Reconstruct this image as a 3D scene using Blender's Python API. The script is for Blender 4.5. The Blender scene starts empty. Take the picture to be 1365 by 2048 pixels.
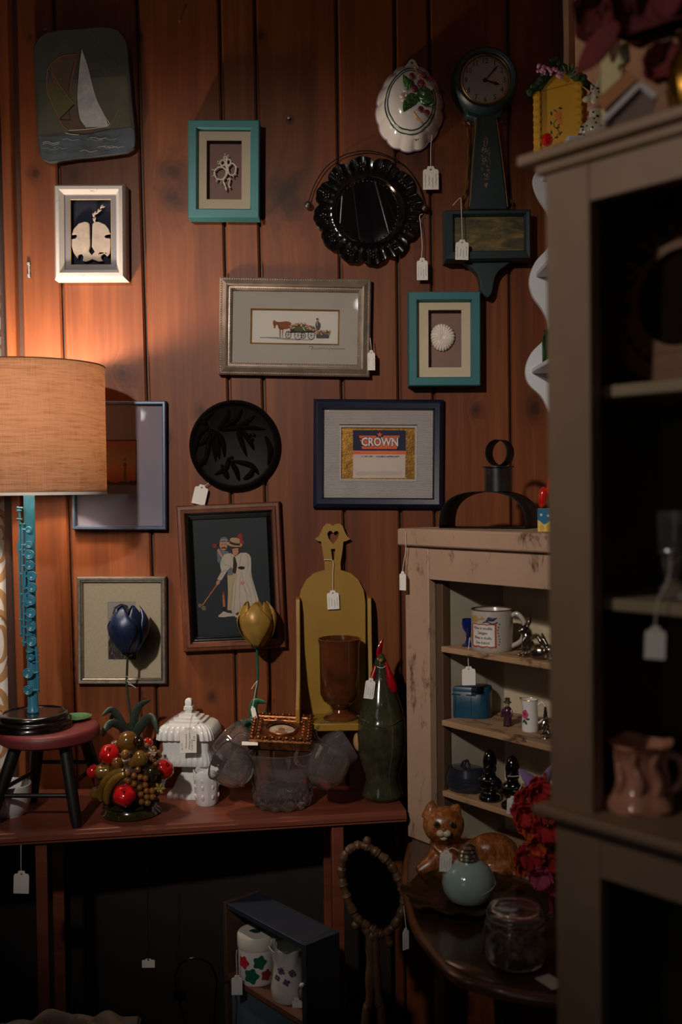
import bpy, bmesh, math, random
from mathutils import Vector, Matrix, Euler, geometry

# ------------------------------------------------------------------ camera, world, lights
rad = math.radians
random.seed(11)
S = bpy.context.scene
COL = S.collection
FPX = 2000.0                                   # focal length in pixels of the 1365x2048 frame
CAM = Vector((0, 0, 1.40))
PITCH, ROLL = math.atan(44 / FPX), 0.012
_r0, _u0 = Vector((1, 0, 0)), Vector((0, math.sin(PITCH), math.cos(PITCH)))
FWD = Vector((0, math.cos(PITCH), -math.sin(PITCH)))
RIGHT = math.cos(ROLL) * _r0 - math.sin(ROLL) * _u0
UP = math.sin(ROLL) * _r0 + math.cos(ROLL) * _u0

cd = bpy.data.cameras.new('camera')
cam = bpy.data.objects.new('camera', cd)
COL.objects.link(cam)
mw = Matrix((RIGHT, UP, -FWD)).transposed().to_4x4()
mw.translation = CAM
cam.matrix_world = mw
cd.sensor_fit = 'VERTICAL'
cd.sensor_height = 36.0
cd.lens = FPX / 2048 * 36.0
cd.clip_start = 0.02
cd.dof.use_dof = True
cd.dof.focus_distance = 2.08
cd.dof.aperture_fstop = 2.6
S.camera = cam

S.view_settings.view_transform = 'Standard'
S.view_settings.look = 'None'
S.view_settings.exposure = 0.0
S.view_settings.gamma = 1.0
S.view_settings.use_curve_mapping = False
S.cycles.use_denoising = True
S.cycles.max_bounces = 10
S.cycles.transparent_max_bounces = 12
S.cycles.sample_clamp_indirect = 3.0

W = bpy.data.worlds.new('world')
S.world = W
W.use_nodes = True
W.node_tree.nodes['Background'].inputs[0].default_value = (0.80, 0.86, 1.0, 1)
W.node_tree.nodes['Background'].inputs[1].default_value = 0.006


def lamp(name, kind, loc, power, col=(1, 1, 1), target=None, size=0.1, spot=None, blend=0.5):
    ld = bpy.data.lights.new(name, kind)
    ld.energy = power
    ld.color = col
    if kind == 'AREA':
        ld.shape = 'DISK'; ld.size = size
    else:
        ld.shadow_soft_size = size
    if kind == 'SPOT':
        ld.spot_size = rad(spot); ld.spot_blend = blend
    o = bpy.data.objects.new(name, ld)
    o.location = loc
    if target is not None:
        o.rotation_euler = (Vector(target) - Vector(loc)).to_track_quat('-Z', 'Y').to_euler()
    COL.objects.link(o)
    return o

# shop ceiling lights behind the photographer: a can spot with a soft cone, one bare bulb
lamp('ceiling_spot', 'SPOT', (-0.80, -0.10, 2.32), 135, (1.0, 0.90, 0.79), (-0.20, 2.1, 1.40), 0.05, 48, 1.0)
lamp('cupboard_fill_spot', 'SPOT', (-1.00, 0.35, 2.16), 21, (1.0, 0.87, 0.74), (0.32, 1.08, 1.68), 0.05, 62, 1.0)  # unseen spot added to brighten the near cupboard
lamp('globe_lamp', 'POINT', (-1.04, -0.80, 1.80), 0.6, (1.0, 0.93, 0.86), None, 0.03)
_w = lamp('shop_window', 'AREA', (-1.62, -1.50, 1.62), 1.0, (0.88, 0.93, 1.0), (0.0, 2.0, 1.3), 0.9)
lamp('ceiling_bulb', 'POINT', (0.12, -1.15, 2.42), 0.9, (1.0, 0.93, 0.86), None, 0.03)
LAMP_WATTS = 13.5

# ------------------------------------------------------------------ pixel -> place helpers (measured positions)
def ray(px, py):
    return FWD + RIGHT * ((px - 682.5) / FPX) + UP * ((1024 - py) / FPX)

def P(px, py, Y):
    d = ray(px, py)
    return CAM + d * (Y / d.y)

def G(px, py, z):
    d = ray(px, py)
    return CAM + d * ((z - CAM.z) / d.z)

def LP(root, px, py, y=0.0):
    """where a sight line meets the plane local-y = y of a root"""
    mi = root.matrix_basis.inverted()
    o = mi @ CAM
    d = mi.to_3x3() @ ray(px, py)
    p = o + d * ((y - o.y) / d.y)
    return p.x, p.z

# ------------------------------------------------------------------ materials
def lin(c):
    return tuple((v / 12.92 if v <= 0.04045 else ((v + 0.055) / 1.055) ** 2.4) for v in c)

def rgb(r, g, b):
    return lin((r / 255, g / 255, b / 255))

_mats = {}

class NT:
    def __init__(s, name):
        s.m = bpy.data.materials.new(name)
        s.m.use_nodes = True
        s.t = s.m.node_tree
        s.t.nodes.clear()
        s.out = s.n('ShaderNodeOutputMaterial')
    def n(s, typ, **kw):
        n = s.t.nodes.new(typ)
        for k, v in kw.items():
            setattr(n, k, v)
        return n
    def l(s, a, b):
        s.t.links.new(a, b)
    def coord(s, scale, world=False):
        tc = s.n('ShaderNodeNewGeometry') if world else s.n('ShaderNodeTexCoord')
        mp = s.n('ShaderNodeMapping')
        mp.inputs['Scale'].default_value = scale if hasattr(scale, '__len__') else (scale,) * 3
        s.l(tc.outputs['Position' if world else 'Object'], mp.inputs['Vector'])
        return mp.outputs['Vector']
    def noise(s, vec, scale=1.0, detail=4, rough=0.55, dist=0.0):
        n = s.n('ShaderNodeTexNoise')
        n.inputs['Scale'].default_value = scale
        n.inputs['Detail'].default_value = detail
        n.inputs['Roughness'].default_value = rough
        n.inputs['Distortion'].default_value = dist
        if vec is not None:
            s.l(vec, n.inputs['Vector'])
        return n.outputs['Fac']
    def math(s, op, a, b=None, c=None):
        n = s.n('ShaderNodeMath', operation=op)
        for i, v in enumerate((a, b, c)):
            if v is None: continue
            if isinstance(v, (int, float)): n.inputs[i].default_value = v
            else: s.l(v, n.inputs[i])
        return n.outputs[0]
    def ramp(s, fac, stops, interp='LINEAR'):
        r = s.n('ShaderNodeValToRGB')
        r.color_ramp.interpolation = interp
        el = r.color_ramp.elements
        while len(el) < len(stops): el.new(0.5)
        for e, (p, c) in zip(el, stops):
            e.position = p
            e.color = tuple(c) + (1,) if len(c) == 3 else c
        s.l(fac, r.inputs[0])
        return r.outputs[0]
    def mix(s, fac, a, b, mode='MIX'):
        n = s.n('ShaderNodeMix', data_type='RGBA', blend_type=mode)
        for sock, v in ((n.inputs[0], fac), (n.inputs[6], a), (n.inputs[7], b)):
            if isinstance(v, (int, float)): sock.default_value = v
            elif isinstance(v, tuple): sock.default_value = v + (1,) if len(v) == 3 else v
            else: s.l(v, sock)
        return n.outputs[2]
    def principled(s, col, rough=0.5, metal=0.0, bump=None, bstr=0.3, bdist=0.002, **kw):
        p = s.n('ShaderNodeBsdfPrincipled')
        for sock, v in (('Base Color', col), ('Roughness', rough), ('Metallic', metal)):
            if isinstance(v, (int, float)): p.inputs[sock].default_value = v
            elif isinstance(v, tuple): p.inputs[sock].default_value = v + (1,) if len(v) == 3 else v
            else: s.l(v, p.inputs[sock])
        for k, v in kw.items():
            p.inputs[k].default_value = v
        if bump is not None:
            b = s.n('ShaderNodeBump')
            b.inputs['Strength'].default_value = bstr
            b.inputs['Distance'].default_value = bdist
            s.l(bump, b.inputs['Height'])
            s.l(b.outputs[0], p.inputs['Normal'])
        s.l(p.outputs[0], s.out.inputs[0])
        return p

def mat(name, c, rough=0.5, metal=0.0, var=0.18, vs=14.0, bump=0.0, bs=120.0, coat=0.0, c2=None, **kw):
    """plain procedural finish: colour broken up by noise, optional fine bump, optional clear coat"""
    if name in _mats: return _mats[name]
    t = NT(name)
    v = t.coord(vs)
    f = t.noise(v, 1.0, 5, 0.6)
    a = rgb(*c)
    b = rgb(*c2) if c2 else tuple(x * (1 - var) for x in a)
    hi = a if c2 else tuple(min(1, x * (1 + var * 0.5)) for x in a)
    col = t.ramp(f, [(0.3, b), (0.7, hi)])
    bm = t.noise(t.coord(bs), 1.0, 3) if bump else None
    t.principled(col, rough, metal, bm, bump, 0.001, **({'Coat Weight': coat, 'Coat Roughness': 0.05} if coat else {}), **kw)
    _mats[name] = t.m
    return t.m

def wood(name, c1, c2, axis=2, rough=0.5, scale=1.0, coat=0.0, bump=0.15):
    if name in _mats: return _mats[name]
    t = NT(name)
    sc = [38 * scale] * 3
    sc[axis] = 1.7 * scale
    v = t.coord(tuple(sc))
    f = t.noise(v, 1.0, 6, 0.65, 0.6)
    g = t.noise(t.coord(6 * scale), 1.0, 3)
    k = t.math('ADD', t.math('MULTIPLY', f, 0.75), t.math('MULTIPLY', g, 0.25))
    col = t.ramp(k, [(0.32, rgb(*c1)), (0.68, rgb(*c2))])
    t.principled(col, rough, 0, f, bump, 0.001, **({'Coat Weight': coat, 'Coat Roughness': 0.12} if coat else {}))
    _mats[name] = t.m
    return t.m

def worn(name, c, under, amount=0.4, scale=30, rough=0.6, stretch=(1, 1, 0.35), var=0.2):
    """old paint rubbed through to what lies beneath, with fine crackle"""
    if name in _mats: return _mats[name]
    t = NT(name)
    v = t.coord(tuple(scale * s for s in stretch))
    f = t.noise(v, 1.0, 9, 0.72, 0.4)
    g = t.noise(t.coord(5), 1.0, 3)
    k = t.math('ADD', f, t.math('MULTIPLY', t.math('SUBTRACT', g, 0.5), 0.5))
    m = t.ramp(k, [(amount - 0.06, (1, 1, 1)), (amount + 0.05, (0, 0, 0))])
    a = rgb(*c)
    big = t.ramp(t.noise(t.coord(9), 1.0, 5, 0.6), [(0.3, tuple(x * (1 - var) for x in a)), (0.7, a)])
    col = t.mix(m, big, rgb(*under))
    t.principled(col, rough, 0, f, 0.35, 0.001)
    _mats[name] = t.m
    return t.m

def glassy(name, c=(255, 255, 255), rough=0.0, ior=1.46, trans=1.0, **kw):
    if name in _mats: return _mats[name]
    t = NT(name)
    f = t.noise(t.coord(60), 1.0, 2)
    col = t.ramp(f, [(0.2, tuple(x * 0.97 for x in rgb(*c))), (0.8, rgb(*c))])
    t.principled(col, rough, 0, None, **{'Transmission Weight': trans, 'IOR': ior}, **kw)
    _mats[name] = t.m
    return t.m

def pane(name, tint=(0.97, 0.97, 0.97), ior=1.5, rough=0.02):
    """flat picture glass: mirror by Fresnel over clear"""
    if name in _mats: return _mats[name]
    t = NT(name)
    tr = t.n('ShaderNodeBsdfTransparent'); tr.inputs[0].default_value = tint + (1,)
    gl = t.n('ShaderNodeBsdfGlossy')
    nz = t.noise(t.coord(8), 1.0, 2)
    t.l(t.ramp(nz, [(0, (rough,) * 3), (1, (rough * 1.6,) * 3)]), gl.inputs['Roughness'])
    fr = t.n('ShaderNodeFresnel'); fr.inputs[0].default_value = ior
    mx = t.n('ShaderNodeMixShader')
    t.l(fr.outputs[0], mx.inputs[0]); t.l(tr.outputs[0], mx.inputs[1]); t.l(gl.outputs[0], mx.inputs[2])
    t.l(mx.outputs[0], t.out.inputs[0])
    _mats[name] = t.m
    return t.m

# ------------------------------------------------------------------ shapes: (verts, faces, material index)
def T(sh, loc=(0, 0, 0), rot=(0, 0, 0), s=1.0, mi=None):
    m = Matrix.Translation(loc) @ Euler(rot).to_matrix().to_4x4()
    sc = Vector(s) if hasattr(s, '__len__') else Vector((s, s, s))
    vs = [m @ Vector((v[0] * sc.x, v[1] * sc.y, v[2] * sc.z)) for v in sh[0]]
    return (vs, sh[1], sh[2] if mi is None else mi)

def box(x0, x1, y0, y1, z0, z1, mi=0):
    v = [(x0, y0, z0), (x1, y0, z0), (x1, y1, z0), (x0, y1, z0), (x0, y0, z1), (x1, y0, z1), (x1, y1, z1), (x0, y1, z1)]
    return (v, [(0, 3, 2, 1), (4, 5, 6, 7), (0, 1, 5, 4), (1, 2, 6, 5), (2, 3, 7, 6), (3, 0, 4, 7)], mi)

def lathe(prof, n=32, fn=None, mi=0, cap=(True, True)):
    v, f = [], []
    for i, (r, z) in enumerate(prof):
        for k in range(n):
            a = 2 * math.pi * k / n
            rr, zz = fn(a, r, z, i) if fn else (r, z)
            v.append((rr * math.cos(a), rr * math.sin(a), zz))
    m = len(prof)
    for i in range(m - 1):
        for k in range(n):
            k2 = (k + 1) % n
            f.append((i * n + k, i * n + k2, (i + 1) * n + k2, (i + 1) * n + k))
    if cap[0]: f.append(tuple(range(n - 1, -1, -1)))
    if cap[1]: f.append(tuple((m - 1) * n + k for k in range(n)))
    return (v, f, mi)

def tube(pts, r, n=8, closed=False, mi=0, flat=1.0):
    pts = [Vector(p) for p in pts]
    m = len(pts)
    rs = r if hasattr(r, '__len__') else [r] * m
    v, f = [], []
    nrm = None
    for i, p in enumerate(pts):
        if closed: d = pts[(i + 1) % m] - pts[i - 1]
        else: d = pts[min(i + 1, m - 1)] - pts[max(i - 1, 0)]
        d = d.normalized() if d.length > 1e-9 else Vector((0, 0, 1))
        if nrm is None:
            nrm = d.orthogonal().normalized()
        else:
            nrm = (nrm - d * nrm.dot(d))
            nrm = nrm.normalized() if nrm.length > 1e-6 else d.orthogonal().normalized()
        b = d.cross(nrm)
        for k in range(n):
            a = 2 * math.pi * k / n
            v.append(p + nrm * (rs[i] * math.cos(a)) + b * (rs[i] * flat * math.sin(a)))
    for i in range(m if closed else m - 1):
        j = (i + 1) % m
        for k in range(n):
            k2 = (k + 1) % n
            f.append((i * n + k, i * n + k2, j * n + k2, j * n + k))
    if not closed:
        f.append(tuple(range(n - 1, -1, -1)))
        f.append(tuple((m - 1) * n + k for k in range(n)))
    return (v, f, mi)

def ell(c=(0, 0, 0), r=(1, 1, 1), n=16, m=10, rot=(0, 0, 0), mi=0):
    if not hasattr(r, '__len__'): r = (r, r, r)
    v, f = [(0, 0, -1)], []
    for i in range(1, m):
        ph = -math.pi / 2 + math.pi * i / m
        for k in range(n):
            a = 2 * math.pi * k / n
            v.append((math.cos(ph) * math.cos(a), math.cos(ph) * math.sin(a), math.sin(ph)))
    v.append((0, 0, 1))
    for k in range(n):
        f.append((0, 1 + (k + 1) % n, 1 + k))
        f.append((len(v) - 1, 1 + (m - 2) * n + k, 1 + (m - 2) * n + (k + 1) % n))
    for i in range(m - 2):
        for k in range(n):
            k2 = (k + 1) % n
            f.append((1 + i * n + k, 1 + i * n + k2, 1 + (i + 1) * n + k2, 1 + (i + 1) * n + k))
    return T((v, f, mi), c, rot, r)

def prism(out, y0, y1, holes=(), mi=0, inset=0.0):
    """outline in x,z extruded along y (y0 is the front, towards the camera)"""
    loops = [[Vector((p[0], p[1], 0)) for p in out]] + [[Vector((p[0], p[1], 0)) for p in h] for h in holes]
    flat = [p for l in loops for p in l]
    tris = geometry.tessellate_polygon(loops)
    n = len(flat)
    v = [(p.x, y0, p.y) for p in flat] + [(p.x, y1, p.y) for p in flat]
    f = []
    for a, b, c in tris:
        cr = (flat[b] - flat[a]).cross(flat[c] - flat[a]).z
        if cr < 0: b, c = c, b
        f.append((a, b, c)); f.append((a + n, c + n, b + n))
    s = 0
    for l in loops:
        m = len(l)
        ar = sum(l[i].x * l[(i + 1) % m].y - l[(i + 1) % m].x * l[i].y for i in range(m))
        hole = s > 0
        for i in range(m):
            a, b = s + i, s + (i + 1) % m
            f.append((a, a + n, b + n, b) if (ar > 0) != hole else (a, b, b + n, a + n))
        s += m
    return (v, f, mi)

def sheet(fn, nu, nv, mi=0):
    v = [fn(i / nu, j / nv) for j in range(nv + 1) for i in range(nu + 1)]
    f = [(j * (nu + 1) + i, j * (nu + 1) + i + 1, (j + 1) * (nu + 1) + i + 1, (j + 1) * (nu + 1) + i) for j in range(nv) for i in range(nu)]
    return (v, f, mi)

def torus(R, r, n=48, m=8, mi=0, axis='y', flat=1.0):
    pts = []
    v, f = [], []
    for i in range(n):
        a = 2 * math.pi * i / n
        for k in range(m):
            b = 2 * math.pi * k / m
            rr = R + r * math.cos(b)
            h = r * flat * math.sin(b)
            p = (rr * math.cos(a), h, rr * math.sin(a)) if axis == 'y' else (rr * math.cos(a), rr * math.sin(a), h)
            v.append(p)
    for i in range(n):
        for k in range(m):
            f.append((i * m + k, ((i + 1) % n) * m + k, ((i + 1) % n) * m + (k + 1) % m, i * m + (k + 1) % m))
    return (v, f, mi)

def circ(cx, cz, rx, rz=None, n=24, rot=0.0, a0=0, a1=2 * math.pi):
    rz = rx if rz is None else rz
    full = abs(a1 - a0 - 2 * math.pi) < 1e-6
    o = []
    for i in range(n if full else n + 1):
        a = a0 + (a1 - a0) * i / n
        x, z = rx * math.cos(a), rz * math.sin(a)
        o.append((cx + x * math.cos(rot) - z * math.sin(rot), cz + x * math.sin(rot) + z * math.cos(rot)))
    return o

def smooth_path(pts, k=6, closed=False):
    pts = [Vector(p) for p in pts]
    n = len(pts)
    out = []
    for i in range(n if closed else n - 1):
        p0 = pts[(i - 1) % n] if closed or i > 0 else pts[0]
        p1, p2 = pts[i], pts[(i + 1) % n]
        p3 = pts[(i + 2) % n] if closed or i + 2 < n else pts[-1]
        for j in range(k):
            t = j / k
            out.append(0.5 * ((2 * p1) + (p2 - p0) * t + (2 * p0 - 5 * p1 + 4 * p2 - p3) * t * t + (3 * p1 - p0 - 3 * p2 + p3) * t ** 3))
    if not closed: out.append(pts[-1])
    return out

# ------------------------------------------------------------------ objects
def mesh(name, shapes, mats, ang=40):
    me = bpy.data.meshes.new(name)
    v, f, mi = [], [], []
    for sv, sf, m in shapes:
        o = len(v)
        v += [tuple(p) for p in sv]
        f += [tuple(i + o for i in q) for q in sf]
        mi += [m] * len(sf)
    me.from_pydata(v, [], f)
    for m in mats: me.materials.append(m)
    me.polygons.foreach_set('material_index', mi)
    bm = bmesh.new(); bm.from_mesh(me)
    bmesh.ops.recalc_face_normals(bm, faces=bm.faces)
    bm.to_mesh(me); bm.free()
    if ang:
        me.polygons.foreach_set('use_smooth', [True] * len(me.polygons))
        me.set_sharp_from_angle(angle=rad(ang))
    me.update()
    return me

def O(name, parent, mats, *shapes, bevel=0, sub=0, ang=40, loc=None, rot=None, solid=0, voxel=0, label=None, normals=True):
    if not hasattr(mats, '__len__'): mats = [mats]
    o = bpy.data.objects.new(name, mesh(name, shapes, mats, ang))
    COL.objects.link(o)
    if parent is not None: o.parent = parent
    if loc is not None: o.location = loc
    if rot is not None: o.rotation_euler = rot
    if voxel:
        m = o.modifiers.new('remesh', 'REMESH'); m.mode = 'VOXEL'; m.voxel_size = voxel; m.use_smooth_shade = True
        m2 = o.modifiers.new('smooth', 'SMOOTH'); m2.iterations = 4
    if solid:
        m = o.modifiers.new('solidify', 'SOLIDIFY'); m.thickness = solid; m.offset = 0
    if bevel:
        m = o.modifiers.new('bevel', 'BEVEL'); m.width = bevel; m.segments = 2; m.limit_method = 'ANGLE'; m.angle_limit = rad(35)
    if sub:
        m = o.modifiers.new('subsurf', 'SUBSURF'); m.levels = sub; m.render_levels = sub
    if label: o['label'] = label
    return o

def tag(o, label, cat, group=None):
    o['label'] = label; o['category'] = cat
    if group: o['group'] = group
    return o

def thing(name, label, cat, loc=(0, 0, 0), rot=(0, 0, 0), group=None):
    o = bpy.data.objects.new(name, None)
    o.empty_display_size = 0.03
    COL.objects.link(o)
    o.location = loc; o.rotation_euler = rot
    return tag(o, label, cat, group)

def struct(o):
    o['kind'] = 'structure'
    return o

def text(name, parent, s, size, loc, mt, rot=(rad(90), 0, 0), align='CENTER', bold=0.0, sx=1.0, extrude=0.0, fn=None):
    cu = bpy.data.curves.new(name, 'FONT')
    cu.body = s; cu.size = size; cu.align_x = align; cu.align_y = 'CENTER'
    cu.offset = bold; cu.extrude = extrude; cu.resolution_u = 2
    tmp = bpy.data.objects.new(name + '_src', cu)
    me = bpy.data.meshes.new_from_object(tmp)
    bpy.data.objects.remove(tmp); bpy.data.curves.remove(cu)
    me.name = name
    me.materials.clear(); me.materials.append(mt)
    if sx != 1.0:
        for v in me.vertices: v.co.x *= sx
    if fn:
        for v in me.vertices: v.co = fn(v.co)
    o = bpy.data.objects.new(name, me)
    COL.objects.link(o)
    o.parent = parent; o.location = loc; o.rotation_euler = rot
    return o

def ribbon(pts, w):
    """polyline of (x,z) -> closed outline of a stroke"""
    pts = [Vector(p) for p in pts]
    L, Rr = [], []
    for i, p in enumerate(pts):
        d = pts[min(i + 1, len(pts) - 1)] - pts[max(i - 1, 0)]
        d = d.normalized() if d.length > 1e-9 else Vector((1, 0))
        n = Vector((-d.y, d.x)) * (w / 2)
        L.append(p + n); Rr.append(p - n)
    return L, Rr

def art(name, root, y, items, mats, step=0.00012):
    """flat print: a stack of inked shapes; items = (material index, 'fill'/'line', points in local x,z [, width])"""
    shapes = []
    for k, it in enumerate(items):
        yy = y - step * (k + 1)
        if it[1] == 'fill':
            pts = it[2]
            tris = geometry.tessellate_polygon([[Vector((p[0], p[1], 0)) for p in pts]])
            shapes.append(([(p[0], yy, p[1]) for p in pts], [tuple(t) for t in tris], it[0]))
        else:
            L, Rr = ribbon(it[2], it[3])
            n = len(L)
            v = [(p.x, yy, p.y) for p in L] + [(p.x, yy, p.y) for p in Rr]
            shapes.append((v, [(i, i + 1, n + i + 1, n + i) for i in range(n - 1)], it[0]))
    me = bpy.data.meshes.new(name)
    v, f, mi = [], [], []
    for sv, sf, m in shapes:
        o = len(v); v += sv; f += [tuple(i + o for i in q) for q in sf]; mi += [m] * len(sf)
    me.from_pydata(v, [], f)
    for m in mats: me.materials.append(m)
    me.polygons.foreach_set('material_index', mi)
    # face the viewer (-y)
    bm = bmesh.new(); bm.from_mesh(me)
    bad = [q for q in bm.faces if q.normal.y > 0]
    bmesh.ops.reverse_faces(bm, faces=bad)
    bm.to_mesh(me); bm.free()
    o = bpy.data.objects.new(name, me)
    COL.objects.link(o); o.parent = root
    return o

def copy_tree(o, parent=None):
    c = o.copy(); COL.objects.link(c); c.parent = parent
    for ch in list(o.children): copy_tree(ch, c)
    return c

# ------------------------------------------------------------------ materials used by several things
WHITE_PAPER = mat('tag_paper', (232, 226, 220), 0.8, var=0.06)
INK = mat('ink', (30, 28, 40), 0.7)
STRING = mat('cotton_string', (225, 215, 200), 0.9, var=0.2, bump=0.4, bs=900)
BRASS = mat('brass', (190, 150, 80), 0.3, 1.0, var=0.3)
GOLD = mat('gilt', (170, 120, 60), 0.38, 0.85, var=0.45, vs=60, bump=0.3, bs=300)
BLACKW = mat('black_lacquer', (14, 11, 10), 0.22, var=0.3, coat=0.6)
IRON = mat('black_iron', (22, 20, 19), 0.55, 0.4, var=0.4, bump=0.3, bs=200)
GLASS = glassy('cut_glass', (250, 250, 248), 0.015, 1.52, 0.968)
PANE = pane('picture_glass', (0.95, 0.95, 0.95), 1.42)

YW = 2.20                                        # front of the wall boards

def pine(name):
    """orange knotty pine: long grain, dark knots at set places, stains and scuffs"""
    t = NT(name)
    geo = t.n('ShaderNodeNewGeometry')
    oi = t.n('ShaderNodeObjectInfo')
    sx = t.n('ShaderNodeSeparateXYZ'); t.l(geo.outputs['Position'], sx.inputs[0])
    x, z = sx.outputs[0], sx.outputs[2]
    knots = []
    for px, py, r in ((70, 347, 9), (247, 747, 15), (1070, 815, 14), (835, 318, 12), (345, 345, 20), (352, 392, 26), (578, 395, 34),
                      (835, 740, 8), (265, 1500, 9), (424, 1395, 7), (282, 72, 7), (580, 240, 6), (400, 825, 9), (330, 880, 10),
                      (1072, 180, 16), (950, 820, 9), (655, 980, 8), (150, 352, 9), (180, 1240, 10), (520, 70, 9), (880, 1010, 8), (60, 74, 5)):
        p = P(px, py, YW)
        knots.append((p.x, p.z, r * YW / FPX))
    warp, dark = None, None
    nz = t.noise(t.coord(26, True), 1.0, 3)
    for kx, kz, r in knots:
        dx = t.math('SUBTRACT', x, kx)
        dz = t.math('MULTIPLY', t.math('SUBTRACT', z, kz), 0.8)
        d = t.math('SQRT', t.math('ADD', t.math('MULTIPLY', dx, dx), t.math('MULTIPLY', dz, dz)))
        d = t.math('ADD', d, t.math('MULTIPLY', t.math('SUBTRACT', nz, 0.5), r * 2.2))
        q = t.math('DIVIDE', d, r)
        g = t.math('POWER', 2.718, t.math('MULTIPLY', t.math('MULTIPLY', q, q), -0.55))
        dark = g if dark is None else t.math('MAXIMUM', dark, g)
    cv = t.n('ShaderNodeCombineXYZ')
    t.l(t.math('ADD', t.math('MULTIPLY', x, 46.0), t.math('MULTIPLY', dark, 3.0)), cv.inputs[0])
    t.l(t.math('MULTIPLY', z, 1.5), cv.inputs[2])
    t.l(t.math('MULTIPLY', oi.outputs['Random'], 30.0), cv.inputs[1])
    grain = t.noise(cv.outputs[0], 1.0, 7, 0.62, 1.0)
    cv2 = t.n('ShaderNodeCombineXYZ')
    t.l(t.math('MULTIPLY', x, 9.0), cv2.inputs[0]); t.l(t.math('MULTIPLY', z, 0.9), cv2.inputs[2])
    t.l(t.math('MULTIPLY', oi.outputs['Random'], 90.0), cv2.inputs[1])
    broad = t.noise(cv2.outputs[0], 1.0, 3, 0.5, 1.5)
    k = t.math('ADD', t.math('MULTIPLY', grain, 0.55), t.math('MULTIPLY', broad, 0.45))
    base = t.ramp(k, [(0.30, rgb(88, 43, 20)), (0.50, rgb(112, 58, 28)), (0.68, rgb(134, 74, 38))])
    tone = t.ramp(oi.outputs['Random'], [(0.0, (0.86, 0.84, 0.80)), (1.0, (1.0, 1.0, 1.0))])
    base = t.mix(1.0, base, tone, 'MULTIPLY')
    ring = t.n('ShaderNodeMath', operation='SINE')
    t.l(t.math('MULTIPLY', dark, 15.0), ring.inputs[0])
    kn = t.math('MULTIPLY', dark, t.math('ADD', 0.92, t.math('MULTIPLY', ring.outputs[0], 0.08)))
    col = t.mix(t.math('MULTIPLY', kn, 0.9), base, rgb(44, 18, 9))
    scr = t.ramp(t.noise(t.coord((70, 70, 16), True), 1.0, 8, 0.8, 0.5), [(0.70, (0, 0, 0)), (0.76, (1, 1, 1))])
    col = t.mix(t.math('MULTIPLY', scr, 0.22), col, rgb(190, 150, 120))
    t.principled(col, 0.5, 0, grain, 0.18, 0.001, **{'Specular IOR Level': 0.3})
    return t.m

PINE = pine('knotty_pine')

# ------------------------------------------------------------------ the room
wall = struct(O('wall_back', None, wood('dark_batten', (40, 22, 14), (60, 32, 20)), box(-0.745, 0.52, YW + 0.012, YW + 0.03, 0, 2.62)))  # dark wood backing that shows in the board joints
wall['label'] = 'orange knotty pine board wall'
joints = [(28, 60), (106, 149), (273, 313), (439, 473), (510, 541), (673, 695), (790, 806), (858, 876), (1016, 1028), (1133, 1137)]

def edge(j):
    a, b = P(j[0], 0, YW), P(j[1], 1400, YW)
    k = (b.x - a.x) / (b.z - a.z)
    return lambda z: a.x + k * (z - a.z)

es = [edge(j) for j in joints]
z0, z1 = 0.0, 2.62
gap, ch = 0.0026, 0.004
for i in range(len(es) - 1):
    l, r = es[i], es[i + 1]
    y = YW + random.uniform(0, 0.0012)
    def row(z):
        a, b = l(z) + gap, r(z) - gap
        return [(a, YW + 0.0125, z), (a, y + ch, z), (a + ch, y, z), (b - ch, y, z), (b, y + ch, z), (b, YW + 0.0125, z)]
    ra, rb = row(z0), row(z1)
    O('plank', wall, PINE, (ra + rb, [(k, k + 1, k + 7, k + 6) for k in range(5)], 0), ang=0)

# door/window casing left of the boards, with the recess behind the hanging cloth
tl = edge((-4, 36))
trim = struct(O('trim_1', None, PINE, ([(tl(z), yy, z) for z in (z0, z1) for yy in (YW - 0.012, YW + 0.05)] +
                                       [(es[0](z) - 0.009, yy, z) for z in (z0, z1) for yy in (YW - 0.012, YW + 0.05)],
                                       [(0, 4, 6, 2), (0, 2, 3, 1), (4, 5, 7, 6), (0, 1, 5, 4), (2, 6, 7, 3), (1, 3, 7, 5)], 0), bevel=0.003))
trim['label'] = 'upright pine casing at the left end of the board wall'
struct(O('wall_left', None, mat('dim_plaster', (70, 66, 64), 0.8, bump=0.2, bs=60), box(-1.75, -0.72, YW + 0.16, YW + 0.2, 0, 2.62), box(-1.8, -1.75, 0.3, YW + 0.2, 0, 2.62)))
struct(O('wall_right', None, mat('tan_plaster', (178, 138, 112), 0.85, bump=0.35, bs=90, var=0.1), box(0.502, 0.55, 1.46, YW + 0.03, 0, 2.62)))
struct(O('trim_2', None, mat('tan_batten', (140, 104, 82), 0.8, bump=0.35, bs=90), box(0.488, 0.502, YW - 0.085, YW - 0.002, 0, 2.62), bevel=0.002))
struct(O('floor', None, wood('floor_boards', (58, 40, 28), (84, 60, 42), 0, 0.5), box(-1.9, 1.6, -2.2, YW + 0.25, -0.06, 0)))
struct(O('ceiling', None, mat('ceiling_paint', (120, 110, 100), 0.85, bump=0.2, bs=50), box(-1.9, 1.6, -2.2, YW + 0.25, 2.66, 2.72)))

# ------------------------------------------------------------------ price tags
def squiggle(x0, x1, z, amp, n, seed):
    r = random.Random(seed)
    return [(x0 + (x1 - x0) * i / n, z + r.uniform(-amp, amp)) for i in range(n + 1)]

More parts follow.
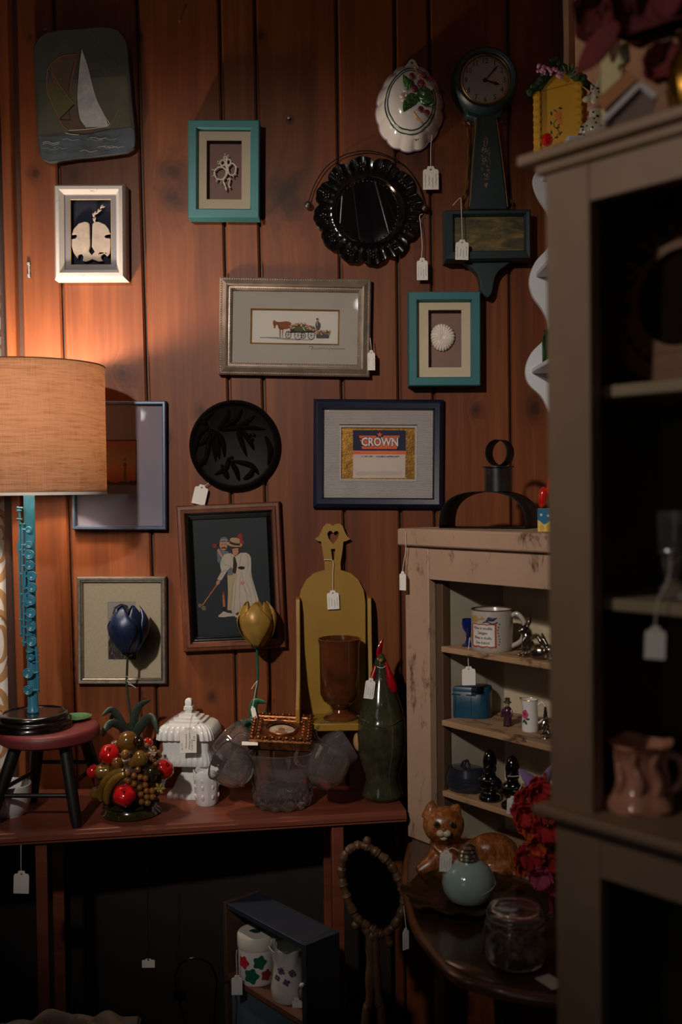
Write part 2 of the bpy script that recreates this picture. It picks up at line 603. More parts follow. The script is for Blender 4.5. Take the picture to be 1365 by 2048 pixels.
def price_tag(label, hole, size, lean, Y, string=None, rows=4, thread=None, seed=1, tilt=0.0, words=None, yaw=0.0, group=None):
    """hole: pixel of the punched hole; size: (w,h) pixels; string: pixels (px,py[,Y]) from the hole upward"""
    s = Y / FPX
    w, h = size[0] * s, size[1] * s
    c = P(hole[0], hole[1], Y)
    t = thing('price_tag', label, 'price tag', c, (tilt, rad(lean), yaw), group)
    top, cut = 0.14 * h, 0.26 * w
    o = [(-w / 2, -h * 0.86), (w / 2, -h * 0.86), (w / 2, -0.08 * h), (w / 2 - 0.06 * w, 0.0), (cut, 0.02 * h), (cut * 0.7, top),
         (-cut * 0.7, top), (-cut, 0.02 * h), (-w / 2 + 0.06 * w, 0.0), (-w / 2, -0.08 * h)]
    O('card', t, WHITE_PAPER, prism(o, -0.0005, 0.0005, [circ(0, 0.0, 0.07 * w, n=10)]))
    if words:
        for (x, z, sz, txt) in words:
            text('writing', t, txt, sz * h, (x * w, -0.0007, z * h), INK, (rad(90), rad(-90), 0), sx=0.9)
    elif rows:
        items = []
        for k in range(rows):
            x = -w * 0.34 + k * w * 0.68 / max(1, rows - 1)
            p = squiggle(-h * 0.78 + (k % 2) * h * 0.1, -h * (0.2 + 0.08 * (k % 3)), 0, w * 0.035, 16, seed + k)
            items.append((0, 'line', [(x + q[1], q[0]) for q in p], w * 0.022))
        art('writing', t, -0.0005, items, [INK])
    if string:
        pts = [(0, -0.001, 0.0)]
        mi = t.matrix_basis.inverted()
        for q in string:
            pts.append(mi @ P(q[0], q[1], q[2] if len(q) > 2 else Y))
        pth = smooth_path(pts, 6)
        O('string', t, thread or STRING, tube(pth, 0.0007, 5))
    return t

# ------------------------------------------------------------------ framed pictures
def V2(s, ox, oy):
    return lambda x, y: (ox + x / s, oy + y / s)

def picture(name, label, cat, corners, depth, profile, fmat, cv, group=None, parts=None, lip=0.004):
    """corners tl,tr,br,bl of the front outer edge, in crop coordinates; profile = [(inward, forward), ...] in metres"""
    px = [cv(*c) for c in corners]
    w3 = [P(p[0], p[1], YW - depth) for p in px]
    c = sum(w3, Vector()) / 4
    ex = (w3[1] - w3[0]) + (w3[2] - w3[3])
    ez = (w3[0] - w3[3]) + (w3[1] - w3[2])
    wd, ht = ex.length / 2, ez.length / 2
    th = -math.atan2(ex.z, ex.x)
    root = thing(name, label, cat, (c.x, YW, c.z), (0, th, 0), group)
    v, f, mi = [], [], []
    for (u, d) in profile:
        for sx, sz in ((-1, 1), (1, 1), (1, -1), (-1, -1)):
            v.append((sx * (wd / 2 - u), -d, sz * (ht / 2 - u)))
    for i in range(len(profile) - 1):
        for k in range(4):
            f.append((i * 4 + k, i * 4 + (k + 1) % 4, i * 4 + 4 + (k + 1) % 4, i * 4 + 4 + k))
    O('frame', root, fmat, (v, f, 0), ang=30)
    O('backing', root, mat('brown_card', (110, 84, 60), 0.9), box(-wd / 2 + 0.004, wd / 2 - 0.004, -0.004, -0.001, -ht / 2 + 0.004, ht / 2 - 0.004))
    u = profile[-1][0]
    root['iw'], root['ih'] = wd - 2 * u, ht - 2 * u
    root['wd'], root['ht'] = wd, ht
    return root

def L(root, cv, d):
    def f(x, y):
        p = cv(x, y)
        return LP(root, p[0], p[1], -d)
    return f

def rect(root, cv, pts, d):
    l = L(root, cv, d)
    q = [l(*p) for p in pts]
    xs = sorted(p[0] for p in q); zs = sorted(p[1] for p in q)
    return ((xs[0] + xs[1]) / 2, (xs[2] + xs[3]) / 2, (zs[0] + zs[1]) / 2, (zs[2] + zs[3]) / 2)

def mat_board(root, r, d, m, bevel=0.002, bm=None, name='mat_board', grow=0.002, thick=0.0015):
    """board filling the frame with a bevel-cut opening r=(x0,x1,z0,z1); front at depth d"""
    W2, H2 = root['iw'] / 2 + grow, root['ih'] / 2 + grow
    x0, x1, z0, z1 = r
    b = bevel
    v, f, mi = [], [], []
    for (a0, a1, c0, c1, y) in ((-W2, W2, -H2, H2, -d), (x0, x1, z0, z1, -d), (x0 + b, x1 - b, z0 + b, z1 - b, -d + thick)):
        v += [(a0, y, c1), (a1, y, c1), (a1, y, c0), (a0, y, c0)]
    f1 = [(k, (k + 1) % 4, 4 + (k + 1) % 4, 4 + k) for k in range(4)]
    f2 = [(4 + k, 4 + (k + 1) % 4, 8 + (k + 1) % 4, 8 + k) for k in range(4)]
    return O(name, root, [m, bm or m], (v, f1, 0), (v, f2, 1), ang=0)

def glass(root, d):
    W2, H2 = root['iw'] / 2 + 0.001, root['ih'] / 2 + 0.001
    return O('glass', root, PANE, ([(-W2, -d, H2), (W2, -d, H2), (W2, -d, -H2), (-W2, -d, -H2)], [(0, 3, 2, 1)], 0), ang=0)

def board(root, r, d, m, name='artwork'):
    x0, x1, z0, z1 = r
    return O(name, root, m, ([(x0, -d, z1), (x1, -d, z1), (x1, -d, z0), (x0, -d, z0)], [(0, 3, 2, 1)], 0), ang=0)

def pts(l, *xy):
    return [l(xy[i], xy[i + 1]) for i in range(0, len(xy), 2)]

C1 = V2(2.528, 0, 0)
C2 = V2(2.4375, 540, 0)
C4 = V2(2.275, 400, 520)
C5 = V2(2.845, 0, 680)
C6 = V2(2.73, 340, 980)
CM = V2(4.0147, 740, 90)
CP = V2(5.056, 600, 290)

# --- white sand dollar shadow box
WHITEWOOD = worn('scuffed_white_paint', (196, 190, 186), (120, 104, 92), 0.34, 60, 0.6, (1, 1, 1), 0.08)
fr = picture('shadow_box', 'white painted wooden shadow box holding a cream sand dollar', 'picture frame',
             [(262, 925), (628, 925), (638, 1408), (273, 1410)], 0.042,
             [(0.0, 0.0), (0.0, 0.030), (0.006, 0.041), (0.013, 0.042), (0.0215, 0.030), (0.0215, 0.012)], WHITEWOOD, C1)
rc = rect(fr, C1, [(352, 1007), (559, 1007), (568, 1340), (358, 1340)], 0.026)
mat_board(fr, rc, 0.026, mat('grey_mat_board', (142, 140, 146), 0.85, var=0.06, bump=0.2, bs=400), 0.0015, mat('gold_bevel', (190, 150, 90), 0.5))
board(fr, (-0.07, 0.07, -0.09, 0.09), 0.008, mat('navy_felt', (34, 38, 56), 0.95, bump=0.4, bs=700), 'lining')
l = L(fr, C1, 0.016)
half = [(455, 1135), (450, 1128), (430, 1123), (400, 1132), (375, 1160), (366, 1190), (385, 1185), (392, 1196), (385, 1208), (364, 1212), (363, 1240),
        (375, 1280), (395, 1310), (400, 1290), (415, 1285), (425, 1300), (420, 1322), (440, 1326), (468, 1312)]
half2 = [(500, 1325), (525, 1322), (512, 1305), (518, 1290), (530, 1283), (545, 1300), (558, 1285), (563, 1245), (562, 1208), (540, 1206), (530, 1198), (540, 1188),
         (561, 1185), (553, 1160), (535, 1138), (505, 1124), (480, 1124), (470, 1135)]
sd = [l(*p) for p in half + half2 + [(469, 1150), (467, 1250), (482, 1275), (466, 1292), (452, 1272), (458, 1245), (456, 1150)]]
slot = [l(*p) for p in ((455, 1145), (467, 1145), (467, 1250), (482, 1275), (466, 1292), (452, 1272), (458, 1240))]
O('sand_dollar', fr, mat('sand_dollar_shell', (196, 180, 166), 0.7, var=0.2, vs=60, bump=0.5, bs=260), prism(sd, -0.021, -0.012), bevel=0.0012)
l2 = L(fr, C1, 0.02)
sprig = mat('pale_shell_sprig', (216, 190, 176), 0.6, var=0.25)
for k, (x, y, a) in enumerate(((476, 1112, -0.4), (473, 1088, -0.3), (480, 1078, 0.5), (498, 1066, 0.3), (514, 1045, 0.6))):
    a_, b_ = l2(x, y)
    O('shell', fr, sprig, ell((0, 0, 0), (0.0022, 0.0015, 0.0052), 8, 6), ell((0.003, 0, 0.0012), (0.0018, 0.0014, 0.0046), 8, 6, (0, 0.7, 0)), loc=(a_, -0.02, b_), rot=(0, a, 0))
O('stem', fr, mat('dark_twig', (40, 34, 30), 0.8), tube([(l2(472, 1128)[0], -0.018, l2(472, 1128)[1]), (l2(478, 1090)[0], -0.018, l2(478, 1090)[1]), (l2(516, 1045)[0], -0.018, l2(516, 1045)[1])], 0.0006, 5))
glass(fr, 0.031)

# --- two teal shell boxes
TEALP = worn('teal_paint', (46, 112, 116), (26, 74, 76), 0.30, 40, 0.5, (1, 1, 1), 0.15)
CREAM = mat('cream_mat_board', (206, 190, 164), 0.9, var=0.06, bump=0.15, bs=400)
MAUVE = mat('mauve_felt', (142, 112, 104), 0.95, var=0.12, bump=0.3, bs=500)

def teal_box(label, corners, sight, opening, cv):
    f = picture('shadow_box', label, 'picture frame', corners, 0.04,
                [(0, 0), (0, 0.038), (0.002, 0.04), (0.0165, 0.04), (0.0185, 0.038), (0.0205, 0.024), (0.0205, 0.01)], TEALP, cv, 'teal shadow boxes of sea finds')
    r = rect(f, cv, opening, 0.026)
    mat_board(f, r, 0.026, CREAM, 0.001)
    board(f, (-f['iw'] / 2, f['iw'] / 2, -f['ih'] / 2, f['ih'] / 2), 0.007, MAUVE, 'lining')
    glass(f, 0.032)
    return f

f1 = teal_box('teal shadow box with a sliced openwork murex shell, upper left wall', [(943, 603), (1303, 607), (1320, 1098), (961, 1098)], None,
              [(1038, 707), (1218, 710), (1230, 1010), (1050, 1008)], C1)
l = L(f1, C1, 0.016)
BONE = mat('bleached_shell', (240, 228, 214), 0.6, var=0.15, vs=60, bump=0.4, bs=300)
rings = [((1116, 878), 30, 32), ((1174, 858), 20, 30), ((1127, 825), 13, 14), ((1157, 822), 11, 15), ((1142, 800), 8, 7)]
sh = []
for (c, a, b) in rings:
    x, z = l(*c)
    k = l(c[0] + 1, c[1])[0] - x
    p = [(x + a * k * math.cos(t) * (1 + 0.06 * math.sin(5 * t)), -0.018, z + b * k * math.sin(t)) for t in [2 * math.pi * i / 22 for i in range(22)]]
    sh.append(tube(p, [0.0019 + 0.0007 * math.sin(3 * i) for i in range(22)], 7, True))
q = lambda x, y, d=0.018: (l(x, y)[0], -d, l(x, y)[1])
sh.append(tube(smooth_path([q(1150, 800), q(1146, 840), q(1150, 880), q(1130, 912), q(1142, 945), q(1146, 965)], 4), [0.002 + 0.0007 * math.sin(1.9 * i) for i in range(21)], 7))
sh.append(tube(smooth_path([q(1150, 910), q(1165, 905), q(1158, 935), q(1166, 952)], 4), 0.0017, 6))
for (x, y, dx, dy) in ((1082, 862, -14, -6), (1086, 885, -12, 10), (1100, 908, -8, 14), (1190, 880, 8, 8), (1195, 850, 6, -10), (1110, 832, -10, -6), (1140, 786, -4, -10), (1152, 790, 8, -6), (1120, 918, -4, 12), (1178, 890, 6, 12), (1105, 815, -5, 8)):
    sh.append(tube([q(x, y), q(x + dx, y + dy)], [0.0016, 0.0003], 6))
O('murex_slice', f1, BONE, *sh)

f2 = teal_box('teal shadow box with a round ribbed sea biscuit, right of the silver frame', [(950, 143), (1278, 143), (1278, 570), (952, 573)], None,
              [(1040, 226), (1193, 226), (1193, 490), (1040, 490)], C4)
l = L(f2, C4, 0.02)
cx, cz = l(1107, 349); k = l(1108, 349)[0] - cx
def ur(a, r, z, i):
    return (r * (1 + 0.03 * math.sin(3 * a + 1) + (0.03 if r > 0.004 else 0) * math.sin(24 * a)), z + (0.0007 * math.sin(24 * a) if 0.3 < r / (55 * k) < 0.98 else 0))
R0 = 55 * k
O('sea_biscuit', f2, BONE, T(lathe([(R0 * 0.9, -0.002), (R0, 0.002), (R0 * 0.93, 0.006), (R0 * 0.75, 0.009), (R0 * 0.45, 0.0108), (R0 * 0.2, 0.0105), (R0 * 0.1, 0.009), (0.0004, 0.0088)], 96, ur), (cx, -0.009, cz), (rad(90), 0, 0), (1, 1.12, 1)))

# --- silver frame, flower cart print
SILV = mat('champagne_silver', (158, 140, 126), 0.40, 0.5, var=0.3, vs=30, bump=0.15, bs=200)
fr = picture('picture_frame', 'champagne silver frame with small print of horse and flower cart', 'picture frame', [(83, 70), (778, 88), (775, 527), (88, 522)], 0.026,
             [(0, 0), (0, 0.018), (0.003, 0.0205), (0.006, 0.019), (0.007, 0.021), (0.015, 0.026), (0.0185, 0.0245), (0.020, 0.018), (0.0225, 0.0185), (0.0265, 0.016), (0.0275, 0.010), (0.0275, 0.006)], SILV, C4)
bd = []
for sx, sz, n in ((1, 0, 62), (0, 1, 40)):
    for sgn in (-1, 1):
        for i in range(n):
            t_ = (i + 0.5) / n * 2 - 1
            for uu, dd in ((0.0045, 0.0202), (0.0235, 0.0182)):
                w2, h2 = fr['wd'] / 2 - uu, fr['ht'] / 2 - uu
                bd.append(box(-0.0014, 0.0014, -0.0012, 0.0012, -0.0014, 0.0014) if 0 else ell(((t_ * w2) if sx else sgn * w2, -dd, (t_ * h2) if sz else sgn * h2), (0.0015, 0.0012, 0.0015), 6, 4))
O('beading', fr, SILV, *bd)['kind'] = 'stuff'
rc = rect(fr, C4, [(229, 220), (637, 226), (635, 388), (231, 383)], 0.008)
GREYM = mat('warm_grey_mat_board', (166, 156, 149), 0.85, var=0.05)
mat_board(fr, rc, 0.0085, GREYM, 0.0035, mat('gold_fillet', (156, 112, 56), 0.4, 0.6), thick=0.002)
board(fr, (rc[0], rc[1], rc[2], rc[3]), 0.0055, mat('print_paper', (206, 198, 190), 0.9, var=0.04))
CC = V2(7.583, 520, 600)
l = L(fr, CC, 0.0058)
k = abs(l(1, 0)[0] - l(0, 0)[0])
am = [mat('print_brown', (134, 72, 40), 0.8), mat('print_dark', (48, 40, 34), 0.8), mat('print_green', (84, 86, 56), 0.8), mat('print_rose', (196, 112, 88), 0.8),
      mat('print_grey', (150, 140, 132), 0.85), mat('print_pale', (208, 196, 178), 0.85), mat('print_peach', (206, 146, 108), 0.8), mat('print_slate', (76, 72, 76), 0.8)]
it = [(4, 'fill', pts(l, 0, 560, 250, 560, 560, 590, 800, 600, 790, 612, 400, 606, 200, 585, 0, 575)),
      (0, 'fill', pts(l, 205, 312, 225, 305, 245, 325, 290, 335, 330, 330, 400, 322, 450, 330, 480, 355, 470, 395, 440, 430, 400, 445, 370, 440, 355, 455, 350, 560, 340, 560, 340, 455, 318, 450, 313, 570, 300, 570, 298, 450, 280, 425, 275, 385, 255, 375, 240, 400, 235, 430, 215, 430, 208, 390, 198, 355)),
      (1, 'line', pts(l, 275, 350, 290, 400, 330, 430, 380, 440), 8 * k), (1, 'line', pts(l, 205, 360, 222, 372, 238, 352), 6 * k),
      (1, 'fill', pts(l, 450, 420, 480, 400, 640, 410, 680, 470, 840, 450, 870, 460, 850, 485, 470, 500)),
      (2, 'fill', pts(l, 430, 415, 500, 375, 600, 360, 680, 370, 820, 400, 850, 440, 800, 470, 690, 470, 660, 410, 520, 430, 480, 460))]
r_ = random.Random(5)
for i in range(80):
    x = r_.uniform(445, 830); y = 395 - 55 * math.sin((x - 445) / 385 * math.pi) + r_.uniform(0, 60) + (25 if x > 700 else 0)
    it.append((r_.choice([2, 3, 3, 5, 6, 6, 1]), 'fill', circ(*l(x, y), r_.uniform(7, 15) * k, r_.uniform(6, 12) * k, 7)))
it += [(2, 'fill', circ(*l(595, 448), 70 * k, 36 * k, 16)), (1, 'line', pts(l, 420, 492, 860, 490), 9 * k)]
for (x, y, rr) in ((432, 527, 42), (580, 535, 54), (780, 535, 50), (660, 540, 34)):
    w_ = circ(*l(x, y), rr * k, rr * 1.3 * k, 22); it.append((1, 'line', w_ + w_[:1], 8 * k))
    for a in range(6):
        it.append((1, 'line', [l(x, y), (l(x, y)[0] + rr * k * math.cos(a), l(x, y)[1] + rr * 1.3 * k * math.sin(a))], 3.5 * k))
it += [(7, 'fill', pts(l, 850, 345, 865, 325, 890, 325, 918, 355, 922, 400, 905, 455, 860, 450, 842, 395)), (6, 'fill', circ(*l(873, 305), 14 * k, 17 * k, 12)),
       (1, 'fill', pts(l, 855, 300, 858, 282, 872, 274, 888, 282, 892, 300)), (5, 'line', pts(l, 872, 335, 870, 390), 7 * k),
       (7, 'fill', pts(l, 845, 500, 1060, 500, 1045, 580, 860, 580)), (2, 'fill', pts(l, 840, 500, 900, 470, 1000, 465, 1070, 480, 1065, 520, 850, 525))]
for i in range(44):
    it.append((r_.choice([2, 3, 3, 6, 5]), 'fill', circ(*l(r_.uniform(845, 1075), r_.uniform(455, 525)), r_.uniform(8, 14) * k, r_.uniform(7, 12) * k, 7)))
art('print', fr, 0 - 0.0057, it, am, 0.00001)
l = L(fr, CC, 0.0088)
sg = [(750, 705), (800, 700), (790, 755), (805, 715), (830, 745), (850, 730), (860, 745), (905, 735), (920, 720), (925, 745), (950, 730), (965, 745), (985, 725), (1000, 745), (1030, 728), (1050, 765), (1070, 720), (1085, 740), (1295, 742)]
art('signature', fr, -0.0086, [(0, 'line', [l(*p) for p in sg], 6 * k)], [am[1]])
glass(fr, 0.0115)

# --- navy frame with the CROWN label
NAVY = mat('navy_frame_paint', (19, 25, 48), 0.42, var=0.2, bump=0.15, bs=90)
fr = picture('picture_frame', 'navy blue frame with ribbed white mat around a CROWN label', 'picture frame', [(518, 630), (1112, 635), (1107, 1130), (515, 1128)], 0.02,
             [(0, 0), (0, 0.013), (0.004, 0.018), (0.009, 0.020), (0.019, 0.017), (0.0225, 0.011), (0.0225, 0.005)], NAVY, C4)
KC = V2(5.6875, 640, 810)
rib = NT('ribbed_white_board')
tc = rib.coord((0, 0, 1))
wv = rib.n('ShaderNodeTexWave', wave_type='BANDS', bands_direction='Z'); wv.inputs['Scale'].default_value = 80
rib.l(tc, wv.inputs['Vector'])
rib.principled(rib.ramp(rib.noise(rib.coord(20), 1, 3), [(0.2, rgb(168, 160, 156)), (0.8, rgb(182, 174, 170))]), 0.8)
rc = rect(fr, KC, [(225, 230), (1110, 235), (1105, 870), (222, 865)], 0.008)
# corrugations are real relief: strips with a rounded front, clipped around the opening
W2, H2 = fr['iw'] / 2 + 0.001, fr['ih'] / 2 + 0.001
strips = []
nrow = 58
hh = 2 * H2 / nrow
for i in range(nrow):
    za, zb = -H2 + i * hh, -H2 + (i + 1) * hh
    segs = [(-W2, W2)] if (zb < rc[2] or za > rc[3]) else [(-W2, rc[0]), (rc[1], W2)]
    for a, b in segs:
        zs = [(za, 0.0062), (za + hh * .2, 0.0078), (za + hh * .5, 0.0083), (za + hh * .8, 0.0078), (zb, 0.0062)]
        v = [(a, -d, z) for z, d in zs] + [(b, -d, z) for z, d in zs]
        strips.append((v, [(j, j + 1, j + 6, j + 5) for j in range(4)], 0))
st = O('mat_board', fr, rib.m, *strips, ang=60); st['kind'] = 'stuff'
ri = rect(fr, KC, [(245, 258), (1085, 258), (1078, 845), (245, 840)], 0.0065)
b0 = rc; v = []
for (q_, y) in ((b0, -0.0088), (ri, -0.0088), (ri, -0.0045)):
    v += [(q_[0], y, q_[3]), (q_[1], y, q_[3]), (q_[1], y, q_[2]), (q_[0], y, q_[2])]
O('inner_mat', fr, mat('plain_white_board', (176, 168, 164), 0.85, var=0.04), (v, [(k, (k + 1) % 4, 4 + (k + 1) % 4, 4 + k) for k in range(4)] + [(4 + k, 4 + (k + 1) % 4, 8 + (k + 1) % 4, 8 + k) for k in range(4)], 0), ang=0)
board(fr, ri, 0.0048, mat('crumpled_gold_foil', (168, 122, 56), 0.4, 0.7, var=0.45, vs=70, bump=0.6, bs=220), 'gold_foil')
l = L(fr, KC, 0.0052); k = abs(l(1, 0)[0] - l(0, 0)[0])
am = [mat('label_paper', (196, 182, 172), 0.85, var=0.06), mat('label_navy', (24, 24, 60), 0.7), mat('label_orange', (226, 96, 48), 0.7), mat('label_white', (222, 214, 206), 0.8), INK, mat('label_tan', (168, 150, 138), 0.85)]
star = []
for i in range(10):
    a = math.pi / 2 + i * math.pi / 5; rr = 34 if i % 2 == 0 else 14
    c = l(682, 338); star.append((c[0] + rr * k * math.cos(a), c[1] + rr * k * math.sin(a)))
it = [(0, 'fill', pts(l, 378, 830, 972, 830, 978, 300, 960, 288, 378, 286)), (1, 'fill', pts(l, 378, 286, 962, 288, 980, 302, 979, 522, 378, 520)),
      (2, 'fill', pts(l, 378, 524, 979, 524, 979, 562, 378, 560)),
      (2, 'fill', pts(l, 445, 347, 640, 349, 660, 368, 704, 368, 722, 349, 910, 347, 902, 378, 885, 380, 885, 393, 898, 393, 890, 416, 872, 418, 872, 432, 890, 432, 884, 454, 866, 456, 866, 470, 884, 470, 876, 500, 482, 500, 474, 470, 500, 470, 500, 456, 478, 454, 468, 432, 490, 432, 490, 418, 466, 416, 456, 393, 478, 393, 478, 380, 456, 378)),
      (1, 'fill', circ(*l(682, 345), 42 * k, 40 * k, 20)), (2, 'fill', star)]
for i in range(5):
    y = 755 + i * 10; it.append((5, 'line', pts(l, 410, y, 935, y), 2.2 * k))
art('label_print', fr, -0.005, it, am, 0.00004)
c = l(684, 424)
for mt_, of, y in ((am[1], 0.0020, 0.0057), (am[3], 0.0008, 0.0060)):
    text('lettering', fr, 'CROWN', 134 * k, (c[0], -y, c[1]), mt_, bold=of, sx=0.80)
text('lettering', fr, 'U. S. PAT. OFF.      COLUMBUS, SHIPPING DEPT.', 23 * k, (l(690, 587)[0], -0.0056, l(690, 587)[1]), INK, sx=0.92, bold=0.0001)
text('lettering', fr, 'MANUFACTURERS OF QUALITY PRODUCTS', 24 * k, (l(690, 544)[0], -0.0056, l(690, 544)[1]), mat('label_peach', (240, 150, 96), 0.8), sx=0.95)
glass(fr, 0.0105)

# --- lighthouse at sunset, behind the lampshade
SLATEF = mat('slate_blue_metal', (84, 98, 120), 0.35, 0.5, var=0.15)
fr = picture('picture_frame', 'slim slate blue frame of lighthouse at sunset, half behind the lampshade', 'picture frame', [(405, 346), (944, 346), (943, 1080), (408, 1080)], 0.02,
             [(0, 0), (0, 0.018), (0.002, 0.020), (0.006, 0.020), (0.008, 0.017), (0.0085, 0.006)], SLATEF, C5)
rc = rect(fr, C5, [(570, 568), (778, 568), (778, 827), (570, 827)], 0.008)
mat_board(fr, rc, 0.008, mat('lavender_grey_mat', (128, 122, 138), 0.8, var=0.05), 0.002, mat('dark_bevel', (50, 40, 40), 0.7))
sky = NT('painted_sunset')
tcn = sky.n('ShaderNodeTexCoord'); sz_ = sky.n('ShaderNodeSeparateXYZ'); sky.l(tcn.outputs['Object'], sz_.inputs[0])
mr = sky.n('ShaderNodeMapRange'); mr.inputs[1].default_value = rc[2]; mr.inputs[2].default_value = rc[3]; sky.l(sz_.outputs[2], mr.inputs[0])
fa = sky.math('ADD', mr.outputs[0], sky.math('MULTIPLY', sky.math('SUBTRACT', sky.noise(sky.coord((8, 8, 40)), 1, 4), 0.5), 0.12))
sky.principled(sky.ramp(fa, [(0.1, rgb(176, 92, 70)), (0.35, rgb(190, 124, 74)), (0.55, rgb(164, 134, 98)), (0.75, rgb(150, 108, 92)), (0.95, rgb(158, 88, 78))]), 0.8)
board(fr, rc, 0.0055, sky.m)
l = L(fr, C5, 0.0056); k = abs(l(1, 0)[0] - l(0, 0)[0])
DK = mat('painted_dusk', (70, 46, 44), 0.8)
it = [(0, 'fill', pts(l, 703, 810, 706, 720, 702, 712, 702, 704, 706, 700, 706, 690, 704, 684, 707, 672, 717, 672, 720, 684, 718, 690, 718, 700, 722, 704, 722, 712, 718, 720, 721, 810)),
      (1, 'fill', [l(570, 827)] + pts(l, 570, 800, 590, 806, 610, 800, 640, 808, 660, 812, 690, 804, 730, 808, 745, 798, 760, 803, 778, 800, 778, 827)),
      (2, 'fill', circ(*l(712, 692), 4 * k, 6 * k, 8)), (1, 'line', pts(l, 700, 712, 724, 712), 3 * k)]
art('lighthouse', fr, -0.0055, it, [mat('painted_tower', (120, 82, 66), 0.8), DK, mat('painted_lamp', (200, 160, 110), 0.8)], 0.00003)
glass(fr, 0.0105)

# --- pewter frame with an engraving on linen
PEW = mat('pewter_moulding', (128, 120, 110), 0.42, 0.65, var=0.35, vs=90, bump=0.4, bs=260)
fr = picture('picture_frame', 'narrow pewter frame with engraving on a wide linen mat, behind the blue tulip', 'picture frame', [(430, 1348), (945, 1348), (945, 1960), (443, 1962)], 0.018,
             [(0, 0), (0, 0.014), (0.003, 0.018), (0.0075, 0.017), (0.0085, 0.013), (0.0105, 0.014), (0.0125, 0.012), (0.0130, 0.006)], PEW, C5)
lin_ = NT('linen_board')
n1 = lin_.noise(lin_.coord((1500, 1, 90)), 1, 2); n2 = lin_.noise(lin_.coord((90, 1, 1500)), 1, 2)
ad = lin_.math('ADD', n1, n2)
lin_.principled(lin_.ramp(lin_.math('MULTIPLY', ad, 0.5), [(0.35, rgb(174, 160, 136)), (0.65, rgb(204, 190, 166))]), 0.9, 0, ad, 0.4, 0.0006)
rc = rect(fr, C5, [(613, 1490), (772, 1490), (778, 1820), (615, 1820)], 0.0065)
mat_board(fr, rc, 0.0065, lin_.m, 0.001)
board(fr, rc, 0.0052, mat('engraving_paper', (160, 154, 148), 0.85, var=0.1))
l = L(fr, C5, 0.0055); k = abs(l(1, 0)[0] - l(0, 0)[0])
it = [(0, 'fill', pts(l, 616, 1818, 616, 1720, 640, 1640, 640, 1560, 652, 1520, 690, 1500, 725, 1510, 742, 1545, 740, 1600, 760, 1650, 775, 1740, 776, 1818))]
r_ = random.Random(3)
for i in range(260):
    x, y = r_.uniform(622, 772), r_.uniform(1510, 1815)
    if y < 1640 and not 648 < x < 735: continue
    dx = r_.uniform(-9, 9)
    it.append((1 if i % 3 else 2, 'line', pts(l, x, y, x + dx * 0.4, y + 9, x + dx, y + r_.uniform(12, 26)), r_.uniform(0.8, 2.4) * k))
art('engraving', fr, -0.0052, it, [mat('engraving_ink', (52, 46, 46), 0.85), mat('engraving_light', (150, 144, 140), 0.85), mat('engraving_mid', (96, 88, 86), 0.85)], 0.000008)
glass(fr, 0.0105)

# --- brown frame, croquet couple on dark glass
OAK = wood('frame_oak', (74, 38, 22), (122, 68, 40), 2, 0.4, 2.0, 0.2)
fr = picture('picture_frame', 'tilted brown wooden frame of a couple playing croquet on black', 'picture frame', [(30, 85), (603, 65), (632, 862), (72, 893)], 0.026,
             [(0, 0), (0, 0.016), (0.003, 0.022), (0.009, 0.0225), (0.011, 0.026), (0.017, 0.025), (0.0205, 0.016), (0.0205, 0.008)], OAK, C6)
W2, H2 = fr['iw'] / 2 + 0.001, fr['ih'] / 2 + 0.001
lin_v = []
for (u, d) in ((0, 0.013), (0.003, 0.013), (0.0035, 0.011), (0.006, 0.012), (0.0065, 0.010), (0.009, 0.011), (0.0095, 0.009), (0.012, 0.010), (0.0125, 0.006)):
    lin_v += [(-W2 + u, -d, H2 - u), (W2 - u, -d, H2 - u), (W2 - u, -d, -H2 + u), (-W2 + u, -d, -H2 + u)]
O('liner', fr, BLACKW, (lin_v, [(i * 4 + k, i * 4 + (k + 1) % 4, i * 4 + 4 + (k + 1) % 4, i * 4 + 4 + k) for i in range(8) for k in range(4)], 0), ang=0)
board(fr, (-W2, W2, -H2, H2), 0.0058, mat('dark_teal_print', (20, 30, 42), 0.6, var=0.5, vs=8, c2=(12, 22, 26)))
CL = V2(6.825, 380, 1040)
l = L(fr, CL, 0.006); k = abs(l(1, 0)[0] - l(0, 0)[0])
am = [mat('print_dress', (188, 176, 162), 0.85, var=0.12), mat('print_cream', (176, 158, 126), 0.85), mat('print_flesh', (190, 134, 108), 0.85), mat('print_steel', (104, 112, 122), 0.85),
      mat('print_red', (150, 44, 46), 0.8), mat('print_straw', (178, 152, 112), 0.85), mat('print_hair', (60, 34, 22), 0.85), mat('print_fold', (140, 130, 122), 0.85),
      mat('print_orange', (196, 110, 56), 0.8), mat('print_black', (22, 18, 18), 0.8), mat('print_olive', (116, 104, 78), 0.85)]
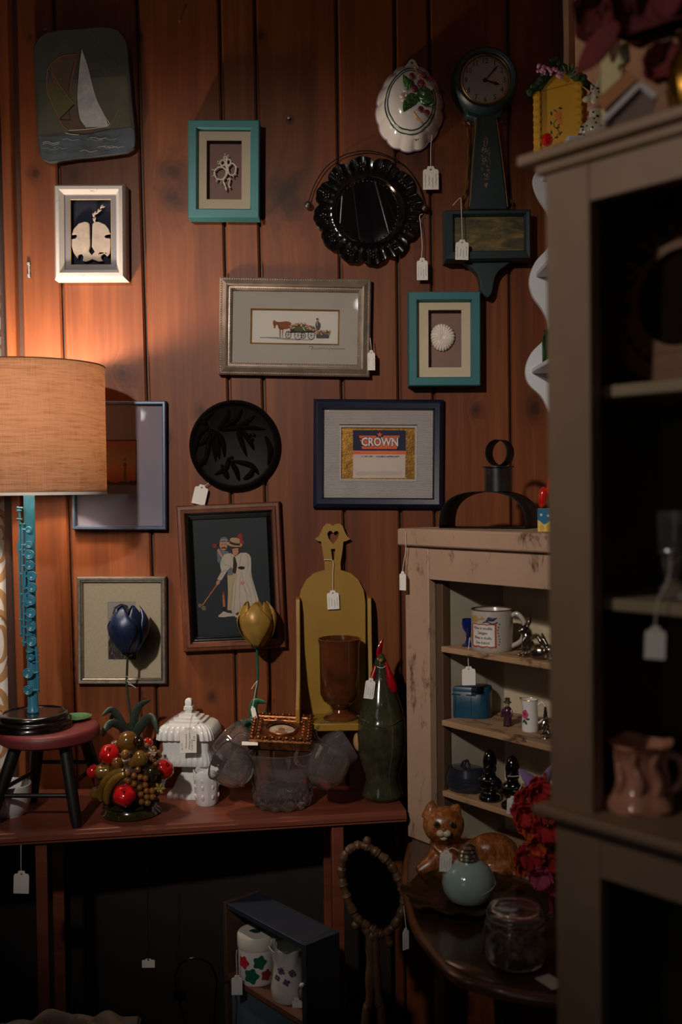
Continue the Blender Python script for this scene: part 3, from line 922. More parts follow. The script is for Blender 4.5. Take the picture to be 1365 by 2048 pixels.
it = [(3, 'fill', pts(l, 370, 420, 392, 385, 430, 415, 520, 425, 545, 470, 460, 570, 415, 608, 378, 560)), (4, 'fill', pts(l, 305, 340, 330, 326, 362, 328, 366, 368, 340, 382, 316, 376)),
      (9, 'line', pts(l, 366, 345, 420, 335), 22 * k), (2, 'fill', pts(l, 408, 300, 512, 295, 508, 370, 490, 405, 462, 418, 425, 402, 404, 350)),
      (6, 'fill', pts(l, 425, 378, 465, 368, 500, 378, 490, 395, 462, 386, 435, 395)), (6, 'line', pts(l, 425, 335, 452, 330), 6 * k), (6, 'line', pts(l, 470, 330, 498, 334), 6 * k),
      (3, 'fill', pts(l, 408, 300, 412, 265, 432, 240, 470, 230, 508, 245, 522, 280, 516, 298, 460, 292)), (0, 'line', pts(l, 415, 278, 465, 266, 520, 276), 8 * k),
      (2, 'line', pts(l, 385, 400, 405, 450, 440, 500, 460, 525), 26 * k),
      (1, 'fill', pts(l, 512, 740, 640, 720, 615, 900, 575, 1236, 512, 1230, 522, 1000)), (7, 'line', pts(l, 600, 800, 580, 950, 550, 1200), 5 * k),
      (3, 'fill', pts(l, 510, 660, 580, 640, 590, 750, 520, 755)), (0, 'fill', pts(l, 388, 1302, 420, 1282, 460, 1244, 500, 1262, 570, 1275, 640, 1290, 600, 1312, 520, 1318, 480, 1326, 395, 1324)),
      (0, 'fill', pts(l, 470, 468, 520, 455, 562, 455, 620, 500, 690, 450, 762, 445, 806, 466, 832, 510, 838, 600, 836, 700, 850, 790, 900, 960, 972, 1205, 940, 1282, 860, 1275, 780, 1300, 690, 1240, 600, 1292, 572, 1260, 600, 900, 640, 740, 600, 690, 560, 640, 512, 690, 450, 792, 430, 822, 372, 812, 430, 700, 414, 622, 430, 540)),
      (0, 'fill', pts(l, 600, 1290, 640, 1300, 688, 1290, 680, 1322, 630, 1332, 604, 1310)), (10, 'fill', pts(l, 632, 1372, 660, 1310, 720, 1290, 740, 1330, 700, 1400, 655, 1410)),
      (9, 'fill', pts(l, 656, 642, 700, 630, 752, 640, 745, 672, 700, 678, 660, 664)), (6, 'fill', pts(l, 594, 505, 608, 496, 622, 514, 646, 610, 630, 722, 612, 735, 582, 690, 592, 600)),
      (6, 'fill', pts(l, 558, 400, 600, 372, 690, 375, 688, 430, 660, 440, 585, 440)), (2, 'fill', pts(l, 578, 395, 620, 385, 662, 384, 664, 440, 645, 468, 615, 472, 585, 450)),
      (2, 'line', pts(l, 585, 462, 615, 482, 640, 468), 18 * k), (9, 'line', pts(l, 596, 410, 618, 408), 5 * k), (4, 'line', pts(l, 622, 446, 645, 444), 6 * k), (9, 'line', pts(l, 640, 408, 658, 406), 5 * k),
      (4, 'fill', pts(l, 648, 225, 668, 190, 700, 178, 716, 210, 718, 268, 738, 300, 712, 372, 680, 380, 690, 290)),
      (5, 'fill', circ(*l(608, 330), 108 * k, 36 * k, 24, -0.16)), (5, 'fill', pts(l, 546, 310, 548, 255, 580, 240, 640, 242, 680, 262, 686, 340, 620, 345)), (6, 'line', pts(l, 545, 300, 600, 325, 686, 330), 40 * k), (5, 'line', pts(l, 560, 292, 610, 312, 680, 316), 8 * k),
      (2, 'fill', pts(l, 362, 838, 395, 815, 418, 825, 402, 872, 372, 895, 358, 880)), (2, 'fill', pts(l, 690, 845, 730, 830, 752, 860, 720, 890, 692, 880)),
      (8, 'line', pts(l, 372, 880, 165, 1172), 13 * k), (10, 'fill', circ(*l(138, 1168), 26 * k, 30 * k, 14, 0.5)), (10, 'fill', circ(*l(190, 1205), 30 * k, 34 * k, 14, 0.5)), (9, 'line', pts(l, 150, 1195, 172, 1165), 8 * k),
      (4, 'fill', pts(l, 440, 1000, 455, 978, 472, 990, 470, 1022, 446, 1026)), (8, 'fill', pts(l, 446, 1024, 470, 1022, 482, 1195, 456, 1200)), (9, 'fill', pts(l, 452, 1185, 484, 1185, 490, 1240, 456, 1245)), (4, 'line', pts(l, 450, 1065, 474, 1065), 10 * k)]
for a in ((640, 740, 625, 900, 610, 1100, 600, 1270), (700, 700, 740, 900, 790, 1100, 780, 1290), (760, 830, 830, 1000, 850, 1260), (820, 700, 870, 940, 930, 1200), (690, 760, 680, 1000, 690, 1240), (450, 560, 480, 610, 560, 625), (700, 470, 690, 560, 680, 620), (770, 470, 800, 560, 780, 690), (430, 720, 470, 690, 500, 690), (740, 900, 770, 980, 820, 1060), (560, 470, 590, 560)):
    it.append((7, 'line', smooth_path([Vector(p) for p in pts(l, *a)], 4), 5 * k))
art('print', fr, -0.0058, it, am, 0.00001)
glass(fr, 0.011)

# ------------------------------------------------------------------ slate plaque with incised sailing boat
SLATE = mat('rough_slate', (58, 60, 60), 0.75, var=0.35, vs=18, bump=0.7, bs=70)
c = P(168, 190, YW - 0.02)
pl = thing('slate_plaque', 'dark slate plaque painted with a white sailed boat on the sea', 'wall plaque', (c.x, YW, c.z))
l = L(pl, C1, 0.022)
ol = [(165, 262), (170, 232), (188, 196), (230, 162), (310, 148), (400, 142), (480, 134), (560, 138), (600, 152), (632, 190), (650, 230), (654, 330), (664, 420), (668, 500), (678, 580), (685, 650), (686, 720), (676, 750), (640, 775), (560, 786), (470, 797), (380, 806), (300, 815), (243, 822), (215, 806), (200, 780), (190, 700), (185, 600), (175, 450)]
r_ = random.Random(2)
ol2 = [(l(*p)[0] + r_.uniform(-.001, .001), l(*p)[1] + r_.uniform(-.001, .001)) for p in ol]
O('slate', pl, SLATE, prism(ol2, -0.022, -0.010), bevel=0.003)
O('peg', pl, IRON, *[box(l(x, y)[0] - 0.003, l(x, y)[0] + 0.003, -0.010, 0, l(x, y)[1] - 0.003, l(x, y)[1] + 0.003) for x, y in ((240, 240), (590, 240), (250, 740), (620, 720))])
k = abs(l(1, 0)[0] - l(0, 0)[0])
am = [mat('chalk_sail', (168, 170, 174), 0.85, var=0.35, vs=40), mat('slate_brown', (80, 64, 54), 0.85, var=0.3), mat('slate_olive', (84, 80, 50), 0.85, var=0.3), mat('slate_sea', (66, 76, 86), 0.7, var=0.4, vs=30),
      mat('incised_line', (16, 13, 12), 0.9), mat('pale_line', (186, 184, 180), 0.9), mat('rust_line', (150, 92, 54), 0.9), mat('slate_sky', (76, 78, 66), 0.8, var=0.35, vs=16)]
it = [(7, 'fill', pts(l, 200, 420, 640, 380, 662, 640, 195, 680)),
      (3, 'fill', pts(l, 196, 690, 400, 685, 540, 660, 660, 645, 678, 660, 680, 740, 640, 768, 400, 796, 245, 812, 212, 795)),
      (1, 'fill', pts(l, 385, 275, 402, 262, 385, 350, 350, 490, 300, 430, 262, 370, 270, 310, 310, 285)), (2, 'fill', pts(l, 252, 395, 350, 495, 378, 530, 300, 605, 262, 520, 246, 450)),
      (1, 'fill', pts(l, 300, 605, 345, 655, 430, 650, 400, 600, 385, 535)),
      (0, 'fill', pts(l, 413, 252, 440, 330, 465, 430, 490, 510, 530, 590, 548, 634, 490, 640, 430, 640, 402, 600, 390, 500, 396, 380)),
      (1, 'fill', pts(l, 345, 660, 430, 652, 545, 636, 548, 652, 430, 678, 360, 676))]
for (m_, a, w) in ((4, (410, 243, 397, 380, 390, 500, 402, 600, 430, 640), 3), (5, (412, 250, 440, 330, 465, 430, 490, 510, 530, 590, 548, 634, 430, 642), 3), (6, (240, 350, 238, 450, 262, 520, 305, 605), 3.5),
                   (6, (262, 370, 300, 430, 350, 495, 378, 530), 3.5), (6, (385, 275, 310, 285, 262, 320, 240, 360), 3), (6, (262, 330, 270, 400, 300, 450), 2.5), (4, (350, 495, 352, 400, 385, 300), 3), (6, (385, 300, 365, 400, 350, 480), 2.5), (4, (300, 605, 378, 530, 350, 560, 355, 605, 300, 605), 3.5),
                   (5, (350, 660, 430, 655, 545, 640), 3.5), (4, (345, 668, 430, 680, 545, 655), 3), (6, (548, 650, 575, 605, 603, 548), 3), (6, (300, 605, 320, 640, 350, 662), 3), (5, (330, 672, 360, 680, 400, 682), 3), (4, (430, 640, 430, 655), 3)):
    it.append((m_, 'line', smooth_path([Vector(p) for p in pts(l, *a)], 4), w * k))
for i in range(26):
    x, y = r_.uniform(205, 560), r_.uniform(690, 775)
    y += (560 - x) * 0.03 - 8
    it.append((4 if i % 2 else 5, 'line', smooth_path([Vector(p) for p in pts(l, x, y, x + 25, y - 5, x + 50, y + 4, x + 85, y - 3)], 3), r_.uniform(0.8, 1.8) * k))
art('painted_boat', pl, -0.0221, it, am, 0.00003)

# ------------------------------------------------------------------ round dark relief plaque
c = P(469, 891, YW - 0.015)
rp = thing('relief_plaque', 'round nearly black plaque carved with laurel leaves and beaded rim', 'wall plaque', (c.x, YW, c.z))
DARKW = mat('ebonised_wood', (13, 10, 9), 0.5, var=0.3, bump=0.2, bs=90, **{'Specular IOR Level': 0.1})
RR = 91 * YW / FPX
O('disc', rp, DARKW, T(lathe([(RR * 0.96, 0), (RR, 0.006), (RR * 0.985, 0.013), (RR * 0.93, 0.016), (RR * 0.9, 0.013), (RR * 0.85, 0.010), (0.001, 0.013)], 64), (0, 0, 0), (rad(90), 0, 0)))
O('rim_beads', rp, DARKW, *[ell((RR * 0.955 * math.cos(a), -0.0155, RR * 0.955 * math.sin(a)), 0.0019, 7, 5) for a in [2 * math.pi * i / 96 for i in range(96)]])['kind'] = 'stuff'
CR = V2(6.825, 370, 790)
lf = L(rp, CR, 0.014)
def leaf3(pth, w, lift=0.006):
    pth = [Vector(p) for p in pth]
    n = len(pth) - 1
    def fn(u, v):
        i = min(n - 1, int(v * n)); t = v * n - i
        p = pth[i].lerp(pth[i + 1], t)
        d = (pth[i + 1] - pth[i]).normalized(); nn = Vector((-d.y, d.x))
        ww = w * math.sin(math.pi * min(1, 0.06 + v * 0.94)) ** 0.8
        s = (u - 0.5) * 2
        q = p + nn * (s * ww)
        return (q.x, -0.0115 - lift * (1 - abs(s)) ** 0.7 * math.sin(math.pi * (0.1 + 0.85 * v)) - 0.001, q.y)
    return sheet(fn, 6, 12)
for a in ((360, 460, 300, 600, 180, 700), (370, 470, 320, 700, 270, 960), (390, 480, 400, 650, 420, 920), (420, 480, 450, 700, 470, 880), (430, 490, 520, 650, 540, 860), (440, 460, 560, 350, 600, 180), (450, 470, 680, 350, 780, 190), (470, 480, 760, 420, 970, 270), (500, 490, 800, 440, 1100, 470), (300, 430, 260, 330, 400, 240),
          (590, 870, 560, 1000, 400, 1090), (720, 450, 760, 600, 850, 850), (760, 470, 870, 600, 950, 760), (330, 440, 180, 560, 130, 840), (620, 900, 700, 1030, 740, 1180), (640, 900, 900, 960, 1010, 1090), (1100, 560, 1170, 760, 1130, 960), (300, 860, 220, 930, 210, 1000), (500, 950, 560, 1080, 590, 1150), (800, 1150, 900, 1080, 930, 980)):
    O('carved_leaf', rp, DARKW, leaf3(smooth_path([Vector(p) for p in pts(lf, *a)], 4), 0.0062))
for x, y in ((340, 490), (372, 515), (398, 545), (600, 870), (640, 850), (885, 545), (940, 545), (915, 600)):
    O('berry', rp, DARKW, ell((lf(x, y)[0], -0.017, lf(x, y)[1]), 0.0035, 10, 7))
price_tag('blank white price tag at the lower left of the round dark plaque', (404, 975), (27, 40), 14, YW - 0.012, [(412, 970), (418, 966)], rows=0)

# ------------------------------------------------------------------ black glass plate with wire hanger
BG = mat('black_amethyst_glass', (12, 9, 10), 0.12, var=0.3, coat=0.5)
c = P(736.5, 420.5, YW - 0.02)
bp = thing('glass_plate', 'scalloped black glass plate with mirror-dark centre on a wire hanger', 'decorative plate', (c.x, YW, c.z))
s_ = (YW - 0.02) / FPX
R1, R2, R3 = 108 * s_, 67 * s_, 50 * s_
def scal(a, r, z, i):
    k_ = max(0, (r - R2) / (R1 - R2))
    lobe = abs(math.sin(6 * (a + 0.13))) ** 0.55
    fine = 0.02 * abs(math.sin(18 * (a + 0.13)))
    return (r * (1 - 0.115 * k_ * (1 - lobe) + fine * k_ ** 3), z + 0.001 * k_ * math.sin(36 * a))
O('plate', bp, BG, T(lathe([(R1 * 0.97, 0.012), (R1, 0.015), (R1 * 0.98, 0.0185), (R1 * 0.86, 0.0175), (R2 * 1.12, 0.0150), (R2 * 1.03, 0.0172), (R2, 0.0185), (R2 * 0.97, 0.0165), (R2 * 0.9, 0.010), (R3, 0.0075), (R3 * 0.9, 0.006), (0.001, 0.006)], 180, scal), (0, 0, 0), (rad(90), 0, 0)))
fl = []
for i in range(12):
    a = 2 * math.pi * (i + 0.5) / 12 - 0.13
    cx_, cz_ = R1 * 0.82 * math.cos(a), R1 * 0.82 * math.sin(a)
    sh = [ell((cx_, -0.0185, cz_), 0.0028, 8, 6)]
    for j in range(7):
        b = 2 * math.pi * j / 7
        sh.append(ell((cx_ + 0.0068 * math.cos(b), -0.0182, cz_ + 0.0068 * math.sin(b)), (0.0036, 0.0022, 0.0022), 8, 5, (0, -b, 0)))
    for j in range(2):
        b = a + (j - 0.5) * 0.34
        sh.append(ell((R1 * 0.94 * math.cos(b), -0.0185, R1 * 0.94 * math.sin(b)), 0.002, 7, 5))
    O('pressed_flower', bp, BG, *sh)
O('inner_beads', bp, BG, *[ell((rr * math.cos(a), -dd, rr * math.sin(a)), (0.0028, 0.0025, 0.0028), 7, 5) for rr, dd, n in ((R2 * 0.91, 0.0115, 44), (R2 * 0.80, 0.0095, 38)) for a in [2 * math.pi * i / n for i in range(n)]])['kind'] = 'stuff'
O('mirror_centre', bp, mat('dark_mirror', (60, 54, 46), 0.42, 0.9, var=0.3, vs=20), T(lathe([(R3 * 0.97, 0.0085), (0.0005, 0.0088)], 48), (0, 0, 0), (rad(90), 0, 0)))
lw = L(bp, CP, 0.012)
wp_ = smooth_path([(lw(x, y)[0], -0.012, lw(x, y)[1]) for x, y in ((85, 600), (100, 540), (150, 400), (260, 230), (420, 115), (560, 72), (690, 60), (830, 85), (960, 140), (1090, 235), (1190, 380), (1245, 530), (1262, 630))], 5)
O('wire_hanger', bp, IRON, tube(wp_, 0.0013, 6))
for x, y in ((85, 608), (1265, 640)):
    O('ball_end', bp, mat('dull_steel', (90, 84, 78), 0.4, 0.8), ell((lw(x, y)[0], -0.014, lw(x, y)[1]), 0.0082, 14, 10))
price_tag('written price tag on a long string right of the black glass plate', (845, 522), (22, 44), 0, YW - 0.02, [(844, 512), (845, 490), (842, 452), (840, 432), (846, 428)], seed=3)

# ------------------------------------------------------------------ ceramic jelly mould
WHITEG = mat('white_glaze', (226, 222, 220), 0.12, var=0.05, vs=8, coat=0.6)
c = P(820, 213, YW - 0.02)
jm = thing('jelly_mould', 'white scalloped oval ceramic mould with raised raspberries and leaves', 'ceramic mould', (c.x, YW, c.z), (0, rad(4), 0))
A0, B0 = 0.0725, 0.094
def oval(a, r, z, i):
    return (r, z)
prof_j = [(1.0, 0.004), (1.02, 0.008), (0.985, 0.013), (0.97, 0.016), (0.93, 0.022), (0.87, 0.034), (0.80, 0.043), (0.73, 0.048), (0.715, 0.052), (0.69, 0.052), (0.66, 0.055), (0.5, 0.062), (0.3, 0.066), (0.001, 0.067)]
def jmesh():
    v, f = [], []
    n = 120
    for (r, h) in prof_j:
        for k_ in range(n):
            a = 2 * math.pi * k_ / n
            ww = 0.06 * max(0, (r - 0.6) / 0.4)
            sc = 1 - ww * (1 - abs(math.sin(7 * a)) ** 0.5) if h < 0.05 else 1 - 0.025 * (1 - abs(math.sin(4 * a + 0.4)) ** 0.6) * (r > 0.55)
            e = 1.0 - 0.12 * math.sin(a) * (1 if math.sin(a) > 0 else 0.2)
            v.append((A0 * r * sc * e * math.cos(a), -h, B0 * r * sc * math.sin(a)))
    for i in range(len(prof_j) - 1):
        for k_ in range(n):
            k2 = (k_ + 1) % n
            f.append((i * n + k_, i * n + k2, (i + 1) * n + k2, (i + 1) * n + k_))
    return (v, f, 0)
O('mould_body', jm, WHITEG, jmesh(), ang=60)
O('hanging_lug', jm, WHITEG, prism([(-0.016, 0.086), (0.016, 0.086), (0.006, 0.103), (0, 0.106), (-0.006, 0.103)], -0.012, -0.004, [circ(0, 0.0975, 0.0025, n=10)]), bevel=0.0015)
GREENP = mat('green_glaze_line', (34, 72, 58), 0.3)
LILAC = mat('lilac_glaze_line', (150, 120, 144), 0.3)
def ovline(r, h, w, m_, nm):
    p = []
    for k_ in range(120):
        a = 2 * math.pi * k_ / 120
        sc = 1 - 0.03 * (1 - abs(math.sin(4 * a + 0.4)) ** 0.6)
        if h < 0.03: sc = 1 - 0.05 * (1 - abs(math.sin(7 * a)) ** 0.5)
        e = 1.0 - 0.12 * math.sin(a) * (1 if math.sin(a) > 0 else 0.2)
        p.append((A0 * r * sc * e * math.cos(a), -h, B0 * r * sc * math.sin(a)))
    O(nm, jm, m_, tube(p, w, 6, True))
ovline(0.755, 0.0475, 0.0012, GREENP, 'green_line')
ovline(0.675, 0.0535, 0.0016, GREENP, 'green_line')
ovline(1.005, 0.0085, 0.0022, LILAC, 'rim_line')
LEAFG = mat('leaf_glaze', (52, 96, 44), 0.2, var=0.4, vs=60, coat=0.5)
BERRY = mat('berry_glaze', (104, 24, 44), 0.18, var=0.3, coat=0.6)
TWIG = mat('twig_glaze', (190, 130, 70), 0.3)
PALEP = mat('pale_blossom', (216, 198, 196), 0.3, var=0.1)
lj = L(jm, CM, 0.072)
def jleaf(a, w):
    p3 = smooth_path([Vector(p) for p in pts(lj, *a)], 5)
    n = len(p3) - 1
    def fn(u, v):
        i = min(n - 1, int(v * n)); t = v * n - i
        p = p3[i].lerp(p3[i + 1], t); d = (p3[i + 1] - p3[i]).normalized(); nn = Vector((-d.y, d.x))
        s = (u - 0.5) * 2
        ww = w * math.sin(math.pi * (0.08 + 0.92 * v) ** 0.8) * (1 + 0.06 * math.sin(v * 40))
        q_ = p + nn * s * ww
        return (q_.x, -0.067 - 0.004 * (1 - abs(s)) - 0.0012 * math.sin(v * 26 + abs(s) * 5), q_.y)
    O('leaf', jm, LEAFG, sheet(fn, 8, 18), solid=0.0015)
jleaf((350, 330, 310, 300, 270, 235), 0.0105)
jleaf((375, 400, 320, 450, 272, 528), 0.0135)
jleaf((440, 335, 450, 420, 525, 475), 0.0165)
def berry(x, y, r):
    cx_, cz_ = lj(x, y)
    O('berry', jm, BERRY, ell((cx_, -0.070, cz_), r * 0.85, 12, 8), *[ell((cx_ + r * 0.75 * math.cos(a) * math.cos(e), -0.070 - r * 0.75 * math.sin(e), cz_ + r * 0.75 * math.sin(a) * math.cos(e)), r * 0.36, 7, 5) for e in (0.15, 0.75) for a in [2 * math.pi * i / 8 + e for i in range(8)]])
for x, y, r in ((340, 245, 0.0062), (433, 240, 0.0066), (490, 270, 0.0058), (412, 305, 0.0078), (358, 345, 0.0072), (410, 510, 0.0058), (460, 540, 0.0060)):
    berry(x, y, r)
O('twig', jm, TWIG, tube([(lj(x, y)[0], -0.068, lj(x, y)[1]) for x, y in ((355, 530), (385, 575), (420, 612))], [0.0016, 0.0024, 0.0008], 7), tube([(lj(x, y)[0], -0.068, lj(x, y)[1]) for x, y in ((365, 170), (380, 215), (400, 260))], [0.0025, 0.0022, 0.001], 7), tube([(lj(x, y)[0], -0.068, lj(x, y)[1]) for x, y in ((370, 560), (378, 590))], [0.0016, 0.0006], 6))
for x, y in ((290, 360), (265, 400), (300, 395), (275, 430), (490, 340)):
    O('blossom', jm, PALEP, ell((lj(x, y)[0], -0.066, lj(x, y)[1]), (0.006, 0.003, 0.005), 10, 6))
for x, y, d in ((138, 430, 0.031), (368, 735, 0.034)):
    lk = L(jm, CM, d + 0.004); sh = []
    for i in range(9):
        a = 2 * math.pi * i / 9
        sh.append(ell((lk(x, y)[0] + 0.0062 * math.cos(a), -d - 0.002, lk(x, y)[1] + 0.0062 * math.sin(a)), (0.0028, 0.002, 0.0014), 7, 5, (0, -a, 0)))
    O('painted_sprig', jm, GREENP, *sh)
price_tag('white price tag hanging below the raspberry jelly mould', (862, 339), (31, 46), 0, YW - 0.02, [(862, 330), (862, 300), (863, 285), (866, 265)], seed=9)

# ------------------------------------------------------------------ banjo clock
CLK = mat('dark_teal_clock_paint', (34, 52, 56), 0.42, var=0.25, vs=10, bump=0.12, bs=120)
c = P(971, 161, YW - 0.04)
ck = thing('banjo_clock', 'dark blue green banjo wall clock with round dial and gilt brackets', 'wall clock', (c.x, YW, c.z))
s_ = (YW - 0.05) / FPX
RH = 66 * s_
O('head', ck, CLK, T(lathe([(RH * 0.98, 0), (RH, 0.012), (RH, 0.040), (RH * 0.96, 0.050), (RH * 0.88, 0.056), (RH * 0.80, 0.054), (RH * 0.75, 0.047), (RH * 0.735, 0.040), (0.001, 0.038)], 64), (0, 0, 0), (rad(90), 0, 0)))
RD = RH * 0.735
O('dial', ck, mat('dial_enamel', (216, 200, 192), 0.5, var=0.12), T(lathe([(RD, 0.0402), (0.001, 0.0405)], 64), (0, 0, 0), (rad(90), 0, 0)))
O('bezel', ck, BRASS, torus(RD, 0.0022, 64, 8), loc=(0, -0.047, 0))
DI = mat('dial_numerals', (54, 44, 40), 0.6)
for h in range(1, 13):
    a = rad(90 - 30 * h)
    text('numeral', ck, str(h), 0.0165, (RD * 0.79 * math.cos(a), -0.0412, RD * 0.79 * math.sin(a)), DI, sx=0.85)
for nm, a, ln, w in (('minute_hand', rad(90 - 42), RD * 0.80, 0.0013), ('hour_hand', rad(90 - 108), RD * 0.62, 0.0018)):
    dx, dz = math.cos(a), math.sin(a)
    o = [(-dz * w * 0.6 - dx * 0.006, dx * w * 0.6 - dz * 0.006), (dz * w * 0.6 - dx * 0.006, -dx * w * 0.6 - dz * 0.006), (dz * w + dx * ln * 0.6, -dx * w + dz * ln * 0.6), (dx * ln * 0.7 + dz * w * 2.2, dz * ln * 0.7 - dx * w * 2.2), (dx * ln, dz * ln), (dx * ln * 0.7 - dz * w * 2.2, dz * ln * 0.7 + dx * w * 2.2), (-dz * w + dx * ln * 0.6, dx * w + dz * ln * 0.6)]
    O(nm, ck, DI, prism(o, -0.0432, -0.0424))
O('hub', ck, DI, T(lathe([(0.004, 0.041), (0.004, 0.0445), (0.001, 0.0452)], 16), (0, 0, 0), (rad(90), 0, 0)))
gd = O('dial_glass', ck, PANE, T(lathe([(RD * (1 - (i / 8.0) ** 2) ** 0.5 if i < 8 else 0.0008, 0.047 + 0.007 * i / 8) for i in range(0, 9)], 48, cap=(False, True)), (0, 0, 0), (rad(90), 0, 0)))
l = L(ck, CM, 0.034); l2 = L(ck, C2, 0.034)
nk = pts(l, 770, 500, 1080, 500, 1060, 575, 1020, 590, 1030, 680, 1060, 900, 1085, 1100, 1112, 1320, 795, 1320, 810, 1180, 830, 900, 850, 680, 848, 590, 780, 570)
O('throat', ck, CLK, prism(nk, -0.034, 0), bevel=0.003)
GLD = mat('worn_gilt_edge', (118, 84, 44), 0.5, 0.6, var=0.4, vs=50)
O('gilt_edge', ck, GLD, *[tube([(x, -0.035, z) for x, z in pts(l, *a)], 0.0011, 6) for a in ((848, 600, 850, 690, 832, 890, 812, 1180, 800, 1300), (1020, 600, 1032, 690, 1062, 900, 1086, 1100, 1108, 1300))])
for sgn, a in ((-1, ((760, 600), (790, 590), (815, 610), (800, 650), (806, 760), (800, 860), (795, 1000), (785, 1120), (770, 1180), (745, 1225), (760, 1290), (790, 1290))), (1, ((1085, 590), (1055, 590), (1035, 610), (1052, 660), (1050, 760), (1075, 900), (1090, 1050), (1105, 1150), (1125, 1200), (1160, 1250), (1150, 1290), (1125, 1290)))):
    p = smooth_path([(l(*q_)[0], -0.014, l(*q_)[1]) for q_ in a], 5)
    O('gilt_bracket', ck, GLD, tube(p, [0.0022 + 0.0012 * math.sin(i * 0.9) for i in range(len(p))], 7))
r_ = random.Random(8); it = []
kk = abs(l(1, 0)[0] - l(0, 0)[0])
for i in range(90):
    y = r_.uniform(730, 1150); w_ = 40 * math.sin((y - 700) / 460 * math.pi) ** 1.2
    x = 935 + r_.uniform(-1, 1) * w_
    it.append((r_.choice([0, 0, 1, 2, 3]), 'fill', circ(*l(x, y), r_.uniform(3, 9) * kk, r_.uniform(3, 9) * kk, 7)))
art('painted_flowers', ck, -0.034, it, [mat('clock_rose', (120, 84, 76), 0.6), mat('clock_leaf', (84, 88, 52), 0.6), mat('clock_cream', (140, 116, 92), 0.6), mat('clock_gold', (130, 104, 48), 0.6)], 0.00001)
bx = rect(ck, C2, [(852, 1018), (1276, 1018), (1278, 1268), (855, 1268)], 0.048)
bi = rect(ck, C2, [(900, 1050), (1243, 1050), (1243, 1218), (903, 1218)], 0.046)
v = []
for (q_, y) in ((bx, 0), (bx, -0.040), ((bx[0] + 0.004, bx[1] - 0.004, bx[2] + 0.004, bx[3] - 0.004), -0.048), ((bi[0] - 0.004, bi[1] + 0.004, bi[2] - 0.004, bi[3] + 0.004), -0.047), (bi, -0.038), (bi, -0.034)):
    v += [(q_[0], y, q_[3]), (q_[1], y, q_[3]), (q_[1], y, q_[2]), (q_[0], y, q_[2])]
O('box', ck, CLK, (v, [(i * 4 + k, i * 4 + (k + 1) % 4, i * 4 + 4 + (k + 1) % 4, i * 4 + 4 + k) for i in range(5) for k in range(4)] + [(20, 21, 22, 23)], 0), ang=0)
lk_ = NT('painted_river_view')
vv = lk_.coord((22, 1, 60)); nn_ = lk_.noise(vv, 1, 5, 0.6, 0.8)
lk_.principled(lk_.ramp(nn_, [(0.3, rgb(40, 48, 46)), (0.5, rgb(96, 84, 50)), (0.7, rgb(150, 122, 66))]), 0.5)
board(ck, bi, 0.0345, lk_.m, 'tablet_picture')
O('tablet_glass', ck, PANE, ([(bi[0], -0.037, bi[3]), (bi[1], -0.037, bi[3]), (bi[1], -0.037, bi[2]), (bi[0], -0.037, bi[2])], [(0, 3, 2, 1)], 0), ang=0)
l2 = L(ck, C2, 0.03)
O('lower_bracket', ck, CLK, prism(smooth_path([Vector(p) for p in pts(l2, 915, 1262, 960, 1290, 1005, 1325, 1025, 1370, 1030, 1420, 1062, 1452, 1085, 1425, 1095, 1370, 1115, 1325, 1160, 1290, 1205, 1262)], 3), -0.03, 0), bevel=0.003)
price_tag('price tag hanging in front of the banjo clock box', (925, 485), (26, 40), 2, YW - 0.056, [(925, 470), (924, 440), (923, 412), (922, 396), (914, 402), (906, 411)], seed=21)

# ------------------------------------------------------------------ yellow wall shelf with a carved heart top
MUST = worn('mustard_paint', (154, 116, 34), (104, 72, 24), 0.22, 50, 0.5, (1, 1, 0.4), 0.18)
c = P(664, 1400, YW - 0.01)
ys = thing('wall_shelf', 'mustard yellow wooden wall shelf with carved heart and bird top', 'wall shelf', (c.x, YW, c.z))
l = L(ys, C6, 0.012)
ol = [(793, 266), (812, 255), (826, 230), (838, 200), (856, 184), (876, 184), (891, 196), (906, 184), (928, 183), (944, 196), (955, 226), (968, 252), (985, 268), (965, 278), (948, 282), (943, 330), (932, 400), (934, 437), (990, 455), (1030, 490), (1058, 545), (1068, 610), (1070, 1255), (703, 1255), (703, 610), (716, 545), (745, 490), (785, 455), (846, 437), (845, 400), (834, 330), (826, 282), (808, 278)]
ht = [(892, 296), (866, 262), (860, 238), (870, 224), (882, 224), (892, 236), (904, 224), (916, 224), (925, 238), (918, 262)]
sl = [(880, 321), (904, 321), (897, 382), (888, 386)]
O('back_board', ys, MUST, prism([l(*p) for p in ol], -0.014, -0.001, [[l(*p) for p in ht], [l(*p) for p in sl]]), bevel=0.0015)
zt = LP(ys, 664, 1434, -0.05)[1]
xl, xr = l(683, 0)[0], l(1092, 0)[0]
dep = 0.112
zb = zt - 0.016
O('shelf_board', ys, MUST, box(xl + 0.008, xr - 0.008, -dep, -0.002, zb, zt), bevel=0.002)
zt2 = l(0, 600)[1]
for x0 in (xl, xr - 0.0085):
    # cheek: tall at the back, sweeping forward at the foot
    prof = [(-0.002, zb - 0.004), (-dep + 0.004, zb - 0.004), (-dep + 0.004, zt + 0.03), (-0.062, zt + 0.09), (-0.042, zt + 0.16), (-0.038, zt2 - 0.02), (-0.030, zt2), (-0.012, zt2 + 0.004), (-0.002, zt2)]
    sh = prism([(p[0], p[1]) for p in prof], x0, x0 + 0.0085)
    sh = ([(v[1], v[0], v[2]) for v in sh[0]], sh[1], 0)
    O('cheek', ys, MUST, sh, bevel=0.001)
price_tag('written price tag hanging in front of the mustard wall shelf', (666, 1186), (24, 38), -2, YW - 0.02, [(666, 1178), (666, 1145), (666, 1122), (648, 1119)], seed=31)
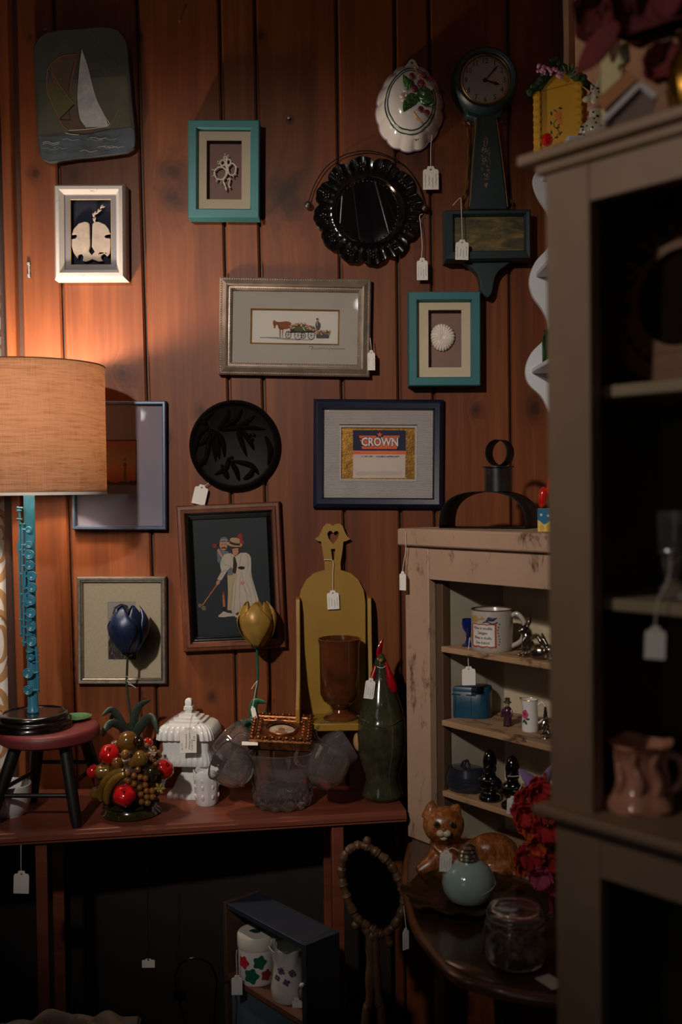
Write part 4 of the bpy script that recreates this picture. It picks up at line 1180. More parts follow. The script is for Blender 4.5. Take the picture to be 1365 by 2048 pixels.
# amber goblet standing on it
AMB = mat('amber_brown_glaze', (104, 54, 26), 0.14, var=0.4, vs=14, coat=0.7, c2=(58, 30, 18))
zt_w = zt + c.z
gy = YW - 0.066
g0 = P(681, 1434, gy)
s_ = gy / FPX
hp = lambda h: (1434 - h) * s_
gb = thing('goblet', 'brown glazed pottery goblet standing on the mustard wall shelf', 'goblet', (g0.x, gy, zt_w))
O('cup', gb, AMB, lathe([(0.0005, 0.002), (34 * s_, 0), (35 * s_, 0.004), (30 * s_, 0.010), (17 * s_, 0.016), (15 * s_, 0.021), (20 * s_, 0.028), (34 * s_, 0.040), (40 * s_, 0.055), (40.5 * s_, 0.10), (41 * s_, hp(1285)), (43 * s_, hp(1276)), (43.5 * s_, hp(1272)), (41 * s_, hp(1272)), (39 * s_, hp(1280)), (38 * s_, 0.10), (36 * s_, 0.06), (20 * s_, 0.045), (0.0005, 0.042)], 48))

# ------------------------------------------------------------------ small wall hardware
nail_spots = [(92, 62), (410, 838), (578, 238), (360, 45), (658, 822)]
for i, (x, y) in enumerate(nail_spots):
    p = P(x, y, YW)
    o = O('nail', None, mat('nail_steel', (150, 140, 130), 0.4, 0.8), T(lathe([(0.0012, -0.004), (0.0012, 0.006), (0.0028, 0.006), (0.0026, 0.0075), (0.0005, 0.0078)], 10), (0, 0, 0), (rad(90), 0, 0)), loc=p)
    tag(o, ['small bright nail above the slate plaque', 'small nail just left of the round dark plaque', 'bent nail right of the upper teal shadow box', 'small nail high on the wall right of the slate plaque', 'small nail left of the navy framed CROWN label'][i], 'nail')
p = P(59, 540, YW)
ht_ = thing('wall_clip', 'little bright metal clip screwed to the far left board', 'hook', p)
O('clip', ht_, mat('zinc', (170, 170, 168), 0.3, 0.9), box(-0.0025, 0.0025, -0.004, 0, -0.016, 0.010), box(-0.0035, 0.0035, -0.008, 0, 0.008, 0.016), box(-0.0035, 0.0035, -0.007, 0, -0.018, -0.009), bevel=0.001)
price_tag('price tag hanging from the lower right of the silver flower cart frame', (743, 706), (15, 40), 0, YW - 0.028, [(743, 698), (742, 688), (741, 676)], rows=2, seed=41)

# ------------------------------------------------------------------ red brown console table
ZT = 0.75
TOPW = wood('red_stained_wood', (92, 44, 32), (134, 70, 50), 0, 0.45, 0.8, 0.15)
A, B = G(0, 1669, ZT), G(800, 1622, ZT)
dv = (B - A).normalized(); ang = math.atan2(dv.y, dv.x)
A2 = A - dv * 0.35
Lt = (Vector((0.125, 0, 0)) - A2).x / dv.x
tb = thing('console_table', 'long red brown console table with a moulded front edge under the pictures', 'table', (A2.x, A2.y, 0), (0, 0, ang))
bl = YW - 0.016
def back(xl):
    w = A2.x + dv.x * xl
    return (bl - (A2.y + dv.y * xl)) / dv.x
prof = [(0, -0.022), (0.0, -0.017), (-0.004, -0.0155), (-0.004, -0.0075), (0.0, -0.0065), (0.001, -0.001), (0.003, 0)]
# top: moulded front lip, back edge follows the wall
v = []
for x in (0, Lt):
    v += [(x, y, ZT + z) for y, z in prof] + [(x, back(x) - 0.0, ZT), (x, back(x), ZT - 0.022)]
n = len(prof) + 2
O('tabletop', tb, TOPW, (v, [(i, (i + 1) % n, n + (i + 1) % n, n + i) for i in range(n)] + [tuple(range(n)), tuple(range(2 * n - 1, n - 1, -1))], 0), ang=25)
def leg(px0, px1, nm='leg'):
    Yl = A2.y + 0.03
    for _ in range(4):
        p = P((px0 + px1) / 2, 1800, Yl); xl = (p.x - A2.x) / dv.x; Yl = A2.y + dv.y * xl + 0.028
    w = (px1 - px0) * Yl / FPX
    O(nm, tb, TOPW, box(xl - w / 2, xl + w / 2, 0.008, 0.008 + w, 0, ZT - 0.022), bevel=0.002)
    return xl
xl1 = leg(80, 103); xl2 = leg(667, 691)
O('apron', tb, TOPW, box(xl1, xl2, back(xl1) - 0.03, back(xl1) - 0.014, ZT - 0.08, ZT - 0.022))
O('back_panel', tb, wood('shade_dark_board', (20, 12, 9), (32, 20, 14), 2, 0.75), ([(x, back(x) - d, z) for x in (0.02, Lt - 0.004) for d in (0.012, 0.004) for z in (0.02, ZT - 0.0225)], [(0, 1, 5, 4), (2, 3, 7, 6), (0, 2, 3, 1), (4, 5, 7, 6), (1, 3, 7, 5), (0, 4, 6, 2)], 0))  # added dark panel, stands in for the shade under the table
for xl in (xl1 + 0.0, xl2):
    O('leg', tb, TOPW, box(xl - 0.012, xl + 0.012, back(xl) - 0.05, back(xl) - 0.026, 0, ZT - 0.022), bevel=0.002)

# ------------------------------------------------------------------ little stool
STY = 2.015
sp = P(97, 1452, STY)
ZS = sp.z
st = thing('milking_stool', 'small four-legged stool with dark red seat and black legs', 'stool', (sp.x, sp.y, ZT))
hs = ZS - ZT
SEATW = worn('dark_red_paint', (112, 42, 44), (70, 34, 30), 0.30, 40, 0.5, (0.3, 1, 1), 0.15)
BLKP = mat('black_paint', (20, 18, 18), 0.45, var=0.3, bump=0.2, bs=90)
rs = 99 * STY / FPX
O('seat', st, [SEATW, BLKP], lathe([(0.001, hs - 0.026), (rs * 0.93, hs - 0.027), (rs, hs - 0.022), (rs * 1.01, hs - 0.008), (rs * 0.98, hs - 0.002), (rs * 0.94, hs), (rs * 0.6, hs - 0.001), (0.001, hs - 0.001)], 48, lambda a, r, z, i: (r * (1 + 0.012 * math.sin(3 * a)), z)))
legs = []
for (tx, ty, bx_, by) in ((0.046, -0.050, 0.076, -0.082), (-0.050, -0.048, -0.098, -0.075), (0.058, 0.046, 0.092, 0.078), (-0.035, 0.052, -0.062, 0.085)):
    a, b = Vector((tx, ty, hs - 0.026)), Vector((bx_, by, 0.0))
    b = b + (b - a).normalized() * 0.0
    legs.append((a, b))
    O('leg', st, BLKP, tube([a, a.lerp(b, 0.35), a.lerp(b, 0.9), b], [0.0125, 0.0125, 0.011, 0.009], 14))
for i, j, t in ((0, 1, 0.62), (2, 3, 0.42), (0, 2, 0.5), (1, 3, 0.55)):
    p, q = legs[i][0].lerp(legs[i][1], t), legs[j][0].lerp(legs[j][1], t)
    O('stretcher', st, BLKP, tube([p, q], 0.0045, 10))

# ------------------------------------------------------------------ flute lamp
bpx = P(70, 1436, STY + 0.0)
lx, ly = bpx.x, STY - 0.005
lp = thing('table_lamp', 'table lamp made from a turquoise flute with a tan linen drum shade', 'lamp', (lx, ly, ZS - 0.0005))
rb = 75 * STY / FPX
O('lamp_base', lp, BLACKW, lathe([(0.001, 0), (rb * 1.0, 0), (rb * 1.01, 0.004), (rb * 0.97, 0.009), (rb * 0.985, 0.012), (rb * 0.97, 0.017), (rb * 0.90, 0.020), (rb * 0.92, 0.023), (rb * 0.90, 0.028), (rb * 0.84, 0.031), (rb * 0.80, 0.0315), (rb * 0.78, 0.029), (0.001, 0.029)], 64), ang=50)
TURQ = mat('turquoise_paint', (56, 124, 150), 0.32, var=0.15, vs=20, coat=0.2)
zp = lambda py: P(62, py, ly).z - ZS
xp = lambda px, py: P(px, py, ly).x - lx
s_ = ly / FPX
q0, q1 = (xp(66.5, 1415), zp(1422)), (xp(58, 985), zp(975))
def on(t): return (q0[0] + (q1[0] - q0[0]) * t, 0, q0[1] + (q1[1] - q0[1]) * t)
def at_y(py):
    t = (zp(py) - q0[1]) / (q1[1] - q0[1]); return on(t)
O('flute_tube', lp, TURQ, tube([at_y(1424), at_y(1419), at_y(1418), at_y(1410), at_y(1409), at_y(1300), at_y(1150), at_y(1060), at_y(880)], [11.5 * s_, 11.5 * s_, 10.6 * s_, 10.6 * s_, 10.2 * s_, 9.8 * s_, 9.8 * s_, 10.8 * s_, 10.8 * s_], 24), ang=50)
KF = V2(4.36, 20, 960)
def kp(x, y, d):
    p = KF(x, y); w = P(p[0], p[1], ly)
    return Vector((w.x - lx, -d, w.z - ZS))
def key(x, y, r, side=-1, arm=None, d=0.0175, squash=1.0):
    c = kp(x, y, d); r = r / 4.36 * s_
    sh = [T(lathe([(r * 0.8, -0.003), (r, -0.001), (r, 0.0015), (r * 0.86, 0.0024), (r * 0.62, 0.0012), (r * 0.5, 0.0018), (r * 0.25, 0.0006), (0.0004, 0.0006)], 28), c, (rad(90), 0, 0), (1, squash, 1))]
    if arm:
        e = kp(arm[0], arm[1], d - 0.002)
        sh.append(tube([c + (e - c).normalized() * r * 0.7 + Vector((0, 0.001, 0)), c.lerp(e, 0.6), e], [r * 0.55, r * 0.22, r * 0.18], 8, flat=0.6))
    O('key', lp, TURQ, *sh)
for k in ((186, 428, 28, (118, 422)), (190, 558, 31, (118, 558)), (193, 643, 43, (125, 645)), (196, 735, 43, (125, 738)), (214, 828, 43, (148, 832)), (216, 928, 44, (150, 935)),
          (206, 1040, 44, (128, 1052)), (206, 1148, 45, (140, 1158)), (208, 1264, 45, (135, 1272)), (212, 1392, 46, (140, 1405)), (182, 1668, 46, (265, 1662)), (182, 1815, 42, (268, 1815))):
    key(k[0], k[1], k[2], arm=k[3])
for k in ((188, 1208, 30, 0.42), (190, 1334, 32, 0.42), (198, 1472, 34, 0.62), (205, 1530, 36, 0.8), (178, 1078, 24, 0.7)):
    key(k[0], k[1], k[2], squash=k[3], d=0.019)
for a, d, r in (((98, 232, 98, 700, 112, 1360), 0.010, 0.0022), ((128, 372, 128, 700, 140, 1030, 142, 1435), 0.014, 0.0026), ((152, 785, 152, 945), 0.0155, 0.0023), ((155, 985, 158, 1060), 0.0155, 0.0026),
                ((246, 1440, 252, 1600, 262, 1840), 0.012, 0.0028), ((88, 530, 78, 570, 84, 610, 96, 660), 0.009, 0.0016)):
    O('rod', lp, TURQ, tube([kp(a[i], a[i + 1], d) for i in range(0, len(a), 2)], r, 10))
posts = [(82, 238, 132, 240), (82, 265, 120, 262), (82, 338, 125, 340), (110, 380, 148, 380), (108, 606, 148, 606), (108, 815, 150, 815), (118, 990, 160, 988), (102, 1210, 140, 1208), (108, 1335, 128, 1332), (128, 1052, 160, 1050), (128, 1272, 165, 1270), (128, 1400, 160, 1405), (215, 1578, 270, 1576), (245, 1665, 275, 1660), (250, 1718, 278, 1716), (240, 1815, 275, 1818), (235, 1480, 262, 1490), (240, 1520, 268, 1522)]
O('post', lp, TURQ, *[tube([kp(a, b, 0.011), kp(c_, d_, 0.013)], 0.0017, 8) for a, b, c_, d_ in posts], *[ell(kp(a, b, 0.011), 0.0026, 8, 6) for a, b, c_, d_ in posts])['kind'] = 'stuff'
# shade
sh_ = NT('tan_linen_shade')
w1 = sh_.noise(sh_.coord((30, 30, 700)), 1.0, 3, 0.6); w2 = sh_.noise(sh_.coord((500, 500, 20)), 1.0, 3, 0.6); w3 = sh_.noise(sh_.coord((9, 9, 160)), 1.0, 4, 0.7)
wv = sh_.math('ADD', sh_.math('MULTIPLY', w1, 0.45), sh_.math('ADD', sh_.math('MULTIPLY', w2, 0.2), sh_.math('MULTIPLY', w3, 0.35)))
colr = sh_.ramp(wv, [(0.38, rgb(142, 102, 76)), (0.5, rgb(188, 144, 114)), (0.62, rgb(206, 164, 134))])
pr = sh_.principled(colr, 0.9, 0, wv, 0.4, 0.0008)
tr = sh_.n('ShaderNodeBsdfTranslucent'); sh_.l(sh_.mix(1.0, colr, (0.37, 0.315, 0.255), 'MULTIPLY'), tr.inputs[0])
mx = sh_.n('ShaderNodeMixShader'); mx.inputs[0].default_value = 0.5
sh_.l(pr.outputs[0], mx.inputs[1]); sh_.l(tr.outputs[0], mx.inputs[2]); sh_.l(mx.outputs[0], sh_.out.inputs[0])
LINING = mat('white_shade_lining', (230, 220, 210), 0.8)
Rs = 0.151
cs = (xp(60, 985), 0.0)
zb_, zt_ = zp(986), zp(733)
shp = lathe([(Rs, zb_), (Rs * 0.999, zb_ + 0.12), (Rs * 0.998, zt_)], 96, cap=(False, False))
O('lamp_shade', lp, sh_.m, T(shp, (cs[0], cs[1], 0)), ang=80)
lin2 = NT('shade_lining_cloth')
lc = lin2.ramp(lin2.noise(lin2.coord(40), 1, 3), [(0.3, (0.74, 0.71, 0.67)), (0.7, (0.80, 0.77, 0.73))])
pd = lin2.principled(lc, 0.9); tl2 = lin2.n('ShaderNodeBsdfTranslucent'); lin2.l(lc, tl2.inputs[0])
mx2 = lin2.n('ShaderNodeMixShader'); mx2.inputs[0].default_value = 0.45
lin2.l(pd.outputs[0], mx2.inputs[1]); lin2.l(tl2.outputs[0], mx2.inputs[2]); lin2.l(mx2.outputs[0], lin2.out.inputs[0])
O('shade_lining', lp, lin2.m, T(lathe([(Rs - 0.002, zb_ + 0.001), (Rs - 0.0022, zt_ - 0.001)], 96, cap=(False, False)), (cs[0], cs[1], 0)), ang=80)
O('shade_trim', lp, LINING, T(lathe([(Rs - 0.0008, zb_ - 0.004), (Rs + 0.0008, zb_ - 0.004), (Rs + 0.0012, zb_ - 0.001), (Rs - 0.0012, zb_ + 0.004), (Rs - 0.002, zb_ - 0.001), (Rs - 0.0008, zb_ - 0.004)], 96, cap=(False, False)), (cs[0], cs[1], 0)), label='white rolled trim')
O('shade_rim', lp, mat('rim_tape', (110, 76, 50), 0.9), T(torus(Rs * 0.999, 0.0012, 96, 6, axis='z'), (cs[0], cs[1], zt_)))
spider = [tube([(cs[0], cs[1], zt_ - 0.02), (cs[0] + Rs * 0.99 * math.cos(a), cs[1] + Rs * 0.99 * math.sin(a), zt_ - 0.002)], 0.0012, 6) for a in (0.3, 0.3 + 2.094, 0.3 + 4.189)]
O('spider', lp, BRASS, *spider)
pe = at_y(880)
O('socket', lp, BRASS, tube([pe, (pe[0], 0, pe[2] + 0.045)], 0.014, 16))
eb = NT('lit_bulb_glass'); em = eb.n('ShaderNodeEmission')
bbv = eb.noise(eb.coord(3), 1, 1)
eb.l(eb.ramp(bbv, [(0, (1.0, 0.79, 0.60)), (1, (1.0, 0.82, 0.64))]), em.inputs[0]); eb.l(em.outputs[0], eb.out.inputs[0])
rbulb = 0.026
em.inputs[1].default_value = LAMP_WATTS / (math.pi * 4 * math.pi * rbulb ** 2)
O('bulb', lp, eb.m, ell((pe[0], 0, pe[2] + 0.078), (rbulb, rbulb, rbulb * 1.25), 20, 14))

# small green saucer on the stool behind the lamp
p = P(150, 1427, STY + 0.083)
sa = O('saucer', None, mat('green_glaze', (92, 140, 92), 0.2, var=0.15, coat=0.5), lathe([(0.001, 0), (0.018, 0), (0.02, 0.002), (0.034, 0.0055), (0.0345, 0.007), (0.02, 0.004), (0.001, 0.003)], 40), loc=(P(150, 1427, STY + 0.055).x, STY + 0.055, ZS))
tag(sa, 'small green saucer on the red stool behind the lamp base', 'saucer')

# white ribbed bowl under the stool
p = G(22, 1640, ZT)
bw = O('bowl', None, WHITEG, lathe([(0.001, 0), (0.026, 0), (0.028, 0.004), (0.034, 0.012), (0.039, 0.026), (0.0415, 0.042), (0.042, 0.062), (0.0405, 0.064), (0.039, 0.060), (0.036, 0.03), (0.02, 0.012), (0.001, 0.01)], 60, lambda a, r, z, i: (r * (1 + 0.012 * math.sin(a * 2 + z * 260)), z)), loc=(P(22, 1640, 2.015).x, 2.015, ZT))
tag(bw, 'white ribbed pottery bowl under the red stool, between its legs', 'bowl')

# ------------------------------------------------------------------ ceramic fruit jar
FY = 2.035
fb = G(263, 1626, ZT); FY = fb.y
fj = thing('fruit_jar', 'glazed ceramic cookie jar shaped as a heap of fruit', 'cookie jar', (fb.x, FY, ZT))
s_ = FY / FPX
OLV = mat('olive_glaze', (44, 38, 16), 0.16, var=0.5, vs=20, coat=0.3)
GB = mat('green_brown_glaze', (98, 72, 28), 0.14, var=0.45, vs=16, coat=0.5, c2=(82, 50, 22))
PEARG = mat('golden_pear_glaze', (122, 92, 38), 0.12, var=0.35, vs=18, coat=0.5, c2=(86, 56, 24))
REDG = mat('red_apple_glaze', (186, 22, 26), 0.08, var=0.25, vs=25, coat=0.9)
GRAPE = mat('amber_grape_glaze', (142, 92, 40), 0.12, var=0.4, vs=30, coat=0.8, c2=(92, 52, 22))
NUT = mat('dark_nut_glaze', (40, 22, 12), 0.2, var=0.4, bump=0.6, bs=200, coat=0.6)
H = lambda py: (1632 - py) * s_
X = lambda px: (px - 263) * s_
O('foot', fj, OLV, lathe([(0.001, 0), (58 * s_, 0), (60 * s_, 0.004), (56 * s_, 0.008), (52 * s_, 0.011), (50 * s_, 0.018), (56 * s_, 0.022), (50 * s_, 0.026), (0.001, 0.028)], 48), ang=60)
O('heap', fj, mat('brown_heap_glaze', (62, 40, 20), 0.2, var=0.4, vs=20, coat=0.3), ell((0, 0, H(1558)), (72 * s_, 66 * s_, 62 * s_), 32, 20), ell((0, 0, H(1522)), (46 * s_, 40 * s_, 44 * s_), 24, 14))
CF = V2(7.583, 170, 1400)
def fp(x, y, d):
    p = CF(x, y); w = P(p[0], p[1], FY - d * s_)
    return Vector((w.x - fb.x, -d * s_, w.z - ZT))
def apple(x, y, r, d, tilt=(0.3, 0, 0), nm='apple'):
    r = r / 7.583 * s_
    sh = lathe([(0.0004, -0.92), (0.3, -0.97), (0.62, -0.84), (0.9, -0.4), (1.0, 0.1), (0.9, 0.55), (0.62, 0.83), (0.32, 0.88), (0.14, 0.76), (0.0004, 0.66)], 28, lambda a, rr, z, i: (rr * (1 + 0.05 * math.cos(5 * a)), z))
    O(nm, fj, [REDG, NUT], T(sh, fp(x, y, d), tilt, r), T(tube([(0, 0, 0.65), (0.08, 0, 1.0)], 0.07, 6), fp(x, y, d), tilt, r, 1))
apple(375, 830, 155, 40, (0.7, 0.15, 0))
apple(605, 1450, 170, 64, (0.9, 0.1, 0))
apple(1190, 1060, 150, 10, (0.4, 0.8, 0))
apple(950, 650, 75, 6, (0.3, 0.4, 0))
apple(130, 1080, 100, 4, (0.2, -0.8, 0))
O('orange', fj, PEARG, ell(fp(650, 630, 18), (160 / 7.583 * s_,) * 3, 26, 18))
O('nut', fj, NUT, ell(fp(835, 632, 34), (72 / 7.583 * s_, 60 / 7.583 * s_, 76 / 7.583 * s_), 14, 10), T(torus(62 / 7.583 * s_, 16 / 7.583 * s_, 18, 6), fp(800, 625, 40), (0, 0.0, 0.7)))
def pear(a, b, r0, r1, d, nm='pear'):
    pa, pb = fp(a[0], a[1], d), fp(b[0], b[1], d)
    k_ = s_ / 7.583
    p_ = [pa.lerp(pb, t) for t in (-0.45, -0.38, -0.2, 0, 0.25, 0.5, 0.75, 0.95, 1.05, 1.1)]
    rr = [0.0004, r0 * .55, r0 * .92, r0, r0 * .93, (r0 + r1) / 2, r1 * 1.08, r1, r1 * 0.7, 0.0004]
    O(nm, fj, PEARG, tube(p_, [q * k_ if q > 0.01 else 0.0004 for q in rr], 20))
pear((855, 880), (690, 985), 125, 62, 52)
pear((230, 1090), (390, 1075), 110, 95, 44, 'pear')
pear((150, 1440), (175, 1330), 80, 60, 26, 'pear')
pear((450, 700), (520, 660), 90, 70, 2, 'pear')
def banana(pts_, r, d0, d1):
    p_ = smooth_path([fp(x, y, d0 + (d1 - d0) * i / (len(pts_) - 1)) for i, (x, y) in enumerate(pts_)], 5)
    n_ = len(p_)
    O('banana', fj, PEARG, tube(p_, [r / 7.583 * s_ * (0.25 + 0.75 * math.sin(math.pi * min(1, max(0, (i + 1) / n_))) ** 0.5) for i in range(n_)], 12))
banana([(600, 1068), (480, 1090), (360, 1170), (270, 1300), (230, 1450), (260, 1540)], 62, 62, 44)
banana([(610, 1130), (500, 1170), (410, 1260), (350, 1380), (330, 1500), (350, 1580)], 68, 68, 54)
for (x, y) in ((650, 1115), (745, 1150), (838, 1170), (920, 1185), (805, 1055), (660, 1225), (748, 1270), (832, 1325), (915, 1290), (848, 1430), (935, 1375), (940, 1470), (1020, 1375), (1025, 1470), (950, 1560), (860, 1545), (625, 1205)):
    O('grape', fj, GRAPE, ell(fp(x, y, 66 - abs(x - 700) * 0.035), (48 / 7.583 * s_,) * 3, 12, 8))
for (x, y) in ((940, 690), (1040, 735), (1110, 800), (1130, 845), (1085, 875), (1040, 905), (985, 900), (960, 820), (1075, 960)):
    O('grape', fj, GRAPE, ell(fp(x, y, 36 - (x - 940) * 0.06), (42 / 7.583 * s_,) * 3, 12, 8))
for (x, y, r) in ((615, 830, 72), (490, 960, 84)):
    O('strawberry', fj, [GRAPE, NUT], ell(fp(x, y, 56), (r / 7.583 * s_, r / 7.583 * s_, r / 7.583 * s_ * 1.1), 16, 12), *[ell(fp(x + dx * r, y + dy * r, 56 + r / 7.583 * 0.86), 0.0011, 6, 4, mi=1) for dx, dy in ((-.4, -.3), (0, -.45), (.4, -.3), (-.45, .1), (0, .05), (.45, .1), (-.2, .45), (.25, .45))])
def rosette(x, y, d, m_, nm, r):
    c = fp(x, y, d); k_ = r / 7.583 * s_
    O(nm, fj, m_, *[ell(c + Vector((k_ * 0.62 * math.cos(a), -0.001, k_ * 0.62 * math.sin(a))), (k_ * 0.45, k_ * 0.3, k_ * 0.26), 10, 6, (0, -a, 0)) for a in [2 * math.pi * i / 6 for i in range(6)]], ell(c, k_ * 0.3, 8, 6))
rosette(1130, 1340, 36, mat('pale_olive_glaze', (150, 124, 66), 0.15, var=0.3, coat=0.7), 'blossom', 88)
rosette(1030, 800, 44, mat('white_brown_glaze', (190, 160, 130), 0.15, var=0.4, coat=0.7), 'blossom', 60)
pc = fp(1000, 1130, 46)
O('pineapple_leaves', fj, OLV, *[tube([pc + Vector((0.002 * math.cos(a * 7), 0, -0.012 + 0.024 * a)), pc + Vector((0.012 + 0.008 * math.sin(a * 9), -0.005, 0.012 * math.sin(a * 11) + 0.01 * a))], [0.0028, 0.0004], 6) for a in [i / 34 for i in range(34)]], ell(pc, (0.012, 0.008, 0.016), 12, 8))

# ------------------------------------------------------------------ metal tulips
def tulip(name, label, top, rpx, hpx, Y, stem_px, base_z, petal_m, stem_m, leaves, openness=1.0, yaw=0.0):
    c = P(top[0], top[1], Y); s = Y / FPX
    r, h = rpx * s, hpx * s
    t = thing(name, label, 'artificial flower', (P(stem_px[-1][0], stem_px[-1][1], Y).x, Y, base_z))
    o = Vector((c.x - t.location.x, 0, c.z - base_z))
    for i in range(6):
        a = yaw + 2 * math.pi * i / 6
        inner = i % 2
        R_ = r * (0.86 if inner else 1.0)
        def fn(u, v, a=a, R_=R_):
            vv = v
            w = 0.86 * math.sin(math.pi * (0.10 + 0.70 * vv)) + 0.05
            th = a + (u - 0.5) * 2 * w
            prof_r = R_ * (0.08 + 0.94 * math.sin(math.pi * (0.06 + 0.80 * vv)) ** 0.75) * openness
            flare = R_ * 0.10 * max(0, vv - 0.75) * 4 * (abs(u - 0.5) * 2)
            rr = prof_r + flare + 0.0012 * math.sin(9 * u + 7 * vv)
            z = -h / 2 + h * (vv ** 0.9) * (1 - 0.24 * (abs(u - 0.5) * 2) ** 2.2 * vv ** 2)
            return tuple(o + Vector((rr * math.cos(th), rr * math.sin(th), z)))
        O('petal', t, petal_m, sheet(fn, 10, 16), solid=0.0009)
    sp_ = [Vector((P(x, y, Y).x - t.location.x, 0, P(x, y, Y).z - base_z)) for x, y in stem_px]
    sp_.append(Vector((sp_[-1].x, 0, 0)))
    O('stem', t, stem_m, tube(smooth_path(sp_, 5), 0.0027, 8), ell(o + Vector((0, 0, -h / 2)), (0.010, 0.010, 0.006), 12, 8))
    for lf in leaves:
        w = lf[0]
        p_ = smooth_path([Vector((P(x, y, Y - d).x - t.location.x, -d, P(x, y, Y - d).z - base_z)) for x, y, d in lf[1]], 5)
        n_ = len(p_) - 1
        def fn(u, v, p_=p_, n_=n_, w=w):
            i = min(n_ - 1, int(v * n_)); q = p_[i].lerp(p_[i + 1], v * n_ - i)
            d = (p_[i + 1] - p_[i]).normalized()
            side = d.cross(Vector((0.0, 1, 0.25))).normalized()
            up = side.cross(d)
            k_ = w * math.sin(math.pi * (0.14 + 0.86 * v)) ** 0.7
            sgn = (u - 0.5) * 2
            return tuple(q + side * (sgn * k_) + up * (abs(sgn) ** 1.5 * k_ * 0.35))
        O('leaf', t, stem_m, sheet(fn, 6, 20), solid=0.0008)
    return t
BLUET = mat('dark_blue_petal', (34, 54, 92), 0.35, 0.3, var=0.55, vs=20, bump=0.2, bs=90, c2=(14, 20, 38))
GRNM = mat('dark_green_metal', (58, 70, 58), 0.42, 0.3, var=0.4, vs=18, bump=0.2, bs=100)
tulip('metal_tulip', 'dark blue metal tulip with arching green leaves behind the fruit jar', (257, 1260), 42, 96, 2.125, [(256, 1305), (254, 1370), (262, 1440), (263, 1480)], ZT, BLUET, GRNM,
      [(0.0085, [(262, 1485, 0.0), (240, 1440, 0.01), (222, 1420, 0.016), (204, 1432, 0.024)]), (0.010, [(262, 1490, 0.0), (250, 1462, 0.015), (228, 1448, 0.03), (212, 1456, 0.04), (205, 1474, 0.044)]),
       (0.009, [(263, 1490, 0.0), (266, 1450, 0.008), (276, 1415, 0.014), (302, 1399, 0.02)]), (0.0105, [(264, 1490, 0.0), (276, 1460, 0.014), (296, 1438, 0.024), (307, 1440, 0.03), (315, 1468, 0.034)]),
       (0.006, [(262, 1480, 0.0), (236, 1438, -0.01), (224, 1432, -0.012), (222, 1445, -0.012)])], 0.95, 0.25)
YELT = mat('yellow_petal', (186, 148, 72), 0.4, 0.2, var=0.35, vs=20, bump=0.2, bs=90, c2=(140, 104, 44))
GRNT = mat('teal_green_metal', (40, 96, 74), 0.42, 0.25, var=0.35, vs=18)
tulip('metal_tulip', 'yellow metal tulip in front of the croquet picture', (514, 1248), 39, 90, 2.13, [(514, 1295), (516, 1350), (511, 1400), (512, 1440)], ZT, YELT, GRNT,
      [(0.009, [(512, 1500, 0.0), (502, 1460, 0.008), (488, 1446, 0.012), (472, 1454, 0.016)]), (0.009, [(512, 1480, 0.0), (506, 1425, 0.006), (512, 1404, 0.008), (534, 1406, 0.012)]), (0.007, [(513, 1490, 0.0), (528, 1440, 0.0), (530, 1420, 0.0)])], 1.0, 0.5)
for lab, pth in (('loose white thread tied round the blue tulip stem', ((252, 1352), (258, 1356), (254, 1362), (262, 1368), (272, 1376), (266, 1372), (256, 1368))),
                 ):
    p_ = smooth_path([P(x, y, 2.119) for x, y in pth], 5)
    tag(O('thread', None, STRING, tube(p_, 0.0006, 5)), lab, 'thread')
price_tag('small price tag tied to the stem of the yellow tulip', (506, 1416), (11, 28), -14, 2.10, [(508, 1400), (513, 1372), (515, 1362), (510, 1368), (503, 1378)], rows=2, seed=51, yaw=-0.5)

# ------------------------------------------------------------------ milk glass candy dish (square, footed, lidded)
MILK = mat('milk_glass', (222, 222, 222), 0.14, var=0.04, vs=10, coat=0.4)
CY = 2.135
cb = Vector((P(381, 1590, CY).x, CY, ZT))
s_ = CY / FPX
cdh = thing('candy_dish', 'square white milk glass candy dish with stepped lid on a foot', 'candy dish', cb, (0, 0, rad(-6)))
def hz(py): return P(381, py, CY).z - ZT
def rrect(w, d, z, flute=0.0, n=10, ph=0.0, rc=0.12):
    """ring of a rounded, optionally fluted square"""
    o = []
    N = n * 8
    for k in range(4 * N):
        side, t = divmod(k, N); t = t / N * 2 - 1
        x, y = [(t, -1), (1, t), (-t, 1), (-1, -t)][side]
        f = flute * abs(math.sin(math.pi * n * (t + 1) / 2 + ph)) ** 0.7
        m = max(abs(x), abs(y)); e = (abs(x) ** 8 + abs(y) ** 8) ** (1 / 8)
        x, y = x / e * 1.0, y / e * 1.0
        o.append((x * (w + f), y * (d + f), z))
    return o
def loft(rings, cap=(True, True), mi=0):
    v = [p for r in rings for p in r]; n = len(rings[0]); f = []
    for i in range(len(rings) - 1):
        for k in range(n):
            f.append((i * n + k, i * n + (k + 1) % n, (i + 1) * n + (k + 1) % n, (i + 1) * n + k))
    if cap[0]: f.append(tuple(range(n - 1, -1, -1)))
    if cap[1]: f.append(tuple((len(rings) - 1) * n + k for k in range(n)))
    return (v, f, mi)
a = 52 * s_; dk = 0.80
h0, h1, h2 = 0.0, hz(1524), hz(1470)
O('foot', cdh, MILK, loft([rrect(38 * s_, 34 * s_, 0, 0.0018, 6), rrect(39 * s_, 35 * s_, 0.008, 0.002, 6), rrect(36 * s_, 32 * s_, 0.014, 0.001, 6), rrect(30 * s_, 28 * s_, 0.020, 0, 6), rrect(20 * s_, 19 * s_, 0.045, 0, 6), rrect(14 * s_, 13 * s_, h1 * 0.75, 0, 6), rrect(15 * s_, 14 * s_, h1 * 0.86, 0, 6), rrect(13 * s_, 12 * s_, h1 * 0.9, 0, 6), rrect(18 * s_, 17 * s_, h1 + 0.001, 0, 6)]), ang=50)
